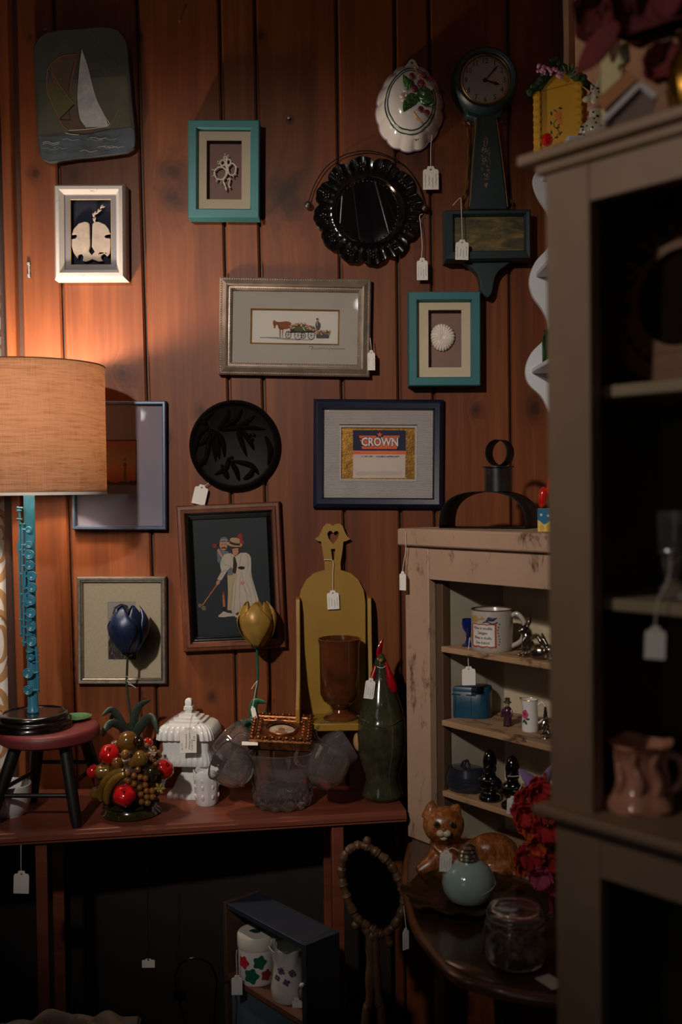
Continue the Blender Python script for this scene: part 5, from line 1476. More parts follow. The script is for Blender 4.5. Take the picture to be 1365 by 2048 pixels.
O('bowl', cdh, MILK, loft([rrect(a * 0.60, a * 0.55, h1, 0, 9), rrect(a * 0.94, a * 0.8, h1 + 0.002, 0.001, 9), rrect(a * 0.985, a * 0.84, h1 + 0.010, 0.0028, 9), rrect(a * 0.95, a * 0.81, h1 + 0.022, 0.002, 9), rrect(a * 0.90, a * 0.77, h1 + 0.034, 0.0, 9), rrect(a * 0.93, a * 0.79, h2 + 0.004, 0.0, 9)]), ang=50)
O('lid', cdh, MILK, loft([rrect(a * 0.98, a * 0.84, h2 - 0.002, 0.003, 9), rrect(a * 1.06, a * 0.90, h2, 0.0035, 9), rrect(a * 1.04, a * 0.885, h2 + 0.012, 0.0035, 9), rrect(a * 0.95, a * 0.81, h2 + 0.024, 0.0028, 9), rrect(a * 0.84, a * 0.72, h2 + 0.030, 0.0008, 9), rrect(a * 0.70, a * 0.60, h2 + 0.032, 0, 9), rrect(a * 0.69, a * 0.59, h2 + 0.0365, 0, 9), rrect(a * 0.54, a * 0.46, h2 + 0.0375, 0, 9), rrect(a * 0.53, a * 0.45, h2 + 0.042, 0, 9), rrect(a * 0.36, a * 0.31, h2 + 0.043, 0, 9), rrect(a * 0.35, a * 0.30, h2 + 0.048, 0, 9), rrect(a * 0.2, a * 0.18, h2 + 0.049, 0, 9)]), ang=45)
hf = h2 + 0.048
O('finial', cdh, MILK, loft([rrect(0.008, 0.008, hf, 0, 5), rrect(0.0075, 0.0075, hf + 0.006, 0, 5), rrect(0.0095, 0.0095, hf + 0.008, 0.0008, 5), rrect(0.0085, 0.0085, hf + 0.015, 0.001, 5), rrect(0.007, 0.007, hf + 0.016, 0, 5), rrect(0.0075, 0.0075, hf + 0.027, 0, 5), rrect(0.005, 0.005, hf + 0.031, 0, 5), rrect(0.001, 0.001, hf + 0.0325, 0, 5)]), ang=45)
price_tag('handwritten price tag hanging on the front of the milk glass candy dish', (377, 1462), (33, 50), 0, CY - 0.070, [(380, 1450), (384, 1436), (386, 1428), (380, 1440), (373, 1437)], words=[(-0.38, -0.62, 0.10, '#5-174'), (-0.13, -0.40, 0.105, 'Westmoreland'), (0.07, -0.40, 0.105, 'MilkGlass Square'), (0.22, -0.55, 0.105, 'Candy Dish'), (0.36, -0.30, 0.12, '$ 35')], tilt=rad(-6))

# small milk glass toothpick holder
p = G(414, 1607, ZT)
th = thing('toothpick_holder', 'small white milk glass toothpick holder with a wavy rim', 'toothpick holder', p)
s_ = p.y / FPX
MILKP = mat('milk_glass_pressed', (218, 216, 218), 0.16, var=0.05, bump=0.5, bs=140, coat=0.4)
def wav(a, r, z, i): return (r * (1 + (0.02 * math.sin(8 * a) if i in (2, 3, 4) else 0)), z + (0.0032 * math.sin(6 * a) if i in (5, 6, 7) else 0))
O('cup', th, MILKP, lathe([(0.001, 0), (20 * s_, 0), (22 * s_, 0.004), (23.5 * s_, 0.025), (25 * s_, 0.050), (27 * s_, 67 * s_), (26 * s_, 69 * s_), (24.5 * s_, 66 * s_), (21 * s_, 0.03), (18 * s_, 0.008), (0.001, 0.006)], 64, wav))
O('raised_leaf', th, MILKP, *[ell((22.6 * s_ * math.cos(a), 22.6 * s_ * math.sin(a), z), (0.0032, 0.0038, 0.0065), 10, 7, (0, 0.3, a)) for a in [i * 0.9 for i in range(7)] for z in (0.018, 0.038, 0.052)])

# ------------------------------------------------------------------ punch bowl with hanging cups
p = G(566, 1609, ZT)
BY = p.y; s_ = BY / FPX
pb = thing('punch_bowl', 'clear pressed glass punch bowl with cups hanging from its rim', 'punch bowl', p)
hb = (1609 - 1493) * s_
def cut(a, r, z, i):
    if i in (0, 1, 2, 3): return (r * (1 + 0.045 * abs(math.sin(6 * a)) - 0.03), z + (0.004 * (1 - abs(math.sin(6 * a))) if i > 0 else 0))
    if i in (4, 5): return (r * (1 + 0.012 * math.cos(24 * a)), z)
    return (r, z)
O('bowl', pb, GLASS, lathe([(0.001, 0.006), (46 * s_, 0.0), (56 * s_, 0.002), (59 * s_, 0.012), (58 * s_, 0.026), (59 * s_, 0.045), (64 * s_, 0.075), (72 * s_, 0.10), (82 * s_, hb - 0.003), (84 * s_, hb), (82 * s_, hb + 0.001), (79 * s_, hb - 0.004), (69 * s_, 0.10), (60.5 * s_, 0.075), (55.5 * s_, 0.05), (52 * s_, 0.03), (30 * s_, 0.022), (0.001, 0.020)], 96, cut), ang=60)
O('cut_star', pb, GLASS, *[ell((58.5 * s_ * math.cos(a), 58.5 * s_ * math.sin(a), zz), (0.0035, 0.0025, 0.007), 8, 6, (0, 0, a)) for zz in (0.022, 0.034, 0.046) for a in [2 * math.pi * (i + 0.5 * (zz == 0.034)) / 18 for i in range(18)]])['kind'] = 'stuff'
def make_cup(loc, dir_, label, roll=0.0):
    """dir_: world direction in which the cup's mouth points"""
    t = thing('punch_cup', label, 'punch cup', loc, Vector(dir_).to_track_quat('Z', 'Y').to_euler(), 'cups on the punch bowl')
    return t
cup0 = None
def cup(loc, dir_, label, hang):
    global cup0
    R_ = 41 * s_
    if cup0 is None:
        cup0 = make_cup(loc, dir_, label)
        fl_ = lambda a, r, z, i: (r * (1 + (0.022 * abs(math.cos(14 * a)) if 1 < i < 7 else 0)), z)
        O('cup', cup0, GLASS, lathe([(0.001, 0.002), (R_ * 0.45, 0), (R_ * 0.52, 0.004), (R_ * 0.75, 0.012), (R_ * 0.92, 0.024), (R_ * 0.98, 0.038), (R_ * 0.98, 0.05), (R_ * 0.99, 0.064), (R_ * 1.0, 0.070), (R_ * 0.97, 0.0712), (R_ * 0.945, 0.068), (R_ * 0.93, 0.045), (R_ * 0.85, 0.026), (R_ * 0.6, 0.011), (0.001, 0.008)], 112, fl_), ang=60)
        O('handle', cup0, GLASS, tube(smooth_path([(0, R_ * 0.96, 0.056), (0, R_ * 1.2, 0.062), (0, R_ * 1.5, 0.055), (0, R_ * 1.6, 0.040), (0, R_ * 1.5, 0.026), (0, R_ * 1.2, 0.020), (0, R_ * 0.9, 0.024)], 4), 0.0036, 8))
        t = cup0
    else:
        t = copy_tree(cup0)
        t.location = loc; t['label'] = label
    m = Vector(dir_).normalized()
    q = m.to_track_quat('Z', 'Y')
    # spin about the axis so the handle (+y) points along hang
    hv = Vector(hang); hv = (hv - m * hv.dot(m)).normalized()
    yv = q @ Vector((0, 1, 0)); xv = q @ Vector((1, 0, 0))
    ang_ = math.atan2(-hv.dot(xv), hv.dot(yv))
    from mathutils import Quaternion
    t.rotation_euler = (Quaternion(m, ang_) @ q).to_euler()
    return t
def cup_by_px(px, py, Y, dir_, label, hang):
    c_ = P(px, py, Y)
    cup(c_ - Vector(dir_).normalized() * 0.034, dir_, label, hang)
cup_by_px(470, 1535, BY - 0.052, (-0.74, -0.30, 0.52), 'punch cup hanging at the front left of the glass punch bowl', (0.7, 0.5, 0.75))
cup_by_px(652, 1540, BY - 0.058, (0.30, 0.42, 0.62), 'punch cup hanging at the front right with its base towards us', (-0.6, 0.3, 0.8))
cup_by_px(668, 1506, BY + 0.040, (0.72, 0.18, 0.42), 'punch cup hanging at the back right of the punch bowl', (-0.8, -0.2, 0.7))
cup_by_px(477, 1495, BY + 0.036, (-0.66, 0.30, 0.60), 'punch cup hanging at the back left of the punch bowl', (0.8, -0.2, 0.7))

# gilt frame lying over the bowl
c0 = [P(x, y, Y) for x, y, Y in ((517, 1427, BY + 0.060), (637, 1433, BY + 0.060), (613, 1484, BY - 0.055), (487, 1478, BY - 0.055))]
cc = sum(c0, Vector()) / 4
ex = ((c0[1] - c0[0]) + (c0[2] - c0[3])).normalized(); ey = ((c0[0] - c0[3]) + (c0[1] - c0[2])).normalized()
ez = ex.cross(ey).normalized(); ey = ez.cross(ex)
wx, wy = ((c0[1] - c0[0]).length + (c0[2] - c0[3]).length) / 4, ((c0[0] - c0[3]).length + (c0[1] - c0[2]).length) / 4
rm = Matrix((ex, ey, ez)).transposed()
gf = thing('gilt_frame', 'ornate gilt frame with an oval portrait lying face up on the punch bowl', 'picture frame', cc - ez * 0.008, rm.to_euler())
COP = mat('copper_gilt', (176, 112, 70), 0.32, 0.85, var=0.5, vs=70, bump=0.4, bs=400, c2=(84, 50, 30))
pr_ = [(0, -0.012), (0, 0.004), (0.002, 0.008), (0.012, 0.010), (0.014, 0.007), (0.022, 0.006), (0.024, 0.003)]
v = []
for u, d in pr_:
    v += [(-wx + u, wy - u, d), (wx - u, wy - u, d), (wx - u, -wy + u, d), (-wx + u, -wy + u, d)]
fo = [(i * 4 + k, i * 4 + (k + 1) % 4, i * 4 + 4 + (k + 1) % 4, i * 4 + 4 + k) for i in range(len(pr_) - 1) for k in range(4)]
O('frame', gf, COP, (v, fo, 0), ang=20)
orn, lnk = [], []
for sx in range(4):
    L_ = wx if sx % 2 == 0 else wy
    nrep = 9
    for i in range(nrep):
        t = (i + 0.5) / nrep * 2 - 1
        def place(tt, u, h):
            q_ = [(tt * wx, wy - u), (wx - u, tt * wy), (tt * wx, -wy + u), (-wx + u, tt * wy)][sx]
            return (q_[0], q_[1], h)
        orn.append(ell(place(t, 0.0065, 0.0115), (0.0038, 0.0038, 0.0030), 8, 5))
        orn.append(ell(place(t + 1 / nrep, 0.002, 0.0095), (0.0024, 0.0024, 0.0024), 7, 5))
        lnk.append(T(box(-0.0036, 0.0036, -0.003, 0.003, -0.002, 0.0025), place(t, 0.018, 0.006)))
O('carved_border', gf, COP, *orn)['kind'] = 'stuff'
O('block_border', gf, COP, *lnk, bevel=0.001)['kind'] = 'stuff'
O('inner_plate', gf, COP, T(prism([(-wx + 0.022, -wy + 0.022), (wx - 0.022, -wy + 0.022), (wx - 0.022, wy - 0.022), (-wx + 0.022, wy - 0.022)], -0.004, 0, [circ(0, 0, wx * 0.50, wy * 0.50, 40)]), (0, 0, 0), (rad(-90), 0, 0), (1, 1, -1)), ang=20)
O('oval_rim', gf, COP, T(torus(1.0, 0.06, 56, 8, axis='z', flat=0.004 / 0.05), (0, 0, 0.005), (0, 0, 0), (wx * 0.52, wy * 0.52, 1)), *[ell((wx * 0.46 * math.cos(a), wy * 0.46 * math.sin(a), 0.005), 0.0018, 6, 4) for a in [2 * math.pi * i / 40 for i in range(40)]])
O('portrait', gf, mat('faded_portrait', (206, 190, 168), 0.3, var=0.25, vs=34, c2=(150, 118, 96), coat=0.5), T(lathe([(1.0, 0), (0.001, 0.0006)], 40), (0, 0, 0.0005), (0, 0, 0), (wx * 0.45, wy * 0.45, 1)))
O('sitter', gf, mat('portrait_figure', (136, 96, 78), 0.4, var=0.3, vs=60), T(ell((0, 0.004, 0), (0.007, 0.008, 0.0006), 14, 8), (0, 0, 0.0012)), T(ell((0, -0.008, 0), (0.013, 0.007, 0.0005), 14, 8), (0, 0, 0.0011)))
O('back_board', gf, BLACKW, box(-wx + 0.003, wx - 0.003, -wy + 0.003, wy - 0.003, -0.016, -0.011))
pp = P(500, 1487, BY - 0.062)
tag(O('paper_slip', None, WHITE_PAPER, box(-0.016, 0.016, -0.009, 0.009, -0.0004, 0.0004), loc=pp, rot=(rad(8), rad(3), 0.1)), 'blank white slip poking out under the gilt frame', 'price tag')

# ------------------------------------------------------------------ pottery rooster bottle
ry = G(765, 1596, ZT); RY = ry.y; s_ = RY / FPX
rb_ = thing('rooster_bottle', 'tall dark green glazed pottery rooster with red comb and wattles', 'pottery rooster', ry)
ROO = mat('mottled_green_glaze', (62, 62, 42), 0.13, var=0.4, vs=40, coat=0.8, bump=0.15, bs=60, c2=(36, 38, 26))
q = lambda hw, py: (hw * s_, (1602 - py) * s_)
pf = [(0.001, 0), q(36, 1600), q(42, 1593), q(40, 1582), q(34, 1566), q(35, 1552), q(42, 1530), q(47, 1508), q(49, 1480), q(48, 1455), q(46.5, 1442), q(45, 1440), q(44, 1425), q(37, 1402), q(28, 1380), q(21, 1362), q(16, 1345), q(14, 1332), q(11, 1322), q(7, 1312), (0.001, (1602 - 1308) * s_)]
O('body', rb_, ROO, lathe(pf, 40))
RED = mat('red_glaze', (150, 12, 26), 0.12, var=0.3, coat=0.8)
hz_ = lambda py: (1602 - py) * s_
O('comb', rb_, RED, tube(smooth_path([(-0.002, 0, hz_(1320)), (-0.003, 0, hz_(1306)), (0.001, 0, hz_(1292)), (0.006, 0, hz_(1280))], 5), [0.006, 0.0075, 0.008, 0.0082, 0.0082, 0.0082, 0.0078, 0.0074, 0.0068, 0.006, 0.005, 0.004, 0.0032, 0.0026, 0.002, 0.0008], 12, flat=0.55))
O('wattle', rb_, RED, tube([(-0.012, -0.012, hz_(1332)), (-0.0165, -0.013, hz_(1350)), (-0.018, -0.012, hz_(1366))], [0.003, 0.0058, 0.003], 10))
O('wattle', rb_, RED, tube([(0.010, -0.013, hz_(1325)), (0.016, -0.016, hz_(1345)), (0.021, -0.018, hz_(1365)), (0.026, -0.018, hz_(1380)), (0.028, -0.018, hz_(1386))], [0.003, 0.006, 0.0095, 0.009, 0.003], 12))
O('beak', rb_, mat('bronze_glaze', (120, 92, 50), 0.2, coat=0.5), ell((0, -0.012, hz_(1322)), (0.006, 0.008, 0.005), 10, 7))
O('wing_line', rb_, ROO, *[tube([(47.2 * s_ * math.sin(a) * 0.985, -47.2 * s_ * math.cos(a) * 0.985, hz_(1443) - 0.006 * math.cos(a * 3)) for a in [-1.5 + i * 0.15 for i in range(21)]], 0.0016, 6)])
O('tail', rb_, mat('buff_glaze', (170, 132, 92), 0.2, var=0.2, coat=0.5), ell((-47 * s_, 0.012, hz_(1490)), (0.011, 0.014, 0.021), 14, 10))
O('cord', rb_, STRING, tube(smooth_path([(-0.011, -0.006, hz_(1331)), (-0.006, -0.0145, hz_(1335)), (0.004, -0.0155, hz_(1336)), (0.0125, -0.007, hz_(1330))], 5), 0.0007, 5))
price_tag('price tag tied round the neck of the pottery rooster', (742, 1362), (20, 42), 8, RY - 0.030, [(746, 1348), (750, 1338), (751, 1333)], seed=61)

def pxy(out, z0, z1, mi=0, holes=()):
    """outline in x,y extruded from z0 to z1"""
    sh = prism(out, -z1, -z0, holes)
    return ([(v[0], v[2], -v[1]) for v in sh[0]], sh[1], mi)

# ------------------------------------------------------------------ bow-fronted corner table
ZC = 0.69
DKT = wood('dark_polished_wood', (40, 28, 18), (66, 46, 28), 0, 0.28, 0.8, 0.4)
ct = thing('corner_table', 'dark polished bow-fronted corner table carrying the cream cupboard', 'table', (0.30, 1.75, 0))
ol = smooth_path([Vector(p) for p in ((0.135, 2.0), (0.116, 1.86), (0.112, 1.72), (0.118, 1.62), (0.132, 1.552), (0.150, 1.490), (0.165, 1.452), (0.190, 1.436), (0.225, 1.412), (0.296, 1.386), (0.40, 1.362), (0.49, 1.357))], 5)
ol = [(p.x - 0.30, p.y - 1.75) for p in ol] + [(0.19, 0.44), (-0.13, 0.44)]
O('tabletop', ct, DKT, pxy(ol, ZC - 0.022, ZC), bevel=0.006)
edge_p = [Vector((p[0] * 1.0, p[1], ZC - 0.011)) for p in ol[:-2]]
O('carved_lip', ct, wood('highlit_lip_wood', (84, 50, 26), (116, 72, 38), 0, 0.3, 1.0, 0.3), tube(edge_p, 0.0105, 10), tube([Vector((-0.150, -0.262, ZC)), Vector((-0.128, -0.292, ZC + 0.001)), Vector((-0.105, -0.312, ZC + 0.001)), Vector((-0.075, -0.332, ZC - 0.002))], [0.004, 0.011, 0.011, 0.003], 10, flat=0.5))  # carved lip in paler wood; its edge highlight is put into the colour
for x, y in ((-0.13, -0.02), (-0.06, -0.25), (0.15, -0.34), (0.16, 0.36), (-0.10, 0.34)):
    O('leg', ct, DKT, T(lathe([(0.012, 0), (0.016, 0.05), (0.013, 0.2), (0.018, 0.4), (0.014, 0.55), (0.02, ZC - 0.022)], 16), (x, y, 0)))

# ------------------------------------------------------------------ cream corner cupboard
CREAMP = worn('cream_milk_paint', (178, 146, 124), (92, 64, 46), 0.39, 34, 0.62, (1, 1, 0.4), 0.16)
CREAMI = worn('cream_interior_paint', (196, 180, 152), (84, 66, 50), 0.30, 26, 0.7, (1, 1, 0.8), 0.12)
SHELFW = worn('shelf_paint', (176, 140, 106), (84, 56, 38), 0.40, 46, 0.6, (0.4, 1, 1), 0.2)
RAWW = wood('raw_dark_wood', (62, 42, 30), (92, 66, 46), 2, 0.7)
c0 = P(812, 1300, 2.03)
cab = thing('corner_cupboard', 'cream painted distressed corner cupboard with open shelves', 'cupboard', (c0.x, 2.03, ZC + 0.0003), (0, 0, rad(-50.3)))
zl = lambda px, py, y=0.0: LP(cab, px, py, y)
ztop = zl(806, 1057, -0.012)[1]
ztb = zl(812, 1091)[1]
sw = zl(859, 1300)[0]
zh = zl(870, 1160)[1]
WC = 0.535
O('stile', cab, CREAMP, box(0, sw, 0, 0.020, 0, ztb), bevel=0.002)
O('stile', cab, CREAMP, box(WC - sw, WC, 0, 0.020, 0, ztb), bevel=0.002)
O('header', cab, CREAMP, box(sw + 0.0006, WC - sw - 0.0006, 0.0012, 0.020, zh, ztb), bevel=0.001)
top_ol = [(-0.010, -0.012), (WC + 0.0, -0.012), (WC - 0.02, 0.04), (WC * 0.62, 0.30), (0.10, 0.16), (-0.010, 0.075)]
O('top_board', cab, CREAMP, pxy(top_ol, ztb, ztop), bevel=0.004)
O('inner_post', cab, RAWW, box(sw - 0.004, sw + 0.018, 0.0205, 0.042, 0, zh + 0.03), bevel=0.001)
a, b, c_, d_ = (sw + 0.016, 0.040), (0.118, 0.165), (WC - 0.06, 0.165 + (WC - 0.178) * math.tan(rad(13))), (WC - sw, 0.022)
def wallpanel(p, q, th=0.006):
    p, q = Vector(p), Vector(q); d = (q - p).normalized(); n = Vector((-d.y, d.x)) * th
    return pxy([tuple(p), tuple(q), tuple(q + n), tuple(p + n)], 0, ztb)
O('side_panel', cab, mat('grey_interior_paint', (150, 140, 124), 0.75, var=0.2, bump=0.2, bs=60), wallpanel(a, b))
O('back_panel', cab, CREAMI, wallpanel(b, c_))
O('side_panel', cab, CREAMI, wallpanel(c_, d_))
O('side_board', cab, RAWW, pxy([(0.001, 0.02), (0.012, 0.02), (0.118, 0.172), (0.10, 0.175)], 0, ztb))
shz = []
for py in (1291, 1437, 1577):
    z = zl(872, py, 0.014)[1]; shz.append(z)
    O('shelf', cab, SHELFW, pxy([(sw + 0.0185, 0.014), (WC - sw - 0.001, 0.014), (c_[0] - 0.004, c_[1] - 0.004), (b[0] + 0.003, b[1] - 0.003), (a[0] + 0.006, a[1] + 0.002)], z - 0.0115, z), bevel=0.0015)
O('floor_board', cab, SHELFW, pxy([(sw, 0.005), (WC - sw, 0.005), (c_[0], c_[1]), (b[0], b[1])], 0, 0.006))
zs = [z + cab.location.z for z in shz]
ztop_w = ztop + cab.location.z
price_tag('price tag hanging at the left edge of the cream corner cupboard', (806, 1148), (16, 38), 0, 2.005, [(807, 1130), (812, 1100), (812, 1064)], rows=1, seed=71, yaw=-0.7)

# things on its shelves ------------------------------------------------------
def cup_bend(r):
    """wrap flat x,y (text plane) round a cylinder of radius r, facing -y"""
    return lambda co: Vector((r * math.sin(co.x / r), co.y, r * math.cos(co.x / r)))

# advice mug
m0 = G(985, 1300, zs[0])
s_ = m0.y / FPX; rm_ = 41.5 * s_; hm = 83 * s_
MUGG = mat('grey_stoneware', (168, 158, 150), 0.22, var=0.08, coat=0.4)
mg = thing('mug', 'grey mug printed with joking advice in a red scroll border', 'mug', m0, (0, 0, rad(-32)))
O('body', mg, [MUGG], lathe([(0.001, 0), (rm_ * 0.94, 0), (rm_ * 0.99, 0.003), (rm_, 0.01), (rm_, hm - 0.002), (rm_ * 0.985, hm), (rm_ * 0.955, hm - 0.002), (rm_ * 0.95, 0.008), (0.001, 0.006)], 56))
O('rim', mg, mat('brown_rim_glaze', (86, 64, 46), 0.3), T(torus(rm_ * 0.975, 0.0014, 56, 6, axis='z'), (0, 0, hm - 0.0005)))
hr = smooth_path([(rm_ * 0.97, 0, hm * 0.86), (rm_ * 1.25, 0, hm * 0.90), (rm_ * 1.55, 0, hm * 0.74), (rm_ * 1.6, 0, hm * 0.52), (rm_ * 1.42, 0, hm * 0.26), (rm_ * 0.97, 0, hm * 0.12)], 6)
O('handle', mg, MUGG, T(tube(hr, 0.0048, 10), (0, 0, 0), (0, 0, rad(8))))
def wrap_art(name, parent, items, mats, r, a0):
    """print wrapped round a cylinder; x = arc length, z = height, a0 = centre angle"""
    for i, it in enumerate(items):
        rr = r + 0.00012 * (i + 1)
        if it[1] == 'fill':
            # rings towards the middle, so the print follows the curve
            P_ = it[2]; n = len(P_); cx_ = sum(p[0] for p in P_) / n; cz_ = sum(p[1] for p in P_) / n
            v2 = [(cx_ + (p[0] - cx_) * k, cz_ + (p[1] - cz_) * k) for k in (1, .75, .5, .25) for p in P_] + [(cx_, cz_)]
            f = [(q * n + k, q * n + (k + 1) % n, q * n + n + (k + 1) % n, q * n + n + k) for q in range(3) for k in range(n)] + [(3 * n + k, 3 * n + (k + 1) % n, 4 * n) for k in range(n)]
        else:
            L_, R_ = ribbon(it[2], it[3]); n = len(L_); v2 = [tuple(p) for p in L_ + R_]; f = [(k, k + 1, n + k + 1, n + k) for k in range(n - 1)]
        v = [(rr * math.sin(p[0] / r + a0), -rr * math.cos(p[0] / r + a0), p[1]) for p in v2]
        O(name, parent, mats[it[0]], (v, f, 0), ang=0)
PR = mat('red_print', (176, 60, 40), 0.4); PB = mat('blue_print', (44, 44, 84), 0.4); PW = mat('cream_print', (214, 204, 196), 0.3); PG = mat('ochre_print', (170, 136, 80), 0.4)
bw, bz0, bz1 = 0.024, hm * 0.16, hm * 0.66
def grid_fill(x0, x1, z0, z1, n=8):
    return [(x0 + (x1 - x0) * i / n, z0) for i in range(n + 1)] + [(x1 - (x1 - x0) * i / n, z1) for i in range(n + 1)]
def strip(x0, x1, z0, z1, n=8):
    return [[(x0 + (x1 - x0) * i / n, z0), (x0 + (x1 - x0) * (i + 1) / n, z0), (x0 + (x1 - x0) * (i + 1) / n, z1), (x0 + (x1 - x0) * i / n, z1)] for i in range(n)]
A0 = rad(-4)
def patch(x0, x1, z0, z1, r, a0, mi=0, n=10):
    v = [(r * math.sin((x0 + (x1 - x0) * i / n) / rm_ + a0), -r * math.cos((x0 + (x1 - x0) * i / n) / rm_ + a0), z) for z in (z0, z1) for i in range(n + 1)]
    return (v, [(i, i + 1, n + 2 + i, n + 1 + i) for i in range(n)], mi)
O('printed_panel', mg, PW, patch(-bw, bw, bz0, bz1, rm_ + 0.0002, A0))
wig = lambda z, s: [(-bw - 0.002 + (2 * bw + 0.004) * i / 24, z + s * 0.0022 * abs(math.sin(math.pi * 3 * i / 24))) for i in range(25)]
wrap_art('red_scroll', mg, [(0, 'line', wig(bz1, 1), 0.0016), (0, 'line', wig(bz0, -1), 0.0022), (0, 'line', [(bw + 0.002, bz0 - 0.003 + i * (bz1 - bz0 + 0.008) / 10) for i in range(11)], 0.0026), (0, 'line', [(-bw - 0.002, bz0 + i * (bz1 - bz0) / 10) for i in range(11)], 0.0026)], [PR], rm_ + 0.0003, A0)
wrap_art('printed_figures', mg, [(0, 'fill', [(-0.02 + 0.013 * math.cos(t), hm * 0.80 + 0.006 * math.sin(t)) for t in [i * 0.45 for i in range(14)]]), (1, 'fill', [(0.006, hm * 0.74), (0.012, hm * 0.86), (0.03, hm * 0.84), (0.022, hm * 0.76)]), (1, 'line', [(0.002 + i * 0.004, hm * 0.72 + 0.002 * math.sin(i)) for i in range(8)], 0.002), (0, 'fill', [(-0.008, hm * 0.78), (0.0, hm * 0.88), (0.006, hm * 0.8)])], [PG, PB], rm_ + 0.0003, A0)
wrap_art('dotted_line', mg, [(0, 'fill', [(bw + 0.008 + 0.002 * math.sin(k) + 0.0012 * math.cos(t), hm * (0.2 + 0.07 * k) + 0.0012 * math.sin(t)) for t in [i * 0.9 for i in range(7)]]) for k in range(8)], [PB], rm_ + 0.0003, A0)
for i, s in enumerate(('When in trouble,', 'Delegate', 'When in doubt,', 'Give Advice!')):
    t = text('lettering', mg, s, 0.0078, (0, 0, 0), INK, (0, 0, 0), sx=0.74, bold=0.0001)
    zz = hm * (0.585 - 0.115 * i)
    for vtx in t.data.vertices:
        x, z = vtx.co.x, vtx.co.y + zz; rr = rm_ + 0.0005
        vtx.co = (rr * math.sin(x / rm_ + A0), -rr * math.cos(x / rm_ + A0), z)

COB = mat('cobalt_glass_glaze', (20, 30, 92), 0.1, var=0.2, coat=0.7)
p = G(936, 1292, zs[0])
eg = O('egg_cup', None, COB, lathe([(0.001, 0), (0.013, 0), (0.014, 0.002), (0.006, 0.006), (0.0035, 0.015), (0.0045, 0.026), (0.010, 0.034), (0.0125, 0.044), (0.0115, 0.054), (0.0105, 0.053), (0.0105, 0.045), (0.001, 0.036)], 28), loc=(p.x + 0.001, p.y, zs[0]))
tag(eg, 'cobalt blue footed egg cup at the left behind the advice mug', 'egg cup')
price_tag('blank price tag hanging off the top cupboard shelf below the mug', (938, 1338), (27, 38), 0, cab.location.y - 0.098, [(937, 1318), (938, 1296), (940, 1275)], rows=0)

SIL = mat('tarnished_silver', (150, 136, 126), 0.22, 0.95, var=0.45, vs=30)
def rabbit(label, px, py, z, k, yaw, head_up):
    g = G(px, py, z)
    t = thing('silver_rabbit', label, 'figurine', g, (0, 0, yaw), 'silver rabbits')
    if head_up:
        sh = [ell((0, 0, .016), (.011, .013, .016)), ell((.002, -.004, .034), (.0085, .009, .012)), ell((-.001, -.008, .0475), (.008, .010, .008)), ell((-.001, -.016, .046), (.0045, .005, .004)),
              tube([(.003, -.004, .052), (.004, .000, .062), (.002, .003, .074)], [.0028, .0045, .001], 10), tube([(-.004, -.004, .052), (-.003, .004, .060), (-.004, .010, .068)], [.0028, .0042, .001], 10),
              ell((.006, -.010, .004), (.004, .009, .004)), ell((-.006, -.010, .004), (.004, .009, .004)), ell((.004, -.012, .026), (.003, .004, .009)), ell((0, .014, .010), (.005, .005, .005))]
    else:
        sh = [ell((0, .006, .013), (.011, .017, .0135)), ell((0, -.012, .017), (.009, .011, .010)), ell((0, -.022, .0155), (.005, .005, .0045)), tube([(.004, -.008, .024), (.007, .000, .034), (.010, .004, .046)], [.0028, .0044, .001], 10),
              tube([(-.004, -.008, .024), (-.004, .002, .033), (-.006, .008, .042)], [.0028, .0044, .001], 10), ell((.006, -.016, .004), (.004, .010, .004)), ell((-.006, -.016, .004), (.004, .010, .004)), ell((0, .022, .010), .005)]
    O('body', t, SIL, *[T(s, s=k) for s in sh], voxel=0.0012)
    O('eyes', t, IRON, *[ell((sx * .0068 * k, (-.011 if head_up else -.016) * k, (.0495 if head_up else .019) * k), .0012 * k, 8, 6) for sx in (-1, 1)])
rabbit('silver rabbit sitting upright with ears raised beside the mug handle', 1057, 1313, zs[0], 1.05, rad(-62), True)
rabbit('silver rabbit crouching low in front of the upright one', 1086, 1320, zs[0], 1.05, rad(62), False)

# lower shelf: blue bank, little man, creamer, silver tree, green dish
TB = mat('teal_blue_tin', (20, 66, 90), 0.38, var=0.3, vs=16, bump=0.1, bs=80)
g = G(938, 1431, zs[1]); s_ = g.y / FPX
bk = thing('coin_bank', 'rounded dark turquoise tin money box with two slotted doors', 'money box', g, (0, 0, rad(-22)))
def oval_(w, d, z, n=40): return [(w * math.copysign(abs(math.cos(t)) ** 0.55, math.cos(t)), d * math.copysign(abs(math.sin(t)) ** 0.8, math.sin(t)), z) for t in [2 * math.pi * i / n for i in range(n)]]
w_, d_b, hb_ = 47 * s_, 0.026, 58 * s_
O('body', bk, TB, loft([oval_(w_ * .97, d_b * .97, 0), oval_(w_, d_b, .002), oval_(w_, d_b, hb_ - .006), oval_(w_ * .98, d_b * .97, hb_ - .005)]), ang=40)
O('lid', bk, TB, loft([oval_(w_ * 1.01, d_b * 1.02, hb_ - .0055), oval_(w_ * 1.01, d_b * 1.02, hb_), oval_(w_ * .97, d_b * .95, hb_ + .0035), oval_(w_ * .9, d_b * .8, hb_ + .0045)]), ang=40)
for sx in (-0.020, 0.012):
    O('door_slot', bk, mat('dark_slot', (12, 24, 34), 0.6), box(sx - .0005, sx + .0005, -d_b - .0006, -d_b + .003, .008, hb_ - .014), box(sx - .010, sx + .010, -d_b - .0006, -d_b + .003, hb_ - .0125, hb_ - .0105))
g = G(1016, 1452, zs[1]); s_ = g.y / FPX
mn = thing('figurine', 'tiny painted figure of a man in top hat and purple coat', 'figurine', g, (0, 0, rad(-35)))
COAT = mat('purple_coat_paint', (66, 32, 48), 0.25, var=0.3, coat=0.5)
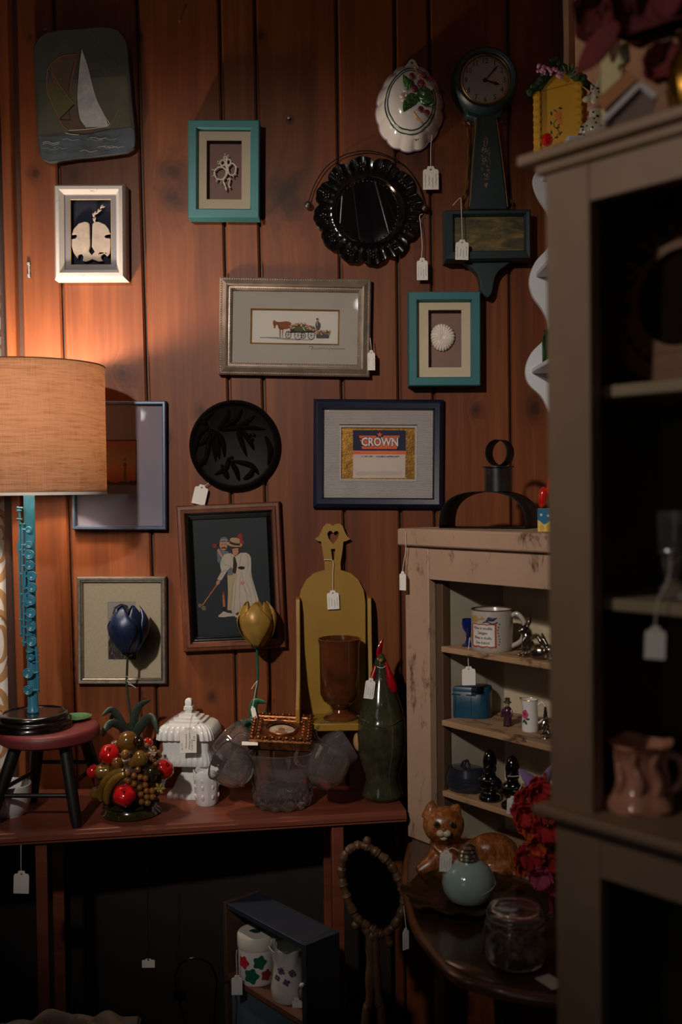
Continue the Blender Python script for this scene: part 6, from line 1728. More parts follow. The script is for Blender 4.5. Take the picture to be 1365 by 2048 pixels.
O('coat', mn, COAT, lathe([(0.001, 0), (.008, 0), (.0085, .003), (.0075, .012), (.0082, .020), (.0090, .028), (.0075, .034), (.004, .0375), (.001, .038)], 24), tube([(.008, -.001, .032), (.0105, -.003, .024), (.007, -.008, .020)], .0025, 8), tube([(-.008, -.001, .032), (-.0108, -.002, .024), (-.010, -.004, .016)], .0025, 8))
O('head', mn, mat('painted_face', (170, 140, 116), 0.4), ell((0, -.0005, .0425), (.0048, .005, .0056), 14, 10), ell((0, -.0055, .042), .0012, 6, 5))
O('hat', mn, mat('pewter_hat', (110, 98, 88), 0.35, 0.6), T(lathe([(0.001, .0455), (.0082, .0455), (.008, .0465), (.0052, .0468), (.0048, .0525), (.0055, .0538), (.001, .054)], 20), (0, 0, 0)))
O('shoes', mn, BLACKW, ell((.003, -.005, .0015), (.0028, .005, .002), 8, 6), ell((-.003, -.005, .0015), (.0028, .005, .002), 8, 6))
g = G(1061, 1461, zs[1]); s_ = g.y / FPX; rc_ = 16.5 * s_; hc = 63 * s_
cm = thing('creamer', 'small white china creamer with a pink rose and gold rim', 'cream jug', g, (0, 0, rad(-20)))
def lipf(a, r, z, i):
    k_ = max(0, math.cos(a - math.pi)) ** 8
    return (r * (1 + 0.28 * k_ * max(0, (z / hc - 0.8)) * 5), z + 0.002 * k_ * (z > hc * .9))
O('body', cm, WHITEG, lathe([(0.001, 0), (rc_ * .98, 0), (rc_ * 1.02, .002), (rc_, .010), (rc_ * .96, hc * .5), (rc_ * .92, hc * .8), (rc_ * .98, hc), (rc_ * .92, hc), (rc_ * .86, hc * .8), (rc_ * .9, .006), (0.001, .004)], 40, lipf))
O('handle', cm, WHITEG, tube(smooth_path([(rc_ * .92, 0, hc * .82), (rc_ * 1.5, 0, hc * .92), (rc_ * 1.95, 0, hc * .74), (rc_ * 1.9, 0, hc * .5), (rc_ * 1.4, 0, hc * .34), (rc_ * 1.0, 0, hc * .26)], 5), .0021, 8))
O('gilt_rim', cm, BRASS, tube([(lipf(a, rc_ * .97, hc, 0)[0] * math.cos(a), lipf(a, rc_ * .97, hc, 0)[0] * math.sin(a), lipf(a, rc_ * .97, hc, 0)[1]) for a in [2 * math.pi * i / 48 for i in range(48)]], .0006, 5, True))
wrap_art('painted_rose', cm, [(1, 'fill', circ(.002, hc * .30, .0022, .0045, 10, .5)), (1, 'fill', circ(-.003, hc * .33, .0022, .0042, 10, -.6)), (1, 'line', [(0, hc * .24), (0, hc * .4), (.0, hc * .5)], .0008)] + [(0, 'fill', circ(.0035 * math.cos(t), hc * .56 + .005 * math.sin(t), .0035, .0042, 10)) for t in (0, 1.3, 2.6, 3.9, 5.2)] + [(2, 'fill', circ(0, hc * .57, .0026, .003, 10)), (1, 'fill', circ(.006, hc * .42, .0035, .0016, 8, .3))],
         [mat('rose_pink', (200, 84, 120), 0.3), mat('rose_leaf', (52, 84, 52), 0.3), mat('rose_heart', (160, 44, 84), 0.3)], rc_ * .99, rad(-28))
g = G(1092, 1476, zs[1]); s_ = g.y / FPX
tr_ = thing('silver_tree', 'small silvery twisted metal tree beside the rose creamer', 'figurine', g)
hh_ = 64 * s_
leaves = []
r_ = random.Random(4)
for i in range(70):
    z = hh_ * (0.12 + 0.88 * i / 70); a = i * 2.4; rr = 0.0115 * (1 - i / 78)
    leaves.append(tube([(0, 0, z), (rr * .6 * math.cos(a), rr * .6 * math.sin(a), z - .001), (rr * math.cos(a), rr * math.sin(a), z - .004)], [.0006, .0017, .0004], 6))
O('trunk', tr_, SIL, tube([(0, 0, 0), (.001, 0, hh_ * .5), (0, 0, hh_)], [.0022, .0016, .0006], 8), lathe([(0.001, 0), (.009, 0), (.008, .002), (.002, .0035)], 16))
O('foliage', tr_, SIL, *leaves)['kind'] = 'stuff'
g = G(1117, 1492, zs[1])
GRG = glassy('green_glass', (40, 130, 70))
tag(O('dish', None, GRG, lathe([(0.001, 0), (.012, 0), (.02, .004), (.026, .014), (.0275, .020), (.026, .020), (.018, .007), (0.001, .003)], 40, lambda a, r, z, i: (r * (1 + .03 * math.cos(10 * a) * (i > 2)), z)), loc=(g.x + 0.012, g.y, zs[1])), 'green glass dish at the right end of the middle cupboard shelf', 'dish')

# bottom shelf: grey tureen, two dark busts
g = G(932, 1580, zs[2]); s_ = g.y / FPX
tu = thing('casserole', 'dark grey blue oval lidded dish with a knotted handle', 'lidded dish', g, (0, 0, rad(-30)))
SLG = mat('slate_glaze', (36, 38, 48), 0.2, var=0.3, vs=14, coat=0.5)
O('dish', tu, SLG, T(lathe([(0.001, 0), (.036, 0), (.041, .006), (.043, .018), (.042, .022), (0.001, .022)], 44), s=(1, .72, 1)))
O('lid', tu, SLG, T(lathe([(.043, .022), (.0435, .025), (.041, .034), (.037, .042), (.036, .046), (.032, .047), (0.001, .0475)], 44), s=(1, .72, 1)))
O('handle', tu, SLG, *[tube(smooth_path([(-.010 + .004 * i, 0, .047), (-.006 + .004 * i, .003 * (-1) ** i, .056 + .002 * i), (.004 + .002 * i, 0, .058 - .002 * i), (.009, 0, .047)], 4), .0018, 6) for i in range(3)])
BUST = mat('black_amber_glass', (14, 10, 12), 0.1, var=0.3, coat=0.7)
def bust(label, px, py, z, k, yaw, tagged=False):
    g = G(px, py, z)
    t = thing('bust', label, 'figurine', g, (0, 0, yaw), 'pair of black glass busts')
    O('shoulders', t, BUST, *[T(s, s=k) for s in (lathe([(0.001, 0), (.019, 0), (.021, .003), (.019, .009), (.012, .013), (.010, .017), (.001, .018)], 28, lambda a, r, zz, i: (r * (1 - .25 * abs(math.sin(a)) * (i > 3)), zz)), ell((0, .001, .030), (.024, .014, .016), 20, 12), ell((0, .001, .044), (.011, .010, .014), 16, 10))], voxel=0.0016)
    O('head', t, BUST, *[T(s, s=k) for s in (ell((0, -.001, .060), (.0115, .013, .016), 20, 14), ell((0, -.0145, .058), (.0022, .004, .0035), 8, 6), ell((0, -.0115, .050), (.004, .003, .0025), 8, 6), ell((.011, .001, .058), (.002, .003, .005), 8, 6), ell((-.011, .001, .058), (.002, .003, .005), 8, 6))], voxel=0.0012)
    O('headdress', t, BUST, *[T(s, s=k) for s in (lathe([(.0122, .064), (.0128, .070), (.012, .078), (.009, .086), (.005, .091), (.001, .0935)], 28), torus(.0122, .0014, 32, 6, axis='z'))][:1])
    O('collar', t, BUST, *[T(ell((.013 * math.cos(a), -.002 + .013 * math.sin(a), .038), .0022, 7, 5), s=k) for a in [math.pi + i * math.pi / 9 for i in range(10)]])
bust('black glass bust with a pointed headdress, left of the pair', 981, 1600, zs[2], 1.06, rad(-34))
bust('black glass bust with white cord round its neck, right of the pair', 1026, 1616, zs[2], 1.06, rad(-34))
price_tag('price tag on white cord from the right black bust', (1027, 1597), (24, 36), 2, 1.745, [(1038, 1582), (1044, 1568), (1041, 1553), (1028, 1553), (1016, 1552)], seed=83)
g = G(1062, 1600, zs[2])
sf = thing('soft_star', 'lilac star-shaped soft toy slumped on the bottom cupboard shelf', 'soft toy', (P(1085, 1560, 1.70).x, 1.705, zs[2]))
LIL = mat('lilac_felt', (140, 108, 164), 0.95, var=0.15, bump=0.5, bs=260)
stv = []
c_s = Vector((-0.004, 0, 0.080))
for i in range(5):
    a = rad(72 * i + 62)
    ln_ = .0795 if i == 3 else .052
    tip = c_s + Vector((ln_ * math.cos(a), 0, ln_ * math.sin(a)))
    stv.append(tube([c_s, c_s.lerp(tip, .5), tip], [.018, .012, .0025], 12, flat=.6))
O('body', sf, LIL, *stv, ell(c_s, (.02, .012, .02)), voxel=0.0022)
O('spot', sf, mat('plum_felt', (60, 36, 70), 0.95), *[ell(c_s + Vector((x, -.0135, z)), (.0055, .002, .0055), 10, 6) for x, z in ((.012, -.012), (.02, -.03), (-.005, -.006))])

# ------------------------------------------------------------------ on the corner table
# crinkled garland of felt flowers hanging at the cupboard's right
gl = thing('flower_garland', 'garland of crinkled red orange and pink cloth flowers', 'garland', (P(1085, 1650, 1.62).x, 1.62, ZC))
FR = [mat('red_cloth', (176, 34, 34), 0.95, var=0.3, vs=40, bump=0.4, bs=200), mat('orange_cloth', (206, 84, 36), 0.95, var=0.3, vs=40, bump=0.4, bs=200), mat('pink_cloth', (196, 84, 110), 0.95, var=0.3, vs=40, bump=0.4, bs=200), mat('rust_cloth', (150, 50, 30), 0.95, var=0.3, vs=40, bump=0.4, bs=200)]
def bloom(px, py, Y, r, m_, seed):
    rr = random.Random(seed); c = P(px, py, Y) - gl.location; R_ = r * Y / FPX; sh = []
    for j in range(9):
        a = 2 * math.pi * j / 9 + rr.uniform(-.2, .2); el_ = rr.uniform(-.5, 1.0)
        dirv = Vector((math.cos(a) * math.cos(el_), -math.sin(el_) * .8 - .15, math.sin(a) * math.cos(el_))); side = dirv.cross(Vector((0, 1, 0.1))).normalized()
        def fn(u, v, dirv=dirv, side=side, ph=rr.uniform(0, 6)):
            s = (u - .5) * 2
            return tuple(c + dirv * (R_ * (.1 + .9 * v)) + side * (s * R_ * .55 * math.sin(math.pi * (.12 + .8 * v)) ** .7) + Vector((0, -1, 0)) * (R_ * .16 * math.sin(5 * s + ph) * v + R_ * .2 * v * v))
        sh.append(sheet(fn, 8, 6))
    O('flower', gl, m_, *sh, solid=0.0012)
for i, (x, y, r, m_) in enumerate(((1074, 1582, 32, 0), (1104, 1592, 30, 0), (1055, 1598, 30, 0), (1092, 1612, 34, 3), (1046, 1625, 28, 0), (1060, 1650, 30, 1), (1095, 1650, 34, 0), (1075, 1682, 30, 1), (1104, 1690, 32, 3), (1058, 1712, 30, 0), (1090, 1722, 30, 0), (1045, 1728, 24, 1), (1080, 1752, 26, 2), (1106, 1765, 26, 2))):
    bloom(x, y, 1.615 + 0.012 * (i % 3), r, FR[m_], i)
O('cord', gl, FR[3], tube(smooth_path([P(x, y, 1.645) - gl.location for x, y in ((1090, 1545), (1092, 1620), (1085, 1700), (1092, 1770), (1104, 1800))], 5), .003, 6), tube([P(1104, 1800, 1.645) - gl.location, Vector((P(1104, 1800, 1.645) - gl.location).to_tuple()[:2] + (0.003,))], .004, 6))

# ginger cat
g = G(905, 1752, ZC)
kt = thing('cat_figurine', 'ginger pottery cat figurine lying with raised head behind the glass bottle', 'cat figurine', (g.x, 1.845, ZC))
GIN = NT('ginger_fur_glaze')
f1_ = GIN.noise(GIN.coord((90, 90, 40)), 1, 5, .65, 1.2); f2_ = GIN.noise(GIN.coord(18), 1, 3)
GIN.principled(GIN.ramp(GIN.math('ADD', GIN.math('MULTIPLY', f1_, .6), GIN.math('MULTIPLY', f2_, .4)), [(.34, rgb(70, 36, 16)), (.5, rgb(136, 76, 34)), (.68, rgb(190, 134, 84))]), .28, 0, f1_, .5, .001, **{'Coat Weight': .4})
def kx(px, py, dy=0.0):
    w = P(px, py - 5, 1.845 + dy); return w - kt.location
s_ = 1.845 / FPX
e = lambda px, py, rx, ry, rz, dy=0, rot=(0, 0, 0): ell(kx(px, py, dy), (rx * s_, ry * s_, rz * s_), 18, 12, rot)
O('body', kt, GIN.m, e(985, 1712, 55, 34, 42, .015), e(1010, 1728, 34, 32, 32, .012), e(935, 1722, 48, 32, 40, .008), e(893, 1700, 34, 30, 50, 0), e(888, 1655, 42, 36, 38, -.012), e(888, 1668, 20, 16, 14, -.032), e(862, 1668, 12, 14, 12, -.02),
  tube([kx(862, 1640, -.01), kx(864, 1618, -.008), kx(866, 1604, -.008)], [.018, .011, .002], 12), tube([kx(902, 1640, -.01), kx(914, 1622, -.008), kx(918, 1612, -.008)], [.018, .011, .002], 12),
  tube([kx(880, 1715, -.02), kx(862, 1735, -.025), kx(836, 1750, -.032)], [.022, .018, .012], 12), tube([kx(905, 1720, -.022), kx(890, 1745, -.04)], [.022, .014], 12), e(1000, 1745, 40, 20, 14, -.01), tube([kx(1025, 1735, .02), kx(1042, 1748, .0), kx(1030, 1756, -.02)], [.014, .012, .006], 10), voxel=0.003)
O('muzzle', kt, mat('white_muzzle_glaze', (206, 180, 156), 0.35, var=0.1), e(882, 1672, 9, 7, 7, -.048), e(894, 1672, 9, 7, 7, -.048), e(888, 1681, 8, 6, 5, -.044))
O('nose', kt, mat('pink_nose', (150, 84, 76), 0.4), e(888, 1664, 4, 4, 3, -.0515))
for px in (874, 905):
    O('eye', kt, mat('green_eye_glass', (60, 72, 40), 0.08, coat=0.8), e(px, 1654, 6, 4, 6, -.0455))
    O('pupil', kt, IRON, e(px, 1654, 3, 3, 4.5, -.0480))
O('inner_ear', kt, mat('pink_ear', (170, 100, 80), 0.6), *[tube([kx(a, b, -.022), kx(c, d, -.016)], [.007, .001], 8, flat=.4) for a, b, c, d in ((863, 1640, 866, 1612), (904, 1640, 916, 1618))])

# pale aqua glass bottle with silver cap, on crinkled gilt dish
g = G(938, 1803, ZC); BY_ = g.y; s_ = BY_ / FPX
dg = O('crinkled_dish', None, mat('crinkled_gilt', (96, 74, 36), 0.25, 0.85, var=0.5, vs=60, bump=0.6, bs=260), *[lathe([(0.001, .002), (.05, .001), (.066, .004), (.086, .011), (.098, .017), (.099, .0185), (.085, .0135), (.065, .0065), (.05, .0035), (0.001, .0035)], 96, lambda a, r, z, i: (r * (1 + .05 * math.sin(7 * a) * (r > .06) + .02 * math.sin(23 * a) * (r > .06)), z + (.004 * math.sin(11 * a + 1) * max(0, r - .06) / .04)))], loc=(g.x - 0.014, BY_ + 0.004, ZC))
tag(dg, 'crinkled gilt metal dish under the aqua glass bottle', 'dish')
AQ = mat('aqua_swirl_glass', (176, 192, 188), 0.1, var=0.2, vs=9, coat=0.8, c2=(128, 160, 158))
bt = thing('glass_bottle', 'squat pale aqua swirled glass bottle with a ribbed silver cap', 'bottle', (g.x, BY_, ZC + 0.004))
q = lambda hw, py: (hw * s_, (1806 - py) * s_)
O('body', bt, AQ, lathe([(0.001, 0), q(38, 1805), q(44, 1800), q(52, 1785), q(54, 1768), q(50, 1752), q(40, 1738), q(28, 1729), q(22, 1726), (0.001, 80 * s_)], 48))
O('swirl', bt, mat('white_swirl', (206, 216, 212), 0.12, coat=0.8), *[tube([((54.2 * math.sin(math.acos(max(-1, min(1, (t - .45) * 1.7))))) * s_ * math.cos(6 * t + ph), (54.2 * math.sin(math.acos(max(-1, min(1, (t - .45) * 1.7))))) * s_ * math.sin(6 * t + ph), (8 + 66 * t) * s_) for t in [.15 + i * .6 / 30 for i in range(31)]], .0007, 5) for ph in (3.3, 4.6, 5.6)])
O('cap', bt, mat('bright_silver', (190, 186, 182), 0.2, 1.0, var=0.1), lathe([q(21, 1727), q(21.5, 1722), q(18, 1719), q(20, 1715), q(17, 1711), q(18, 1707), q(15, 1704), q(16, 1700), q(10, 1696), (0.001, 111 * s_)], 32), ang=25)
price_tag('white price tag leaning between the cat and aqua bottle', (893, 1706), (24, 44), 4, BY_ - 0.01, [(896, 1700), (906, 1696), (918, 1702)], seed=91)

# clip-top jar
g = G(1032, 1922, ZC); s_ = g.y / FPX
jr = thing('storage_jar', 'clip-top glass jar filled with brown seashells on the dark corner table', 'jar', g)
q = lambda hw, py: (hw * s_, (1930 - py) * s_)
O('jar', jr, GLASS, lathe([(0.001, .003), q(50, 1930), q(58, 1924), q(62, 1905), q(62, 1880), q(58, 1860), q(54, 1850), q(54, 1842), q(57, 1838), q(57, 1832), q(54, 1828), q(50, 1829), q(50, 1850), q(57, 1882), q(57, 1904), q(52, 1920), (0.001, .0085)], 56), ang=55)
O('rim_ring', jr, GLASS, T(torus(55 * s_, 3.2 * s_, 56, 8, axis='z'), (0, 0, 95 * s_)), T(torus(58 * s_, 2.4 * s_, 56, 8, axis='z'), (0, 0, 78 * s_)))
O('lid', jr, GLASS, T(lathe([(0.001, 108 * s_), (40 * s_, 108 * s_), (52 * s_, 104 * s_), (56 * s_, 99 * s_), (56 * s_, 103 * s_), (52 * s_, 110 * s_), (48 * s_, 115 * s_), (40 * s_, 113 * s_), (0.001, 112 * s_)], 56), (0, 0, 0)), ang=50)
for tb_ in (tube(smooth_path([(-57 * s_, -.004, 88 * s_), (-64 * s_, -.010, 70 * s_), (-66 * s_, -.016, 40 * s_), (-72 * s_, -.012, 22 * s_)], 4), .0011, 6), tube(smooth_path([(-57 * s_, .004, 88 * s_), (-66 * s_, -.004, 60 * s_), (-72 * s_, -.012, 22 * s_)], 4), .0011, 6), tube([(58 * s_, 0, 90 * s_), (76 * s_, 0, 98 * s_), (78 * s_, 0, 92 * s_), (59 * s_, 0, 80 * s_)], .0011, 6)):
    O('wire_clip', jr, SIL, tb_)
r_ = random.Random(12); cs_ = []
SHB = [mat('brown_shell', (176, 120, 84), 0.4, var=0.4), mat('pale_shell', (220, 184, 150), 0.4, var=0.3), mat('grey_shell', (140, 118, 106), 0.4, var=0.3)]
for i in range(46):
    a, rr, z = r_.uniform(0, 6.28), r_.uniform(0, .036) , r_.uniform(.014, .052)
    cs_.append(ell((rr * math.cos(a), rr * math.sin(a), z), (r_.uniform(.006, .011), r_.uniform(.004, .007), r_.uniform(.003, .006)), 9, 6, (r_.uniform(0, 3), r_.uniform(0, 3), r_.uniform(0, 3)), r_.randrange(3)))
sc_ = O('shells', None, SHB, *cs_, loc=(g.x, g.y, ZC)); sc_['kind'] = 'stuff'; tag(sc_, 'brown seashells filling the clip-top glass jar', 'seashells')
tag(O('white_card', None, WHITE_PAPER, box(-.013, .013, -.019, .019, 0, .0008), loc=P(1102, 1968, 1.42).to_tuple()[:2] + (ZC + 0.0005,), rot=(0, 0, .5)), 'small white card lying on the dark corner table by the near cupboard', 'card')

# ------------------------------------------------------------------ on top of the cream cupboard
tf = thing('candle_holder', 'black bent-strap metal candle holder with a tin cup and ring handle', 'candle holder', (P(975, 1058, 1.96).x, 1.96, ztop_w))
ax = Vector((0.55, 0.83, 0)); u_ = Vector((0.83, -0.55, 0))
C7 = V2(3.79, 780, 840)
def band(cx_px, cz_px, Yc, prof, width, th=.0014):
    """closed strap: prof = [(along u, z)], swept along ax"""
    c = P(*C7(cx_px, cz_px), Yc) - tf.location
    n = len(prof); v, f = [], []
    for k, (a, z) in enumerate(prof):
        for w in (0, width): v.append(tuple(c + u_ * a + Vector((0, 0, z)) + ax * w))
    for k in range(n):
        j = (k + 1) % n; f.append((2 * k, 2 * k + 1, 2 * j + 1, 2 * j))
    return (v, f, 0)
Yn = 1.96
s_ = Yn / FPX / 3.79
cz = P(*C7(695, 845), Yn).z - ztop_w
arch = []
for i in range(49):
    a = math.pi * i / 48
    x, z = math.cos(a), math.sin(a)
    arch.append((math.copysign(abs(x) ** .8, x) * 300 * s_ / .83, -cz + 0.001 + max(0, z) ** .72 * (830 - 553) * s_))
arch.append((-300 * s_ / .83, -cz + 0.001))
O('arched_strap', tf, IRON, band(695, 845, Yn, arch, .070), solid=.0016, ang=50)
zc = P(*C7(820, 545), Yn + .01).z - ztop_w
cc_ = P(*C7(822, 545), Yn + .030) - tf.location
O('cup', tf, mat('dull_tin', (70, 68, 68), 0.32, 0.85, var=0.35, vs=30), T(lathe([(0.001, 0), (104 * s_, 0), (104 * s_, 182 * s_), (124 * s_, 184 * s_), (124 * s_, 192 * s_), (98 * s_, 192 * s_), (98 * s_, .003), (0.001, .003)], 36), (cc_.x, cc_.y, zc + .001)), ang=30)
ring_ = [(90 * s_ * math.cos(t), 100 * s_ * math.sin(t)) for t in [2 * math.pi * i / 36 for i in range(36)]]
O('ring_handle', tf, IRON, band(806, 248, Yn + .01, ring_, .034), solid=.0012, ang=50)
g = P(1104, 1060, 1.80)
tn = thing('tin_box', 'small blue and yellow tin painted with white stars', 'tin', (g.x, 1.80, ztop_w), (0, 0, rad(-12)))
s_ = 1.8 / FPX; w_, h_ = 27 * s_, 46 * s_
O('body', tn, mat('yellow_tin_print', (214, 190, 104), 0.4, var=0.15), box(-w_, w_, -w_ * .8, w_ * .8, 0, h_), bevel=.001)
art('printed_band', tn, -w_ * .8, [(0, 'fill', [(-w_, h_), (w_, h_), (w_, h_ * .5)] + [(w_ - 2 * w_ * i / 12, h_ * (.42 + .1 * math.cos(i / 12 * 4 * math.pi))) for i in range(13)])] + [(1, 'fill', [(x + (.0032 if j % 2 == 0 else .0013) * math.cos(math.pi / 2 + j * math.pi / 5), h_ * z + (.0032 if j % 2 == 0 else .0013) * math.sin(math.pi / 2 + j * math.pi / 5)) for j in range(10)]) for x, z in ((-.018, .74), (-.006, .70), (.006, .74), (.017, .70))] + [(2, 'fill', circ(x, h_ * .18, .004, .007, 8)) for x in (-.017, -.006, .005, .016)], [mat('blue_tin_print', (24, 100, 142), 0.4), mat('white_tin_print', (220, 224, 224), 0.4), mat('ochre_tin_print', (206, 160, 60), 0.4)], 0.00005)
tp = O('toy_rooster', None, mat('red_lacquer', (190, 26, 22), 0.1, var=0.2, coat=0.8), *[ell((x, 0, z), (a, b, c), 14, 10, (0, r, 0)) for x, z, a, b, c, r in ((-.014, .020, .0075, .007, .020, .12), (.006, .034, .013, .010, .014, 0), (.012, .016, .015, .010, .018, 0), (.000, .048, .006, .006, .008, .3))], voxel=.0018, loc=(g.x - .002, 1.80, ztop_w + h_ + .0005))
tag(tp, 'glossy red lacquered ornament standing on the blue star tin', 'ornament')

# ------------------------------------------------------------------ white scalloped wall shelf on the side wall
SCW = mat('white_shelf_paint', (206, 208, 212), 0.5, var=0.05, bump=0.1, bs=80)
SY = 1.975
ss = thing('scalloped_shelf', 'white painted wall shelf with a wavy scalloped side', 'wall shelf', (0.50, SY, P(1060, 830, SY).z))
zz_ = lambda py: P(1075, py, SY).z - ss.location.z
xx_ = lambda px: P(px, 700, SY).x - 0.50
wv_ = smooth_path([Vector((xx_(x), zz_(y))) for x, y in ((1126, 318), (1096, 330), (1075, 345), (1069, 366), (1078, 395), (1098, 428), (1108, 460), (1098, 495), (1072, 525), (1060, 560), (1066, 592), (1086, 622), (1097, 650), (1092, 676), (1064, 705), (1051, 738), (1057, 768), (1083, 795), (1098, 825), (1112, 850))], 5)
O('side_panel', ss, SCW, prism([tuple(p) for p in wv_] + [(-0.001, wv_[-1].y), (-0.001, wv_[0].y)], -0.006, 0.006), bevel=.002)
for py, xf in ((556, 1068), (748, 1058), (365, 1080)):
    z = zz_(py)
    O('shelf', ss, SCW, box(xx_(xf) + .004, -.001, -0.235, -.0062, z, z + .010), bevel=.003)
o2 = O('side_panel', ss, SCW, prism([tuple(p) for p in wv_ if p.y < zz_(415)] + [(-0.001, wv_[-1].y), (-0.001, zz_(415))], -0.006, 0.006), bevel=.002, loc=(0, -0.242, 0))
zsh = zz_(748) + .010 + ss.location.z
gx = P(1102, 700, 1.90).x
tag(O('glass_tumbler', None, GRG, lathe([(0.001, 0), (.017, 0), (.018, .004), (.018, .052), (.015, .056), (.014, .062), (.0155, .066), (.013, .066), (.0125, .06), (.016, .05), (.016, .006), (0.001, .005)], 32), loc=(P(1104, 700, 1.915).x, 1.915, zsh)), 'green glass jar on the white scalloped shelf', 'jar')
zt1 = zz_(365) + .010 + ss.location.z

# things along the top of the white shelf
YEL = worn('yellow_birdhouse_paint', (214, 160, 30), (150, 100, 20), 0.22, 40, 0.5, (1, 1, 1), 0.12)
CB = V2(4.627, 1070, 0)
bh = thing('birdhouse', 'yellow toy birdhouse with green roof and pink blossom', 'birdhouse', (P(1130, 300, 1.86).x, 1.86, zt1), (0, 0, rad(-35)))
def tops(Y, t):
    def f(px, py):
        q_ = CB(px, py); w = P(q_[0], q_[1], Y) - t.location
        return Vector((w.x, w.z))
    return f
hB = P(1130, 178, 1.86).z - zt1
O('walls', bh, YEL, box(-.034, .034, -.028, .028, 0, hB * .98), bevel=.002)
O('gable', bh, YEL, prism([(-.034, hB * .95), (.034, hB * .95), (.0, hB + .030)], -.028, .028))
for sg in (-1, 1):
    O('scalloped_trim', bh, YEL, *[ell((sg * .040, -.031, hB * (.12 + .11 * k)), (.0085, .004, .0085), 10, 6) for k in range(8)], box(sg * .040 - .006, sg * .040 + .006, -.034, -.0285, .004, hB * .95))
MOSS = mat('mossy_green', (46, 70, 30), 0.9, var=0.5, vs=60, bump=0.8, bs=160)
O('roof', bh, MOSS, *[([(sg * .052, -.04, hB * .93), (sg * .052, .036, hB * .93), (0, .036, hB + .038), (0, -.04, hB + .038)], [(0, 1, 2, 3)], 0) for sg in (-1, 1)], solid=.010)
r_ = random.Random(6)
O('moss', bh, MOSS, *[ell((x, -.040 + r_.uniform(-.004, .004), hB + .036 - abs(x) * 0.85 + r_.uniform(-.004, .005)), r_.uniform(.004, .008), 7, 5) for x in [-.052 + .104 * i / 26 for i in range(27)]])['kind'] = 'stuff'
O('blossom', bh, mat('pink_blossom', (214, 150, 178), 0.8, var=0.2), *[ell((-.030 + .05 * i / 30 + r_.uniform(-.004, .004), -.050 + r_.uniform(-.005, .003), hB + .028 - .022 * i / 30 + r_.uniform(-.006, .006)), r_.uniform(.002, .0042), 7, 5) for i in range(31)])['kind'] = 'stuff'
O('leaf_spray', bh, mat('sage_green', (92, 116, 84), 0.8), *[tube([(.028, -.044, hB - .002), (.028 + .02 * math.cos(a), -.052, hB - .002 + .024 * math.sin(a))], [.0012, .0018], 6) for a in (0.2, .6, 1.0, 1.5, 2.0)])
art('painted_sprig', bh, -.0281, [(0, 'line', [(-.004 + .006 * math.sin(i * 1.3), hB * (.25 + .05 * i)) for i in range(9)], .0016)] + [(0, 'fill', circ(-.004 + .010 * math.sin(i * 2.2), hB * (.24 + .045 * i), .0042, .0018, 8, i)) for i in range(10)] + [(1, 'fill', circ(0, hB * .55, .006, .008, 10)), (1, 'fill', circ(.004, hB * .45, .004, .005, 10))], [mat('black_green_paint', (24, 36, 20), 0.5), mat('orange_paint', (220, 124, 40), 0.5)], .00003)
O('door_panel', bh, YEL, T(box(.0345, .036, -.016, .0, .004, hB * .6), (0, 0, 0)))
rd = O('red_bead', None, mat('red_facet_glass', (206, 26, 20), 0.15, coat=0.6), ell((0, 0, 0), (.011, .011, .0125), 6, 4), loc=P(1095, 265, 1.80)[0:2] + (P(1095, 265, 1.80).z,) if False else P(1095, 265, 1.80), ang=0)
rd.location.z = zt1 + 0.0126
tag(rd, 'faceted red bead ornament in front of the yellow birdhouse', 'ornament')
# spotted figurine
sp_ = thing('dog_figurine', 'white china dog with black spots and pink collar', 'figurine', (P(1190, 275, 1.768).x, 1.768, zt1), (0, 0, rad(-25)))
SPW = mat('white_china', (214, 206, 188), 0.2, var=0.06, coat=0.5)
s_ = 1.768 / FPX
hS = (278 - 150) * s_
bodyd = [ell((0, 0, hS * .16), (.021, .019, hS * .20), 18, 12), ell((-.014, -.006, hS * .12), (.012, .012, hS * .14), 14, 10), ell((.002, 0, hS * .42), (.0125, .0125, hS * .16), 16, 10), ell((.003, -.002, hS * .66), (.011, .0115, hS * .14), 16, 10), ell((-.011, -.008, hS * .62), (.0085, .006, .006), 12, 8), tube([(.006, 0, hS * .72), (.010, .001, hS * .90), (.011, .002, hS * 1.02)], [.008, .006, .0015], 10), tube([(-.002, .002, hS * .74), (-.006, .004, hS * .88)], [.006, .0015], 10)]
O('body', sp_, SPW, *bodyd, voxel=.0016)
O('collar', sp_, mat('pink_collar', (220, 160, 146), 0.5), T(torus(.0122, .0028, 28, 8, axis='z'), (.002, 0, hS * .48)))
r_ = random.Random(9); spots = []
for (c, rx) in (((0, 0, hS * .16), (.021, .019, hS * .20)), ((-.014, -.006, hS * .12), (.012, .012, hS * .14)), ((.002, 0, hS * .40), (.0125, .0125, hS * .16)), ((.003, -.002, hS * .66), (.011, .0115, hS * .14))):
    for k in range(10):
        a, el_ = r_.uniform(-3.0, 0.1), r_.uniform(-.6, .8)
        d = Vector((math.cos(a) * math.cos(el_), math.sin(a) * math.cos(el_), math.sin(el_)))
        spots.append(ell((c[0] + d.x * rx[0] * .98, c[1] + d.y * rx[1] * .98, c[2] + d.z * rx[2] * .98), .0019, 8, 6))
O('spots', sp_, IRON, *spots)['kind'] = 'stuff'

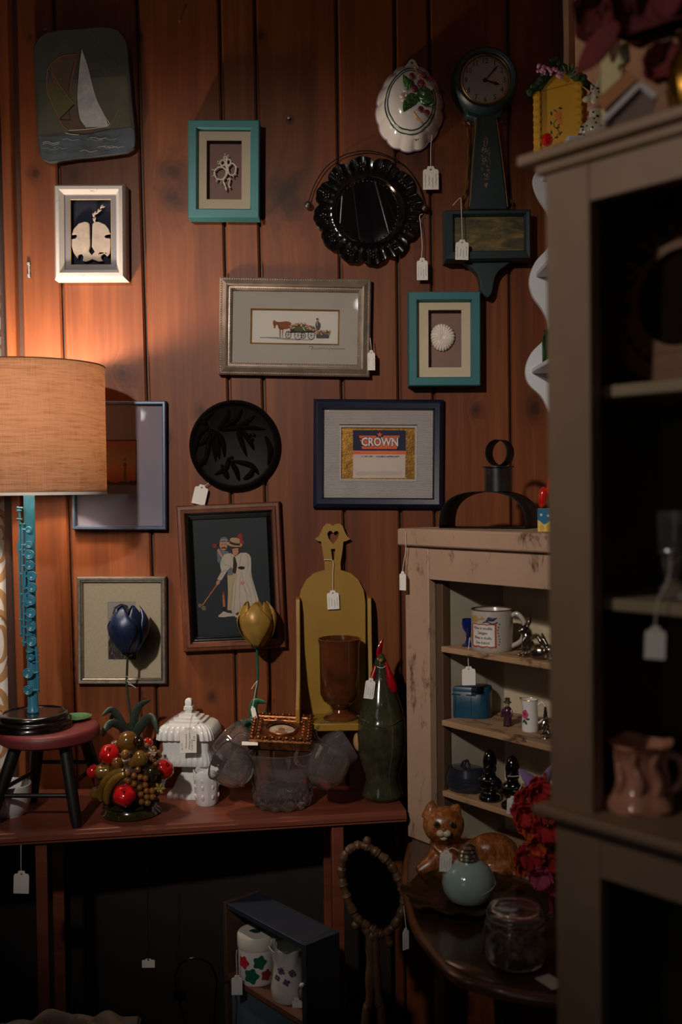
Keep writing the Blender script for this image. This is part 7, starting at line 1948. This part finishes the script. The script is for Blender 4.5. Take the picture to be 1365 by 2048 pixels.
# ------------------------------------------------------------------ near grey-brown corner cupboard (out of focus)
GBP = mat('grey_brown_paint', (150, 122, 100), 0.55, var=0.12, vs=9, bump=0.1, bs=50)
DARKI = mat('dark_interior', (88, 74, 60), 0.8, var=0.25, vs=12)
SHE = mat('pale_shelf_edge', (150, 132, 108), 0.6, var=0.12)
n0 = P(1096, 980, 1.10)
nc = thing('display_cupboard', 'tall grey brown painted open-fronted cupboard standing nearest at the right', 'cupboard', (n0.x, 1.10, 0), (0, 0, rad(-48)))
nl = lambda px, py, y=0.0: LP(nc, px, py, y)
WN = 0.33
zt_ = nl(1032, 313, -0.014)[1]; zt0 = nl(1032, 336, -0.014)[1]
sw = nl(1183, 980)[0]
zo = nl(1180, 402)[1]
zl_ = nl(1075, 1610, -0.018)[1]
O('stile', nc, GBP, box(0, sw, 0, .020, zl_ - .02, zt0), bevel=.002)
O('stile', nc, GBP, box(WN - sw, WN, 0, .020, zl_ - .02, zt0), bevel=.002)
O('header', nc, GBP, box(sw, WN - sw, .0005, .020, zo, zt0), bevel=.001)
xt = nl(1032, 325, -0.014)[0]
O('top_board', nc, GBP, pxy([(xt, -.014), (WN - xt, -.014), (WN - .02, .19), (.02, .19)], zt0, zt_), bevel=.003)
O('cornice', nc, GBP, pxy([(xt * .35, -.006), (WN - xt * .35, -.006), (WN - .02, .17), (.02, .17)], zt0 - .012, zt0 - .0005), bevel=.003)
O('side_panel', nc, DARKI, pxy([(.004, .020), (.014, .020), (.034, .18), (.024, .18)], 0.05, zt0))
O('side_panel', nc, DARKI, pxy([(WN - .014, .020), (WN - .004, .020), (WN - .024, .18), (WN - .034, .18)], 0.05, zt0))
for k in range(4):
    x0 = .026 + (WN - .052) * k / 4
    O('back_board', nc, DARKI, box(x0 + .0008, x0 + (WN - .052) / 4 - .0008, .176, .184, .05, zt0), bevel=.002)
xw = nl(1062, 1612, -0.018)[0]
O('waist_ledge', nc, GBP, pxy([(xw, -.018), (WN - xw, -.018), (WN - .016, .178), (.016, .178)], zl_ - .012, zl_), bevel=.004)
zr = nl(1195, 1758)[1]
O('lower_stile', nc, GBP, box(.004, nl(1197, 1900)[0], .004, .022, 0, zl_ - .012), bevel=.002)
O('lower_stile', nc, GBP, box(WN - .05, WN - .004, .004, .022, 0, zl_ - .012), bevel=.002)
O('lower_rail', nc, GBP, box(nl(1197, 1900)[0], WN - .05, .005, .022, zr, zl_ - .012), bevel=.001)
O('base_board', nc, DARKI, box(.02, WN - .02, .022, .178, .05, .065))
shn = []
for py in (772, 1196):
    z = nl(1206, py, .030)[1]; shn.append(z)
    O('shelf', nc, SHE, pxy([(.018, .030), (WN - .018, .030), (WN - .034, .175), (.034, .175)], z - .013, z), bevel=.002)

# carved round wooden frame on its upper shelf
R48 = rad(-48)
def nw(px, py, y):
    x, z = nl(px, py, y)
    return nc.matrix_basis @ Vector((x, y, z))
CW = wood('carved_tan_wood', (92, 54, 22), (128, 80, 36), 0, 0.5, 2.0)
yc = .095
cw = nw(1362, 592, yc)
cf = thing('carved_frame', 'round carved tan wooden frame with dark centre in the near cupboard', 'carved frame', (cw.x, cw.y, shn[0]), (rad(-4), 0, R48))
cl = lambda px, py: (nl(px, py, yc)[0] - nl(1362, 592, yc)[0], nl(px, py, yc)[1] - shn[0])
zc_ = cl(1362, 592)[1]
Ro = zc_ - .001
Ri = Ro * .56
outer = circ(0, zc_, Ro, n=40, a0=rad(192), a1=rad(348))
inner = circ(0, zc_, Ri, n=40, a0=rad(192), a1=rad(348))[::-1]
O('lower_crescent', cf, CW, prism(outer + inner, -.006, .006, [circ(Ro * .78 * math.cos(a), zc_ + Ro * .78 * math.sin(a), .0032, .006, 10, a) for a in [rad(d) for d in (202, 214, 226, 240, 300, 314, 326, 338)]]), bevel=.001)
O('upper_ring', cf, CW, prism(circ(0, zc_, Ri * 1.18, n=40, a0=rad(-14), a1=rad(194)) + circ(0, zc_, Ri, n=40, a0=rad(-14), a1=rad(194))[::-1], -.006, .006), bevel=.001)
for d in (172, 150, 122, 96, 70, 44, 18, 4):
    a = rad(d); e_ = Vector((math.cos(a), math.sin(a)))
    c1, c2 = e_ * Ri * 1.12, e_ * Ri * 1.66
    n_ = Vector((-e_.y, e_.x)) * Ri * .16
    pl_ = [Vector((c.x, 0, c.y + zc_)) for c in (c1, (c1 + c2) / 2 + n_ * .6, c2 + n_ * 1.4)]
    pr2 = [Vector((c.x, 0, c.y + zc_)) for c in (c1, (c1 + c2) / 2 - n_ * .8, c2 - n_ * .8)]
    O('carved_leaf', cf, CW, tube(smooth_path(pl_, 4), [.006, .0055, .005, .0045, .004, .004, .004, .0035, .002], 8), tube(smooth_path(pr2, 4), [.006, .0055, .005, .0045, .004, .004, .004, .0035, .002], 8))
O('dark_centre', cf, mat('dark_brown_panel', (30, 20, 14), 0.85, var=0.2, **{'Specular IOR Level': 0.1}), T(lathe([(Ri * 1.02, 0), (.0005, 0.001)], 48), (0, .003, zc_), (rad(90), 0, 0)))

# cut glass goblet with tag
yg = .075
gw = nw(1345, 1194, yg)
gg = thing('cut_glass', 'cut crystal glass standing on the near cupboard lower shelf', 'glass', (gw.x, gw.y, shn[1]))
s_ = gw.y / FPX
O('bowl', gg, GLASS, lathe([(0.001, .001), (26 * s_, 0), (27 * s_, .004), (24 * s_, .012), (14 * s_, .018), (12 * s_, .026), (20 * s_, .040), (27 * s_, .062), (29 * s_, .094), (27.5 * s_, .094), (25 * s_, .064), (16 * s_, .042), (0.001, .034)], 48, lambda a, r, z, i: (r * (1 + .04 * abs(math.cos(8 * a)) * (i in (1, 2, 6, 7, 8))), z)))
O('silver_band', gg, mat('band_silver', (180, 184, 190), 0.25, 0.9), T(torus(24 * s_, .002, 40, 6, axis='z', flat=1.6), (0, 0, .050)))
def near_tag(label, hole, size, y, string):
    w = nw(hole[0], hole[1], y)
    return price_tag(label, hole, size, 2, w.y, [(a, b, w.y + 0.002) for a, b in string], rows=0, yaw=R48 * .4)
near_tag('pale price tag hanging from the crystal glass in the near cupboard', (1312, 1262), (40, 66), .012, ((1312, 1240), (1316, 1205), (1328, 1180), (1340, 1150), (1342, 1110)))

# pink pottery vase on the ledge
yv = .055
vw = nw(1280, 1644, yv)
vs_ = thing('vase', 'pink pottery vase with modelled leaves on the near cupboard ledge', 'vase', (vw.x, vw.y, zl_))
s_ = vw.y / FPX
PK = mat('pink_glaze', (214, 150, 124), 0.22, var=0.2, vs=10, coat=0.5)
q = lambda hw, py: (hw * s_, (1644 - py) * s_)
def lob(a, r, z, i): return (r * (1 + .06 * math.sin(6 * a + 1) * (i in (2, 3, 4)) + .05 * math.cos(4 * a) * (i > 7)), z + (.003 * math.cos(4 * a) if 7 < i < 11 else 0))
O('body', vs_, PK, lathe([(0.001, 0), q(66, 1644), q(70, 1634), q(64, 1620), q(56, 1612), q(50, 1596), q(44, 1578), q(42, 1560), q(46, 1540), q(54, 1522), q(64, 1512), q(60, 1512), q(50, 1524), q(38, 1545), (0.001, 80 * s_)], 56, lob))
O('modelled_leaf', vs_, PK, *[tube(smooth_path([(46 * s_ * math.cos(a), 46 * s_ * math.sin(a), 30 * s_), (50 * s_ * math.cos(a + .15), 50 * s_ * math.sin(a + .15), 62 * s_), (47 * s_ * math.cos(a - .1), 47 * s_ * math.sin(a - .1), 96 * s_), (58 * s_ * math.cos(a), 58 * s_ * math.sin(a), 122 * s_)], 4), [.003, .005, .006, .006, .0055, .005, .005, .0045, .004, .004, .003, .002, .001], 8) for a in (3.5, 4.3, 5.1, 5.9, 0.6)])
O('handle', vs_, PK, tube(smooth_path([(52 * s_, -.004, 110 * s_), (78 * s_, -.006, 100 * s_), (84 * s_, -.006, 66 * s_), (70 * s_, -.004, 40 * s_), (48 * s_, 0, 34 * s_)], 5), .005, 10))

# ------------------------------------------------------------------ on top of the near cupboard: gilt vase and dark red roses
GV = mat('gold_lustre', (190, 140, 60), 0.18, 0.95, var=0.35, vs=20, bump=0.4, bs=40)
vx = nw(1392, 215, .085)
gv = thing('gold_vase', 'shiny gold vase at the top right edge on the near cupboard', 'vase', (vx.x, vx.y, zt_))
s_ = vx.y / FPX
O('body', gv, GV, lathe([(0.001, 0), (34 * s_, 0), (36 * s_, .006), (48 * s_, .030), (56 * s_, .055), (50 * s_, .078), (36 * s_, .092), (32 * s_, .10), (36 * s_, .108), (33 * s_, .108), (28 * s_, .098), (0.001, .06)], 40, lambda a, r, z, i: (r * (1 + .03 * math.cos(12 * a) * (2 < i < 6)), z)))
rs_ = thing('rose_spray', 'spray of large dark red cloth roses out of the gold vase', 'artificial flower', (vx.x, vx.y, zt_ + 0.10))
ROSE = mat('dark_rose_cloth', (104, 36, 36), 0.9, var=0.35, vs=18, bump=0.3, bs=150)
GRS = mat('dark_stem_green', (30, 42, 24), 0.8)
def rose(px, py, y, r, seed, n=11):
    rr = random.Random(seed); c = nw(px, py, y) - rs_.location; R_ = r * 1.0 / FPX
    for j in range(n):
        a = 2.4 * j; el_ = .95 - 1.5 * j / n
        dirv = Vector((math.cos(a) * math.cos(el_), -math.sin(el_) * .6 - .1, math.sin(a) * math.cos(el_))).normalized(); side = dirv.cross(Vector((.1, 1, .1))).normalized(); up = side.cross(dirv)
        def fn(u, v, dirv=dirv, side=side, up=up, ph=rr.uniform(0, 6), L_=rr.uniform(.85, 1.15)):
            s = (u - .5) * 2
            return tuple(c + dirv * (R_ * L_ * v) + side * (s * R_ * .62 * math.sin(math.pi * (.1 + .78 * v)) ** .6) + up * (R_ * .35 * (v - v * v) * 2 + R_ * .1 * s * math.sin(3 * v + ph)))
        O('petal', rs_, ROSE, sheet(fn, 7, 8), solid=.0010)
    st_ = Vector((0, 0, -.03))
    O('stem', rs_, GRS, tube(smooth_path([st_, Vector((0, 0, .01)), c.lerp(Vector((0, 0, .05)), .4), c], 5), .0018, 6))
rose(1278, 8, .05, 84, 1)
rose(1202, 22, .09, 66, 2, 8)
rose(1322, 128, .07, 44, 3, 8)
rose(1340, -20, .07, 90, 4, 8)
O('drooping_petal', rs_, ROSE, sheet(lambda u, v: tuple(nw(1238 - 84 * v + 30 * (u - .5) * math.sin(math.pi * (.1 + .85 * v)), 46 + 100 * v + 40 * (u - .5) * math.sin(math.pi * (.1 + .85 * v)), .02) - rs_.location), 7, 9), solid=.001)

# cream cut-out board and white roofed house
cpw = nw(1232, 230, .150)
cp = thing('birdhouse', 'pale cream wooden birdhouse front with a round notch', 'birdhouse', (cpw.x, cpw.y, zt_), (0, 0, rad(-20)))
l = tops(cpw.y, cp)
CRM = mat('cream_wood', (216, 206, 158), 0.6, var=0.08)
o_ = [l(*p) for p in ((620, 580), (700, 470), (705, 560), (722, 596), (748, 590), (775, 530), (785, 435), (840, 430), (872, 445), (878, 570), (845, 610), (790, 620), (775, 650), (800, 690), (800, 800))]
zb0 = 0.0
O('front', cp, CRM, prism([tuple(p) for p in o_] + [(l(800, 800).x, zb0), (l(628, 900).x, zb0)], -.006, .006), bevel=.001)
O('base_ledge', cp, mat('tan_wood', (186, 124, 76), 0.6, var=0.15), T(box(-.003, .044, -.006, .006, -.008, .008), (l(630, 985).x + .002, -.0125, l(630, 985).y), (0, rad(-38), 0)))
whw = nw(1258, 255, .085)
wh = thing('birdhouse', 'small birdhouse with white gabled roof at the right end', 'birdhouse', (whw.x, whw.y, zt_), (0, 0, rad(-12)))
l = tops(whw.y, wh)
GREYW = mat('grey_brown_wall', (126, 106, 96), 0.7, var=0.1)
ap, le, re = l(950, 872), l(640, 1170), l(1095, 1000)
hw = .022
O('walls', wh, GREYW, prism([(le.x + .01, 0), (re.x - .002, 0), (re.x - .002, re.y), (ap.x, ap.y - .004), (le.x + .01, le.y + .008)], -hw, hw))
WR = mat('white_roof_paint', (210, 206, 210), 0.5, var=0.05)
for a_, b_ in ((ap, le), (ap, re)):
    d = (b_ - a_).normalized(); n = Vector((-d.y, d.x)) * .0028
    if n.y < 0: n = -n
    O('roof_slope', wh, WR, prism([tuple(a_ - n), tuple(b_ - n), tuple(b_ + n), tuple(a_ + n)], -hw - .006, hw + .003), bevel=.0012)

# ------------------------------------------------------------------ cloth with gold scrolls at the left
CT = NT('scroll_curtain')
tcn = CT.n('ShaderNodeTexCoord')
wv2 = CT.noise(CT.coord((60, 60, 40)), 1, 4)
CT.principled(CT.ramp(wv2, [(.3, rgb(206, 200, 196)), (.7, rgb(222, 216, 210))]), .85, 0, wv2, .3, .001)
CY2 = YW + 0.055
cu = thing('curtain', 'white cotton curtain with golden scroll leaves hanging at the left edge', 'curtain', (-0.90, CY2, 0))
xr_ = lambda z: (P(52, 1400, CY2).x - .004 + (z - .95) * -.035) + .90
def cfn(u, v):
    z = .03 + 2.06 * v
    x = -0.22 + (xr_(z) + .22) * u
    return (x, .016 * math.sin(x * 34 + .3 * math.sin(z * 2)) * (.6 + .4 * v) - .003 * math.sin(z * 23) , z)
O('cloth', cu, CT.m, sheet(cfn, 60, 70), ang=80)
SCG = [mat('gold_scroll_print', (172, 128, 84), 0.85, var=0.15), mat('brown_scroll_print', (136, 86, 40), 0.85, var=0.15)]
def on_cloth(px, py):
    w = P(px, py, CY2 - .015); return (w.x + .90, w.z)
def ccurve(name, ptsx, w, mi, dy=0.0006):
    pth = smooth_path([Vector(on_cloth(*p)) for p in ptsx], 6)
    L_, R_ = [], []
    n = len(pth)
    for i, p in enumerate(pth):
        d = (pth[min(i + 1, n - 1)] - pth[max(i - 1, 0)]).normalized(); nn = Vector((-d.y, d.x)) * (w * (.25 + .75 * math.sin(math.pi * (i + .5) / n)) * CY2 / FPX / 2)
        L_.append(p + nn); R_.append(p - nn)
    def lay(p):
        z = p.y; x = p.x; v = (z - .03) / 2.06
        return (x, .016 * math.sin(x * 34 + .3 * math.sin(z * 2)) * (.6 + .4 * v) - .003 * math.sin(z * 23) - dy, z)
    v = [lay(p) for p in L_] + [lay(p) for p in R_]
    O(name, cu, SCG[mi], (v, [(i, i + 1, n + i + 1, n + i) for i in range(n - 1)], 0), ang=80)
for col, ox in enumerate((0, -92, -184, -276, -368)):
    for k, py in enumerate((960, 1120, 1320, 1510, 1770, 760, 560)):
        oy = py + (col % 2) * 90
        sh_ = lambda *q: [(a + ox, b + oy) for a, b in q]
        ccurve('scroll', sh_((-30, -90), (0, -96), (18, -70), (24, -30), (14, 20), (-10, 44), (-34, 40)), 17, 0)
        ccurve('scroll', sh_((-20, -60), (4, -66), (12, -36), (6, -4), (-14, 12)), 10, 0, .0009)
        ccurve('scroll_vein', sh_((-26, -84), (2, -88), (18, -60), (20, -26), (10, 14)), 3.5, 1, .0012)
        ccurve('scroll', sh_((-30, 70), (-8, 60), (8, 74), (14, 100), (4, 120)), 13, 0, .0007)

# ------------------------------------------------------------------ under the console table
BLU = mat('blue_grey_paint', (34, 40, 54), 0.55, var=0.2, vs=12)
PALEB = mat('pale_blue_paint', (150, 168, 168), 0.7, var=0.15)
su = thing('shelf_unit', 'low blue grey shelf unit under the red brown table', 'shelf unit', (P(611, 1900, 1.75).x, 1.75, 0), (0, 0, rad(-49)))
ul = lambda px, py, y=0.0: LP(su, px, py, y)
wS, dS = .257, .080
zT_ = ul(611, 1891)[1]
zM = ul(588, 2030, .004)[1]
O('side', su, BLU, box(-.012, 0, 0, dS, 0, zT_), bevel=.001)
O('side', su, wood('brown_side_board', (64, 44, 30), (88, 62, 44), 2, .6), box(-wS, -wS + .010, 0, dS, 0, zT_), bevel=.001)
O('top', su, BLU, box(-wS + .010, -.012, 0, dS, zT_ - .010, zT_), bevel=.001)
O('back', su, PALEB, box(-wS + .010, -.012, dS - .006, dS, .02, zT_ - .010))
O('shelf', su, wood('brown_shelf', (84, 50, 34), (112, 72, 50), 0, .6), box(-wS + .010, -.012, .002, dS - .006, zM - .010, zM))
O('shelf', su, BLU, box(-wS + .010, -.012, .002, dS - .006, .05, .06))
O('lower_panel', su, mat('mid_blue_panel', (90, 104, 116), 0.6, var=0.15), box(-wS + .010, -.012, .012, .018, .06, zM - .0105))
kn = O('knob', su, WHITEG, ell((-.006, -.004, ul(610, 1970)[1]), (.004, .005, .004), 12, 8))
# canister and jug on the middle shelf
def su_w(x, y, z): return su.matrix_basis @ Vector((x, y, z))
cw_ = su_w(-.197, .037, zM)
s_ = cw_.y / FPX
cn = thing('canister', 'white lidded canister painted with red and green flowers', 'canister', cw_)
rc_ = 38 * s_; hc = .092
O('body', cn, WHITEG, lathe([(0.001, 0), (rc_ * .97, 0), (rc_, .003), (rc_, hc * .72), (0.001, hc * .72)], 44))
O('lid', cn, mat('cream_enamel', (214, 208, 198), 0.3, var=0.06), lathe([(rc_ * 1.02, hc * .72), (rc_ * 1.03, hc * .735), (rc_ * 1.03, hc * .97), (rc_ * .99, hc), (0.001, hc * 1.01)], 44), ang=50)
O('lid_painting', cn, mat('dark_green_print', (24, 62, 50), 0.5), *[ell((x, y, hc * 1.012), (.009, .006, .0006), 10, 5, (0, 0, a)) for x, y, a in ((-.006, 0, .4), (.006, .003, -.5), (.0, -.006, 0))])
for (xc, zc2, R_, mi_, nm) in ((-.020, .044, .0135, 0, 'red_flower'), (.014, .046, .0145, 1, 'green_leaf'), (-.003, .020, .016, 1, 'green_leaf'), (.027, .020, .012, 2, 'red_flower')):
    m_ = [mat('red_print_flower', (190, 36, 52), 0.4), mat('green_print_leaf', (22, 92, 72), 0.4), mat('rust_print_flower', (140, 50, 34), 0.4)][mi_]
    wrap_art(nm, cn, [(0, 'fill', [(xc + R_ * (.86 + .14 * math.cos(5 * t)) * math.cos(t), zc2 + R_ * (.86 + .14 * math.cos(5 * t)) * math.sin(t)) for t in [i * 2 * math.pi / 30 for i in range(30)]])], [m_], rc_ + .0003, rad(-8))
tg1 = price_tag('white price tag hanging from the painted canister under the table', (474, 1956), (22, 40), 0, cw_.y - rc_ - .004, [(474, 1940), (473, 1915), (474, 1900)], rows=0)
jw = su_w(-.098, .036, zM)
s_ = jw.y / FPX
jg = thing('jug', 'white china jug with faded violets and a gilded handle', 'jug', jw, (0, 0, rad(-10)))
JG = mat('blue_white_china', (212, 206, 200), 0.2, var=0.12, vs=20, coat=0.5)
rj = 34 * s_; hj = .098
O('body', jg, JG, lathe([(0.001, 0), (rj * .92, 0), (rj * 1.0, .006), (rj * 1.02, .022), (rj * .88, hj * .5), (rj * .84, hj * .68), (rj * .98, hj * .88), (rj * 1.1, hj), (rj * 1.06, hj), (rj * .92, hj * .86), (rj * .78, hj * .66), (rj * .8, hj * .4), (0.001, .02)], 56, lambda a, r, z, i: (r * (1 + .05 * math.cos(7 * a) * (5 < i < 9)), z + .003 * math.cos(7 * a) * (6 < i < 9))))
O('handle', jg, mat('ochre_gilded', (176, 128, 66), 0.3, 0.3), tube(smooth_path([(rj * .95, 0, hj * .9), (rj * 1.35, 0, hj * .86), (rj * 1.5, 0, hj * .6), (rj * 1.3, 0, hj * .34), (rj * 1.0, 0, hj * .24)], 5), .0042, 8))
wrap_art('painted_violet', jg, [(0, 'fill', circ(x + .0036 * math.cos(t + x * 90), z + .0036 * math.sin(t + x * 90), .0032, .0024, 10, t)) for x, z in ((-.014, hj * .5), (.004, hj * .44), (.014, hj * .62), (-.006, hj * .66)) for t in (0, 1.6, 3.1, 4.7)], [mat('violet_print', (92, 80, 120), 0.4)], rj * 1.0, 0)
price_tag('white price tag hanging on the violet china jug under the table', (594, 2002), (20, 52), -6, jw.y - rj - .008, [(592, 1990), (590, 1975), (592, 1965)], rows=0)
jl_ = O('lid', jg, glassy('clear_lid', (200, 206, 190)), T(lathe([(0.001, .012), (.012, .0118), (.026, .006), (.029, .001), (.028, 0), (.024, .004), (0.001, .009)], 40), (0, 0, 0)), loc=(.004, .002, hj + .0045), rot=(rad(12), 0, 0), label='tilted clear glass lid')

# wire basket looped along a dark glossy object's edge highlights, dark box with crumpled cloth, stray tags
wb = thing('highlight_loop_basket', 'wire basket under the table, its tall loop tracing highlights of a dark glossy object', 'basket', (P(393, 1990, 1.84).x, 1.84, 0))
zk = lambda py: P(393, py, 1.84).z
s_ = 1.84 / FPX
hd = smooth_path([(-30 * s_, 0, .30), (-22 * s_, 0, zk(2060)), (-33 * s_, 0, zk(2010)), (-42 * s_, 0, zk(1968)), (-38 * s_, 0, zk(1938)), (-20 * s_, 0, zk(1920)), (5 * s_, 0, zk(1917)), (28 * s_, 0, zk(1928)), (41 * s_, 0, zk(1958)), (40 * s_, 0, zk(1985)), (36 * s_, 0, zk(2030)), (30 * s_, 0, .30)], 5)
O('handle', wb, mat('edge_highlight_wire', (40, 38, 36), 0.15, 0.9), tube(hd, .0017, 8))
O('basket', wb, IRON, *[T(torus(.05 + .03 * k / 4, .0018, 40, 6, axis='z'), (0, 0, .02 + .07 * k)) for k in range(5)], *[tube([(.05 * math.cos(a), .05 * math.sin(a), .02), (.08 * math.cos(a), .08 * math.sin(a), .30)], .0014, 6) for a in [2 * math.pi * i / 16 for i in range(16)]], lathe([(0.001, .0), (.05, .0), (.05, .02), (.001, .02)], 32))
db = O('storage_box', None, mat('dark_card_box', (44, 36, 30), 0.8, var=0.2), box(-.13, .13, -.09, .09, 0, .435), loc=(-.50, 1.72, 0), rot=(0, 0, .08), bevel=.003)
tag(db, 'dark cardboard box at the bottom left under the table', 'box')
r_ = random.Random(22)
hts = {}
def crump(u, v):
    x, y = (u - .5) * .25, (v - .5) * .17
    e_ = (1 - abs(2 * u - 1) ** 3) * (1 - abs(2 * v - 1) ** 3)
    return (x, y, .004 + e_ * (.028 + .014 * math.sin(x * 61 + 3 * math.sin(y * 37)) + .010 * math.sin(y * 83 + x * 47)))
tag(O('crumpled_cloth', None, mat('dull_floral_cloth', (96, 82, 72), 0.9, var=0.45, vs=30), sheet(crump, 40, 30), loc=(-.50, 1.72, .4345), rot=(0, 0, .08), solid=.0016), 'crumpled dull cloth heaped on the dark box', 'cloth')
price_tag('lone price tag hanging in the dark below the console table', (297, 1920), (26, 18), 0, 2.0, [(296, 1905), (296, 1800), (296, 1720)], rows=0, thread=IRON)
price_tag('price tag hanging from the table edge in front of the curtain', (43, 1748), (31, 46), 2, A.y - 0.004, [(42, 1730), (42, 1700), (42, 1690)], rows=0)

# ------------------------------------------------------------------ oval twig mirror on two stems
MY = 1.87
om = thing('twig_mirror', 'oval dark mirror framed in carved branches on two slim stems', 'mirror', (P(745, 1900, MY).x, MY, 0))
CO = V2(2.967, 400, 1640)
ot = lambda x, y, d=0.0: (lambda w: Vector((w.x - om.location.x, d, w.z)))(P(*CO(x, y), MY))
BR = wood('carved_branch', (58, 38, 24), (104, 72, 48), 2, .5, 2.0)
loop = smooth_path([ot(*p) for p in ((905, 165), (860, 210), (842, 290), (848, 370), (872, 450), (905, 530), (940, 590), (990, 625), (1040, 655), (1085, 675), (1130, 650), (1175, 590), (1205, 520), (1210, 450), (1190, 380), (1160, 310), (1120, 250), (1065, 205), (1010, 165), (950, 150))], 6, True)
n_ = len(loop)
O('branch_frame', om, BR, tube(loop, [.0080 + .0012 * math.sin(i * 1.1) + .0010 * math.sin(i * 2.7) for i in range(n_)], 10, True))
cen = sum(loop, Vector()) / n_
O('twig_wrap', om, BR, *[tube([loop[i].lerp(cen, -.02) + Vector((0, -.007, 0)), loop[(i + 2) % n_].lerp(cen, .05) + Vector((0, -.0075, 0))], [.0013, .0009], 6) for i in range(0, n_, 9)])['kind'] = 'stuff'
O('mirror_glass', om, mat('black_mirror', (16, 14, 14), 0.12, 0.6, var=0.1), ([tuple(p.lerp(cen, .06) + Vector((0, .003, 0))) for p in loop] + [tuple(cen + Vector((0, .003, 0)))], [(i, (i + 1) % n_, n_) for i in range(n_)], 0), ang=0)
for sh in (ell(ot(993, 128), (.008, .007, .010), 12, 8), ell(ot(925, 625), (.008, .007, .008), 10, 8), ell(ot(1128, 730), (.008, .007, .008), 10, 8), ell(ot(1020, 690), (.012, .009, .012), 12, 8), tube([ot(1128, 730), ot(1110, 680)], .006, 8), tube([ot(925, 625), ot(950, 595)], .006, 8)):
    O('knot', om, BR, sh)
for a in (((985, 640), (1010, 720), (1012, 900), (1005, 1100), (985, 1210)), ((1045, 655), (1040, 740), (1048, 900), (1062, 1080), (1082, 1210))):
    pth = [ot(*p) for p in a]; e_ = pth[-1]; pth.append(Vector((e_.x * 1.6, 0, .02)))
    O('stem', om, BR, tube(smooth_path(pth, 5), [.0085 + .0012 * math.sin(i * 1.3) for i in range(5 * (len(pth) - 1) + 1)], 10))
O('foot', om, BR, lathe([(0.001, 0), (.07, 0), (.072, .012), (.05, .022), (.001, .024)], 32))
price_tag('price tag hanging from the right side of the oval twig mirror', (812, 1862), (15, 44), 0, MY - .012, [(812, 1850), (810, 1830), (808, 1812)], rows=1, seed=99, yaw=.6)

# ------------------------------------------------------------------ pieces of parts: hang them one level deeper
PIECES = {
    'price_tag': {'card': ('writing',)},
    'table_lamp': {'flute_tube': ('key', 'rod', 'post'), 'lamp_shade': ('shade_lining', 'shade_trim', 'shade_rim', 'spider'), 'socket': ('bulb',)},
    'picture_frame': {'frame': ('beading',), 'mat_board': ('signature',), 'gold_foil': ('label_print', 'lettering'), 'artwork': ('lighthouse', 'engraving', 'print')},
    'banjo_clock': {'dial': ('numeral', 'minute_hand', 'hour_hand', 'hub'), 'throat': ('painted_flowers', 'gilt_edge'), 'head': ('bezel', 'dial_glass'), 'box': ('tablet_picture', 'tablet_glass')},
    'jelly_mould': {'mould_body': ('green_line', 'rim_line', 'painted_sprig')},
    'mug': {'body': ('lettering', 'printed_panel', 'red_scroll', 'printed_figures', 'dotted_line', 'rim')},
    'canister': {'body': ('red_flower', 'green_leaf'), 'lid': ('lid_painting',)},
    'jug': {'body': ('painted_violet',)},
    'relief_plaque': {'disc': ('carved_leaf', 'berry', 'rim_beads')},
    'glass_plate': {'plate': ('pressed_flower', 'inner_beads'), 'wire_hanger': ('ball_end',)},
    'slate_plaque': {'slate': ('painted_boat',)},
    'creamer': {'body': ('painted_rose', 'gilt_rim')},
    'coin_bank': {'body': ('door_slot',)},
    'gilt_frame': {'frame': ('carved_border', 'block_border'), 'portrait': ('sitter',)},
    'birdhouse': {'roof': ('moss', 'blossom', 'leaf_spray'), 'walls': ('painted_sprig', 'door_panel')},
    'twig_mirror': {'branch_frame': ('twig_wrap', 'knot')},
    'curtain': {'cloth': ('scroll', 'scroll_vein')},
    'dog_figurine': {'body': ('spots',)},
    'tin_box': {'body': ('printed_band',)},
    'corner_table': {'tabletop': ('carved_lip',)},
    'rooster_bottle': {'body': ('wing_line',)},
    'glass_bottle': {'body': ('swirl',)},
}
ident = Matrix.Identity(4)
stem_of = lambda o: o.name.split('.')[0]
for root in [o for o in COL.objects if o.parent is None and stem_of(o) in PIECES]:
    for part, kids in PIECES[stem_of(root)].items():
        host = next((c for c in root.children if stem_of(c) == part and c.matrix_basis == ident), None)
        if host is None: continue
        for c in list(root.children):
            if stem_of(c) in kids: c.parent = host
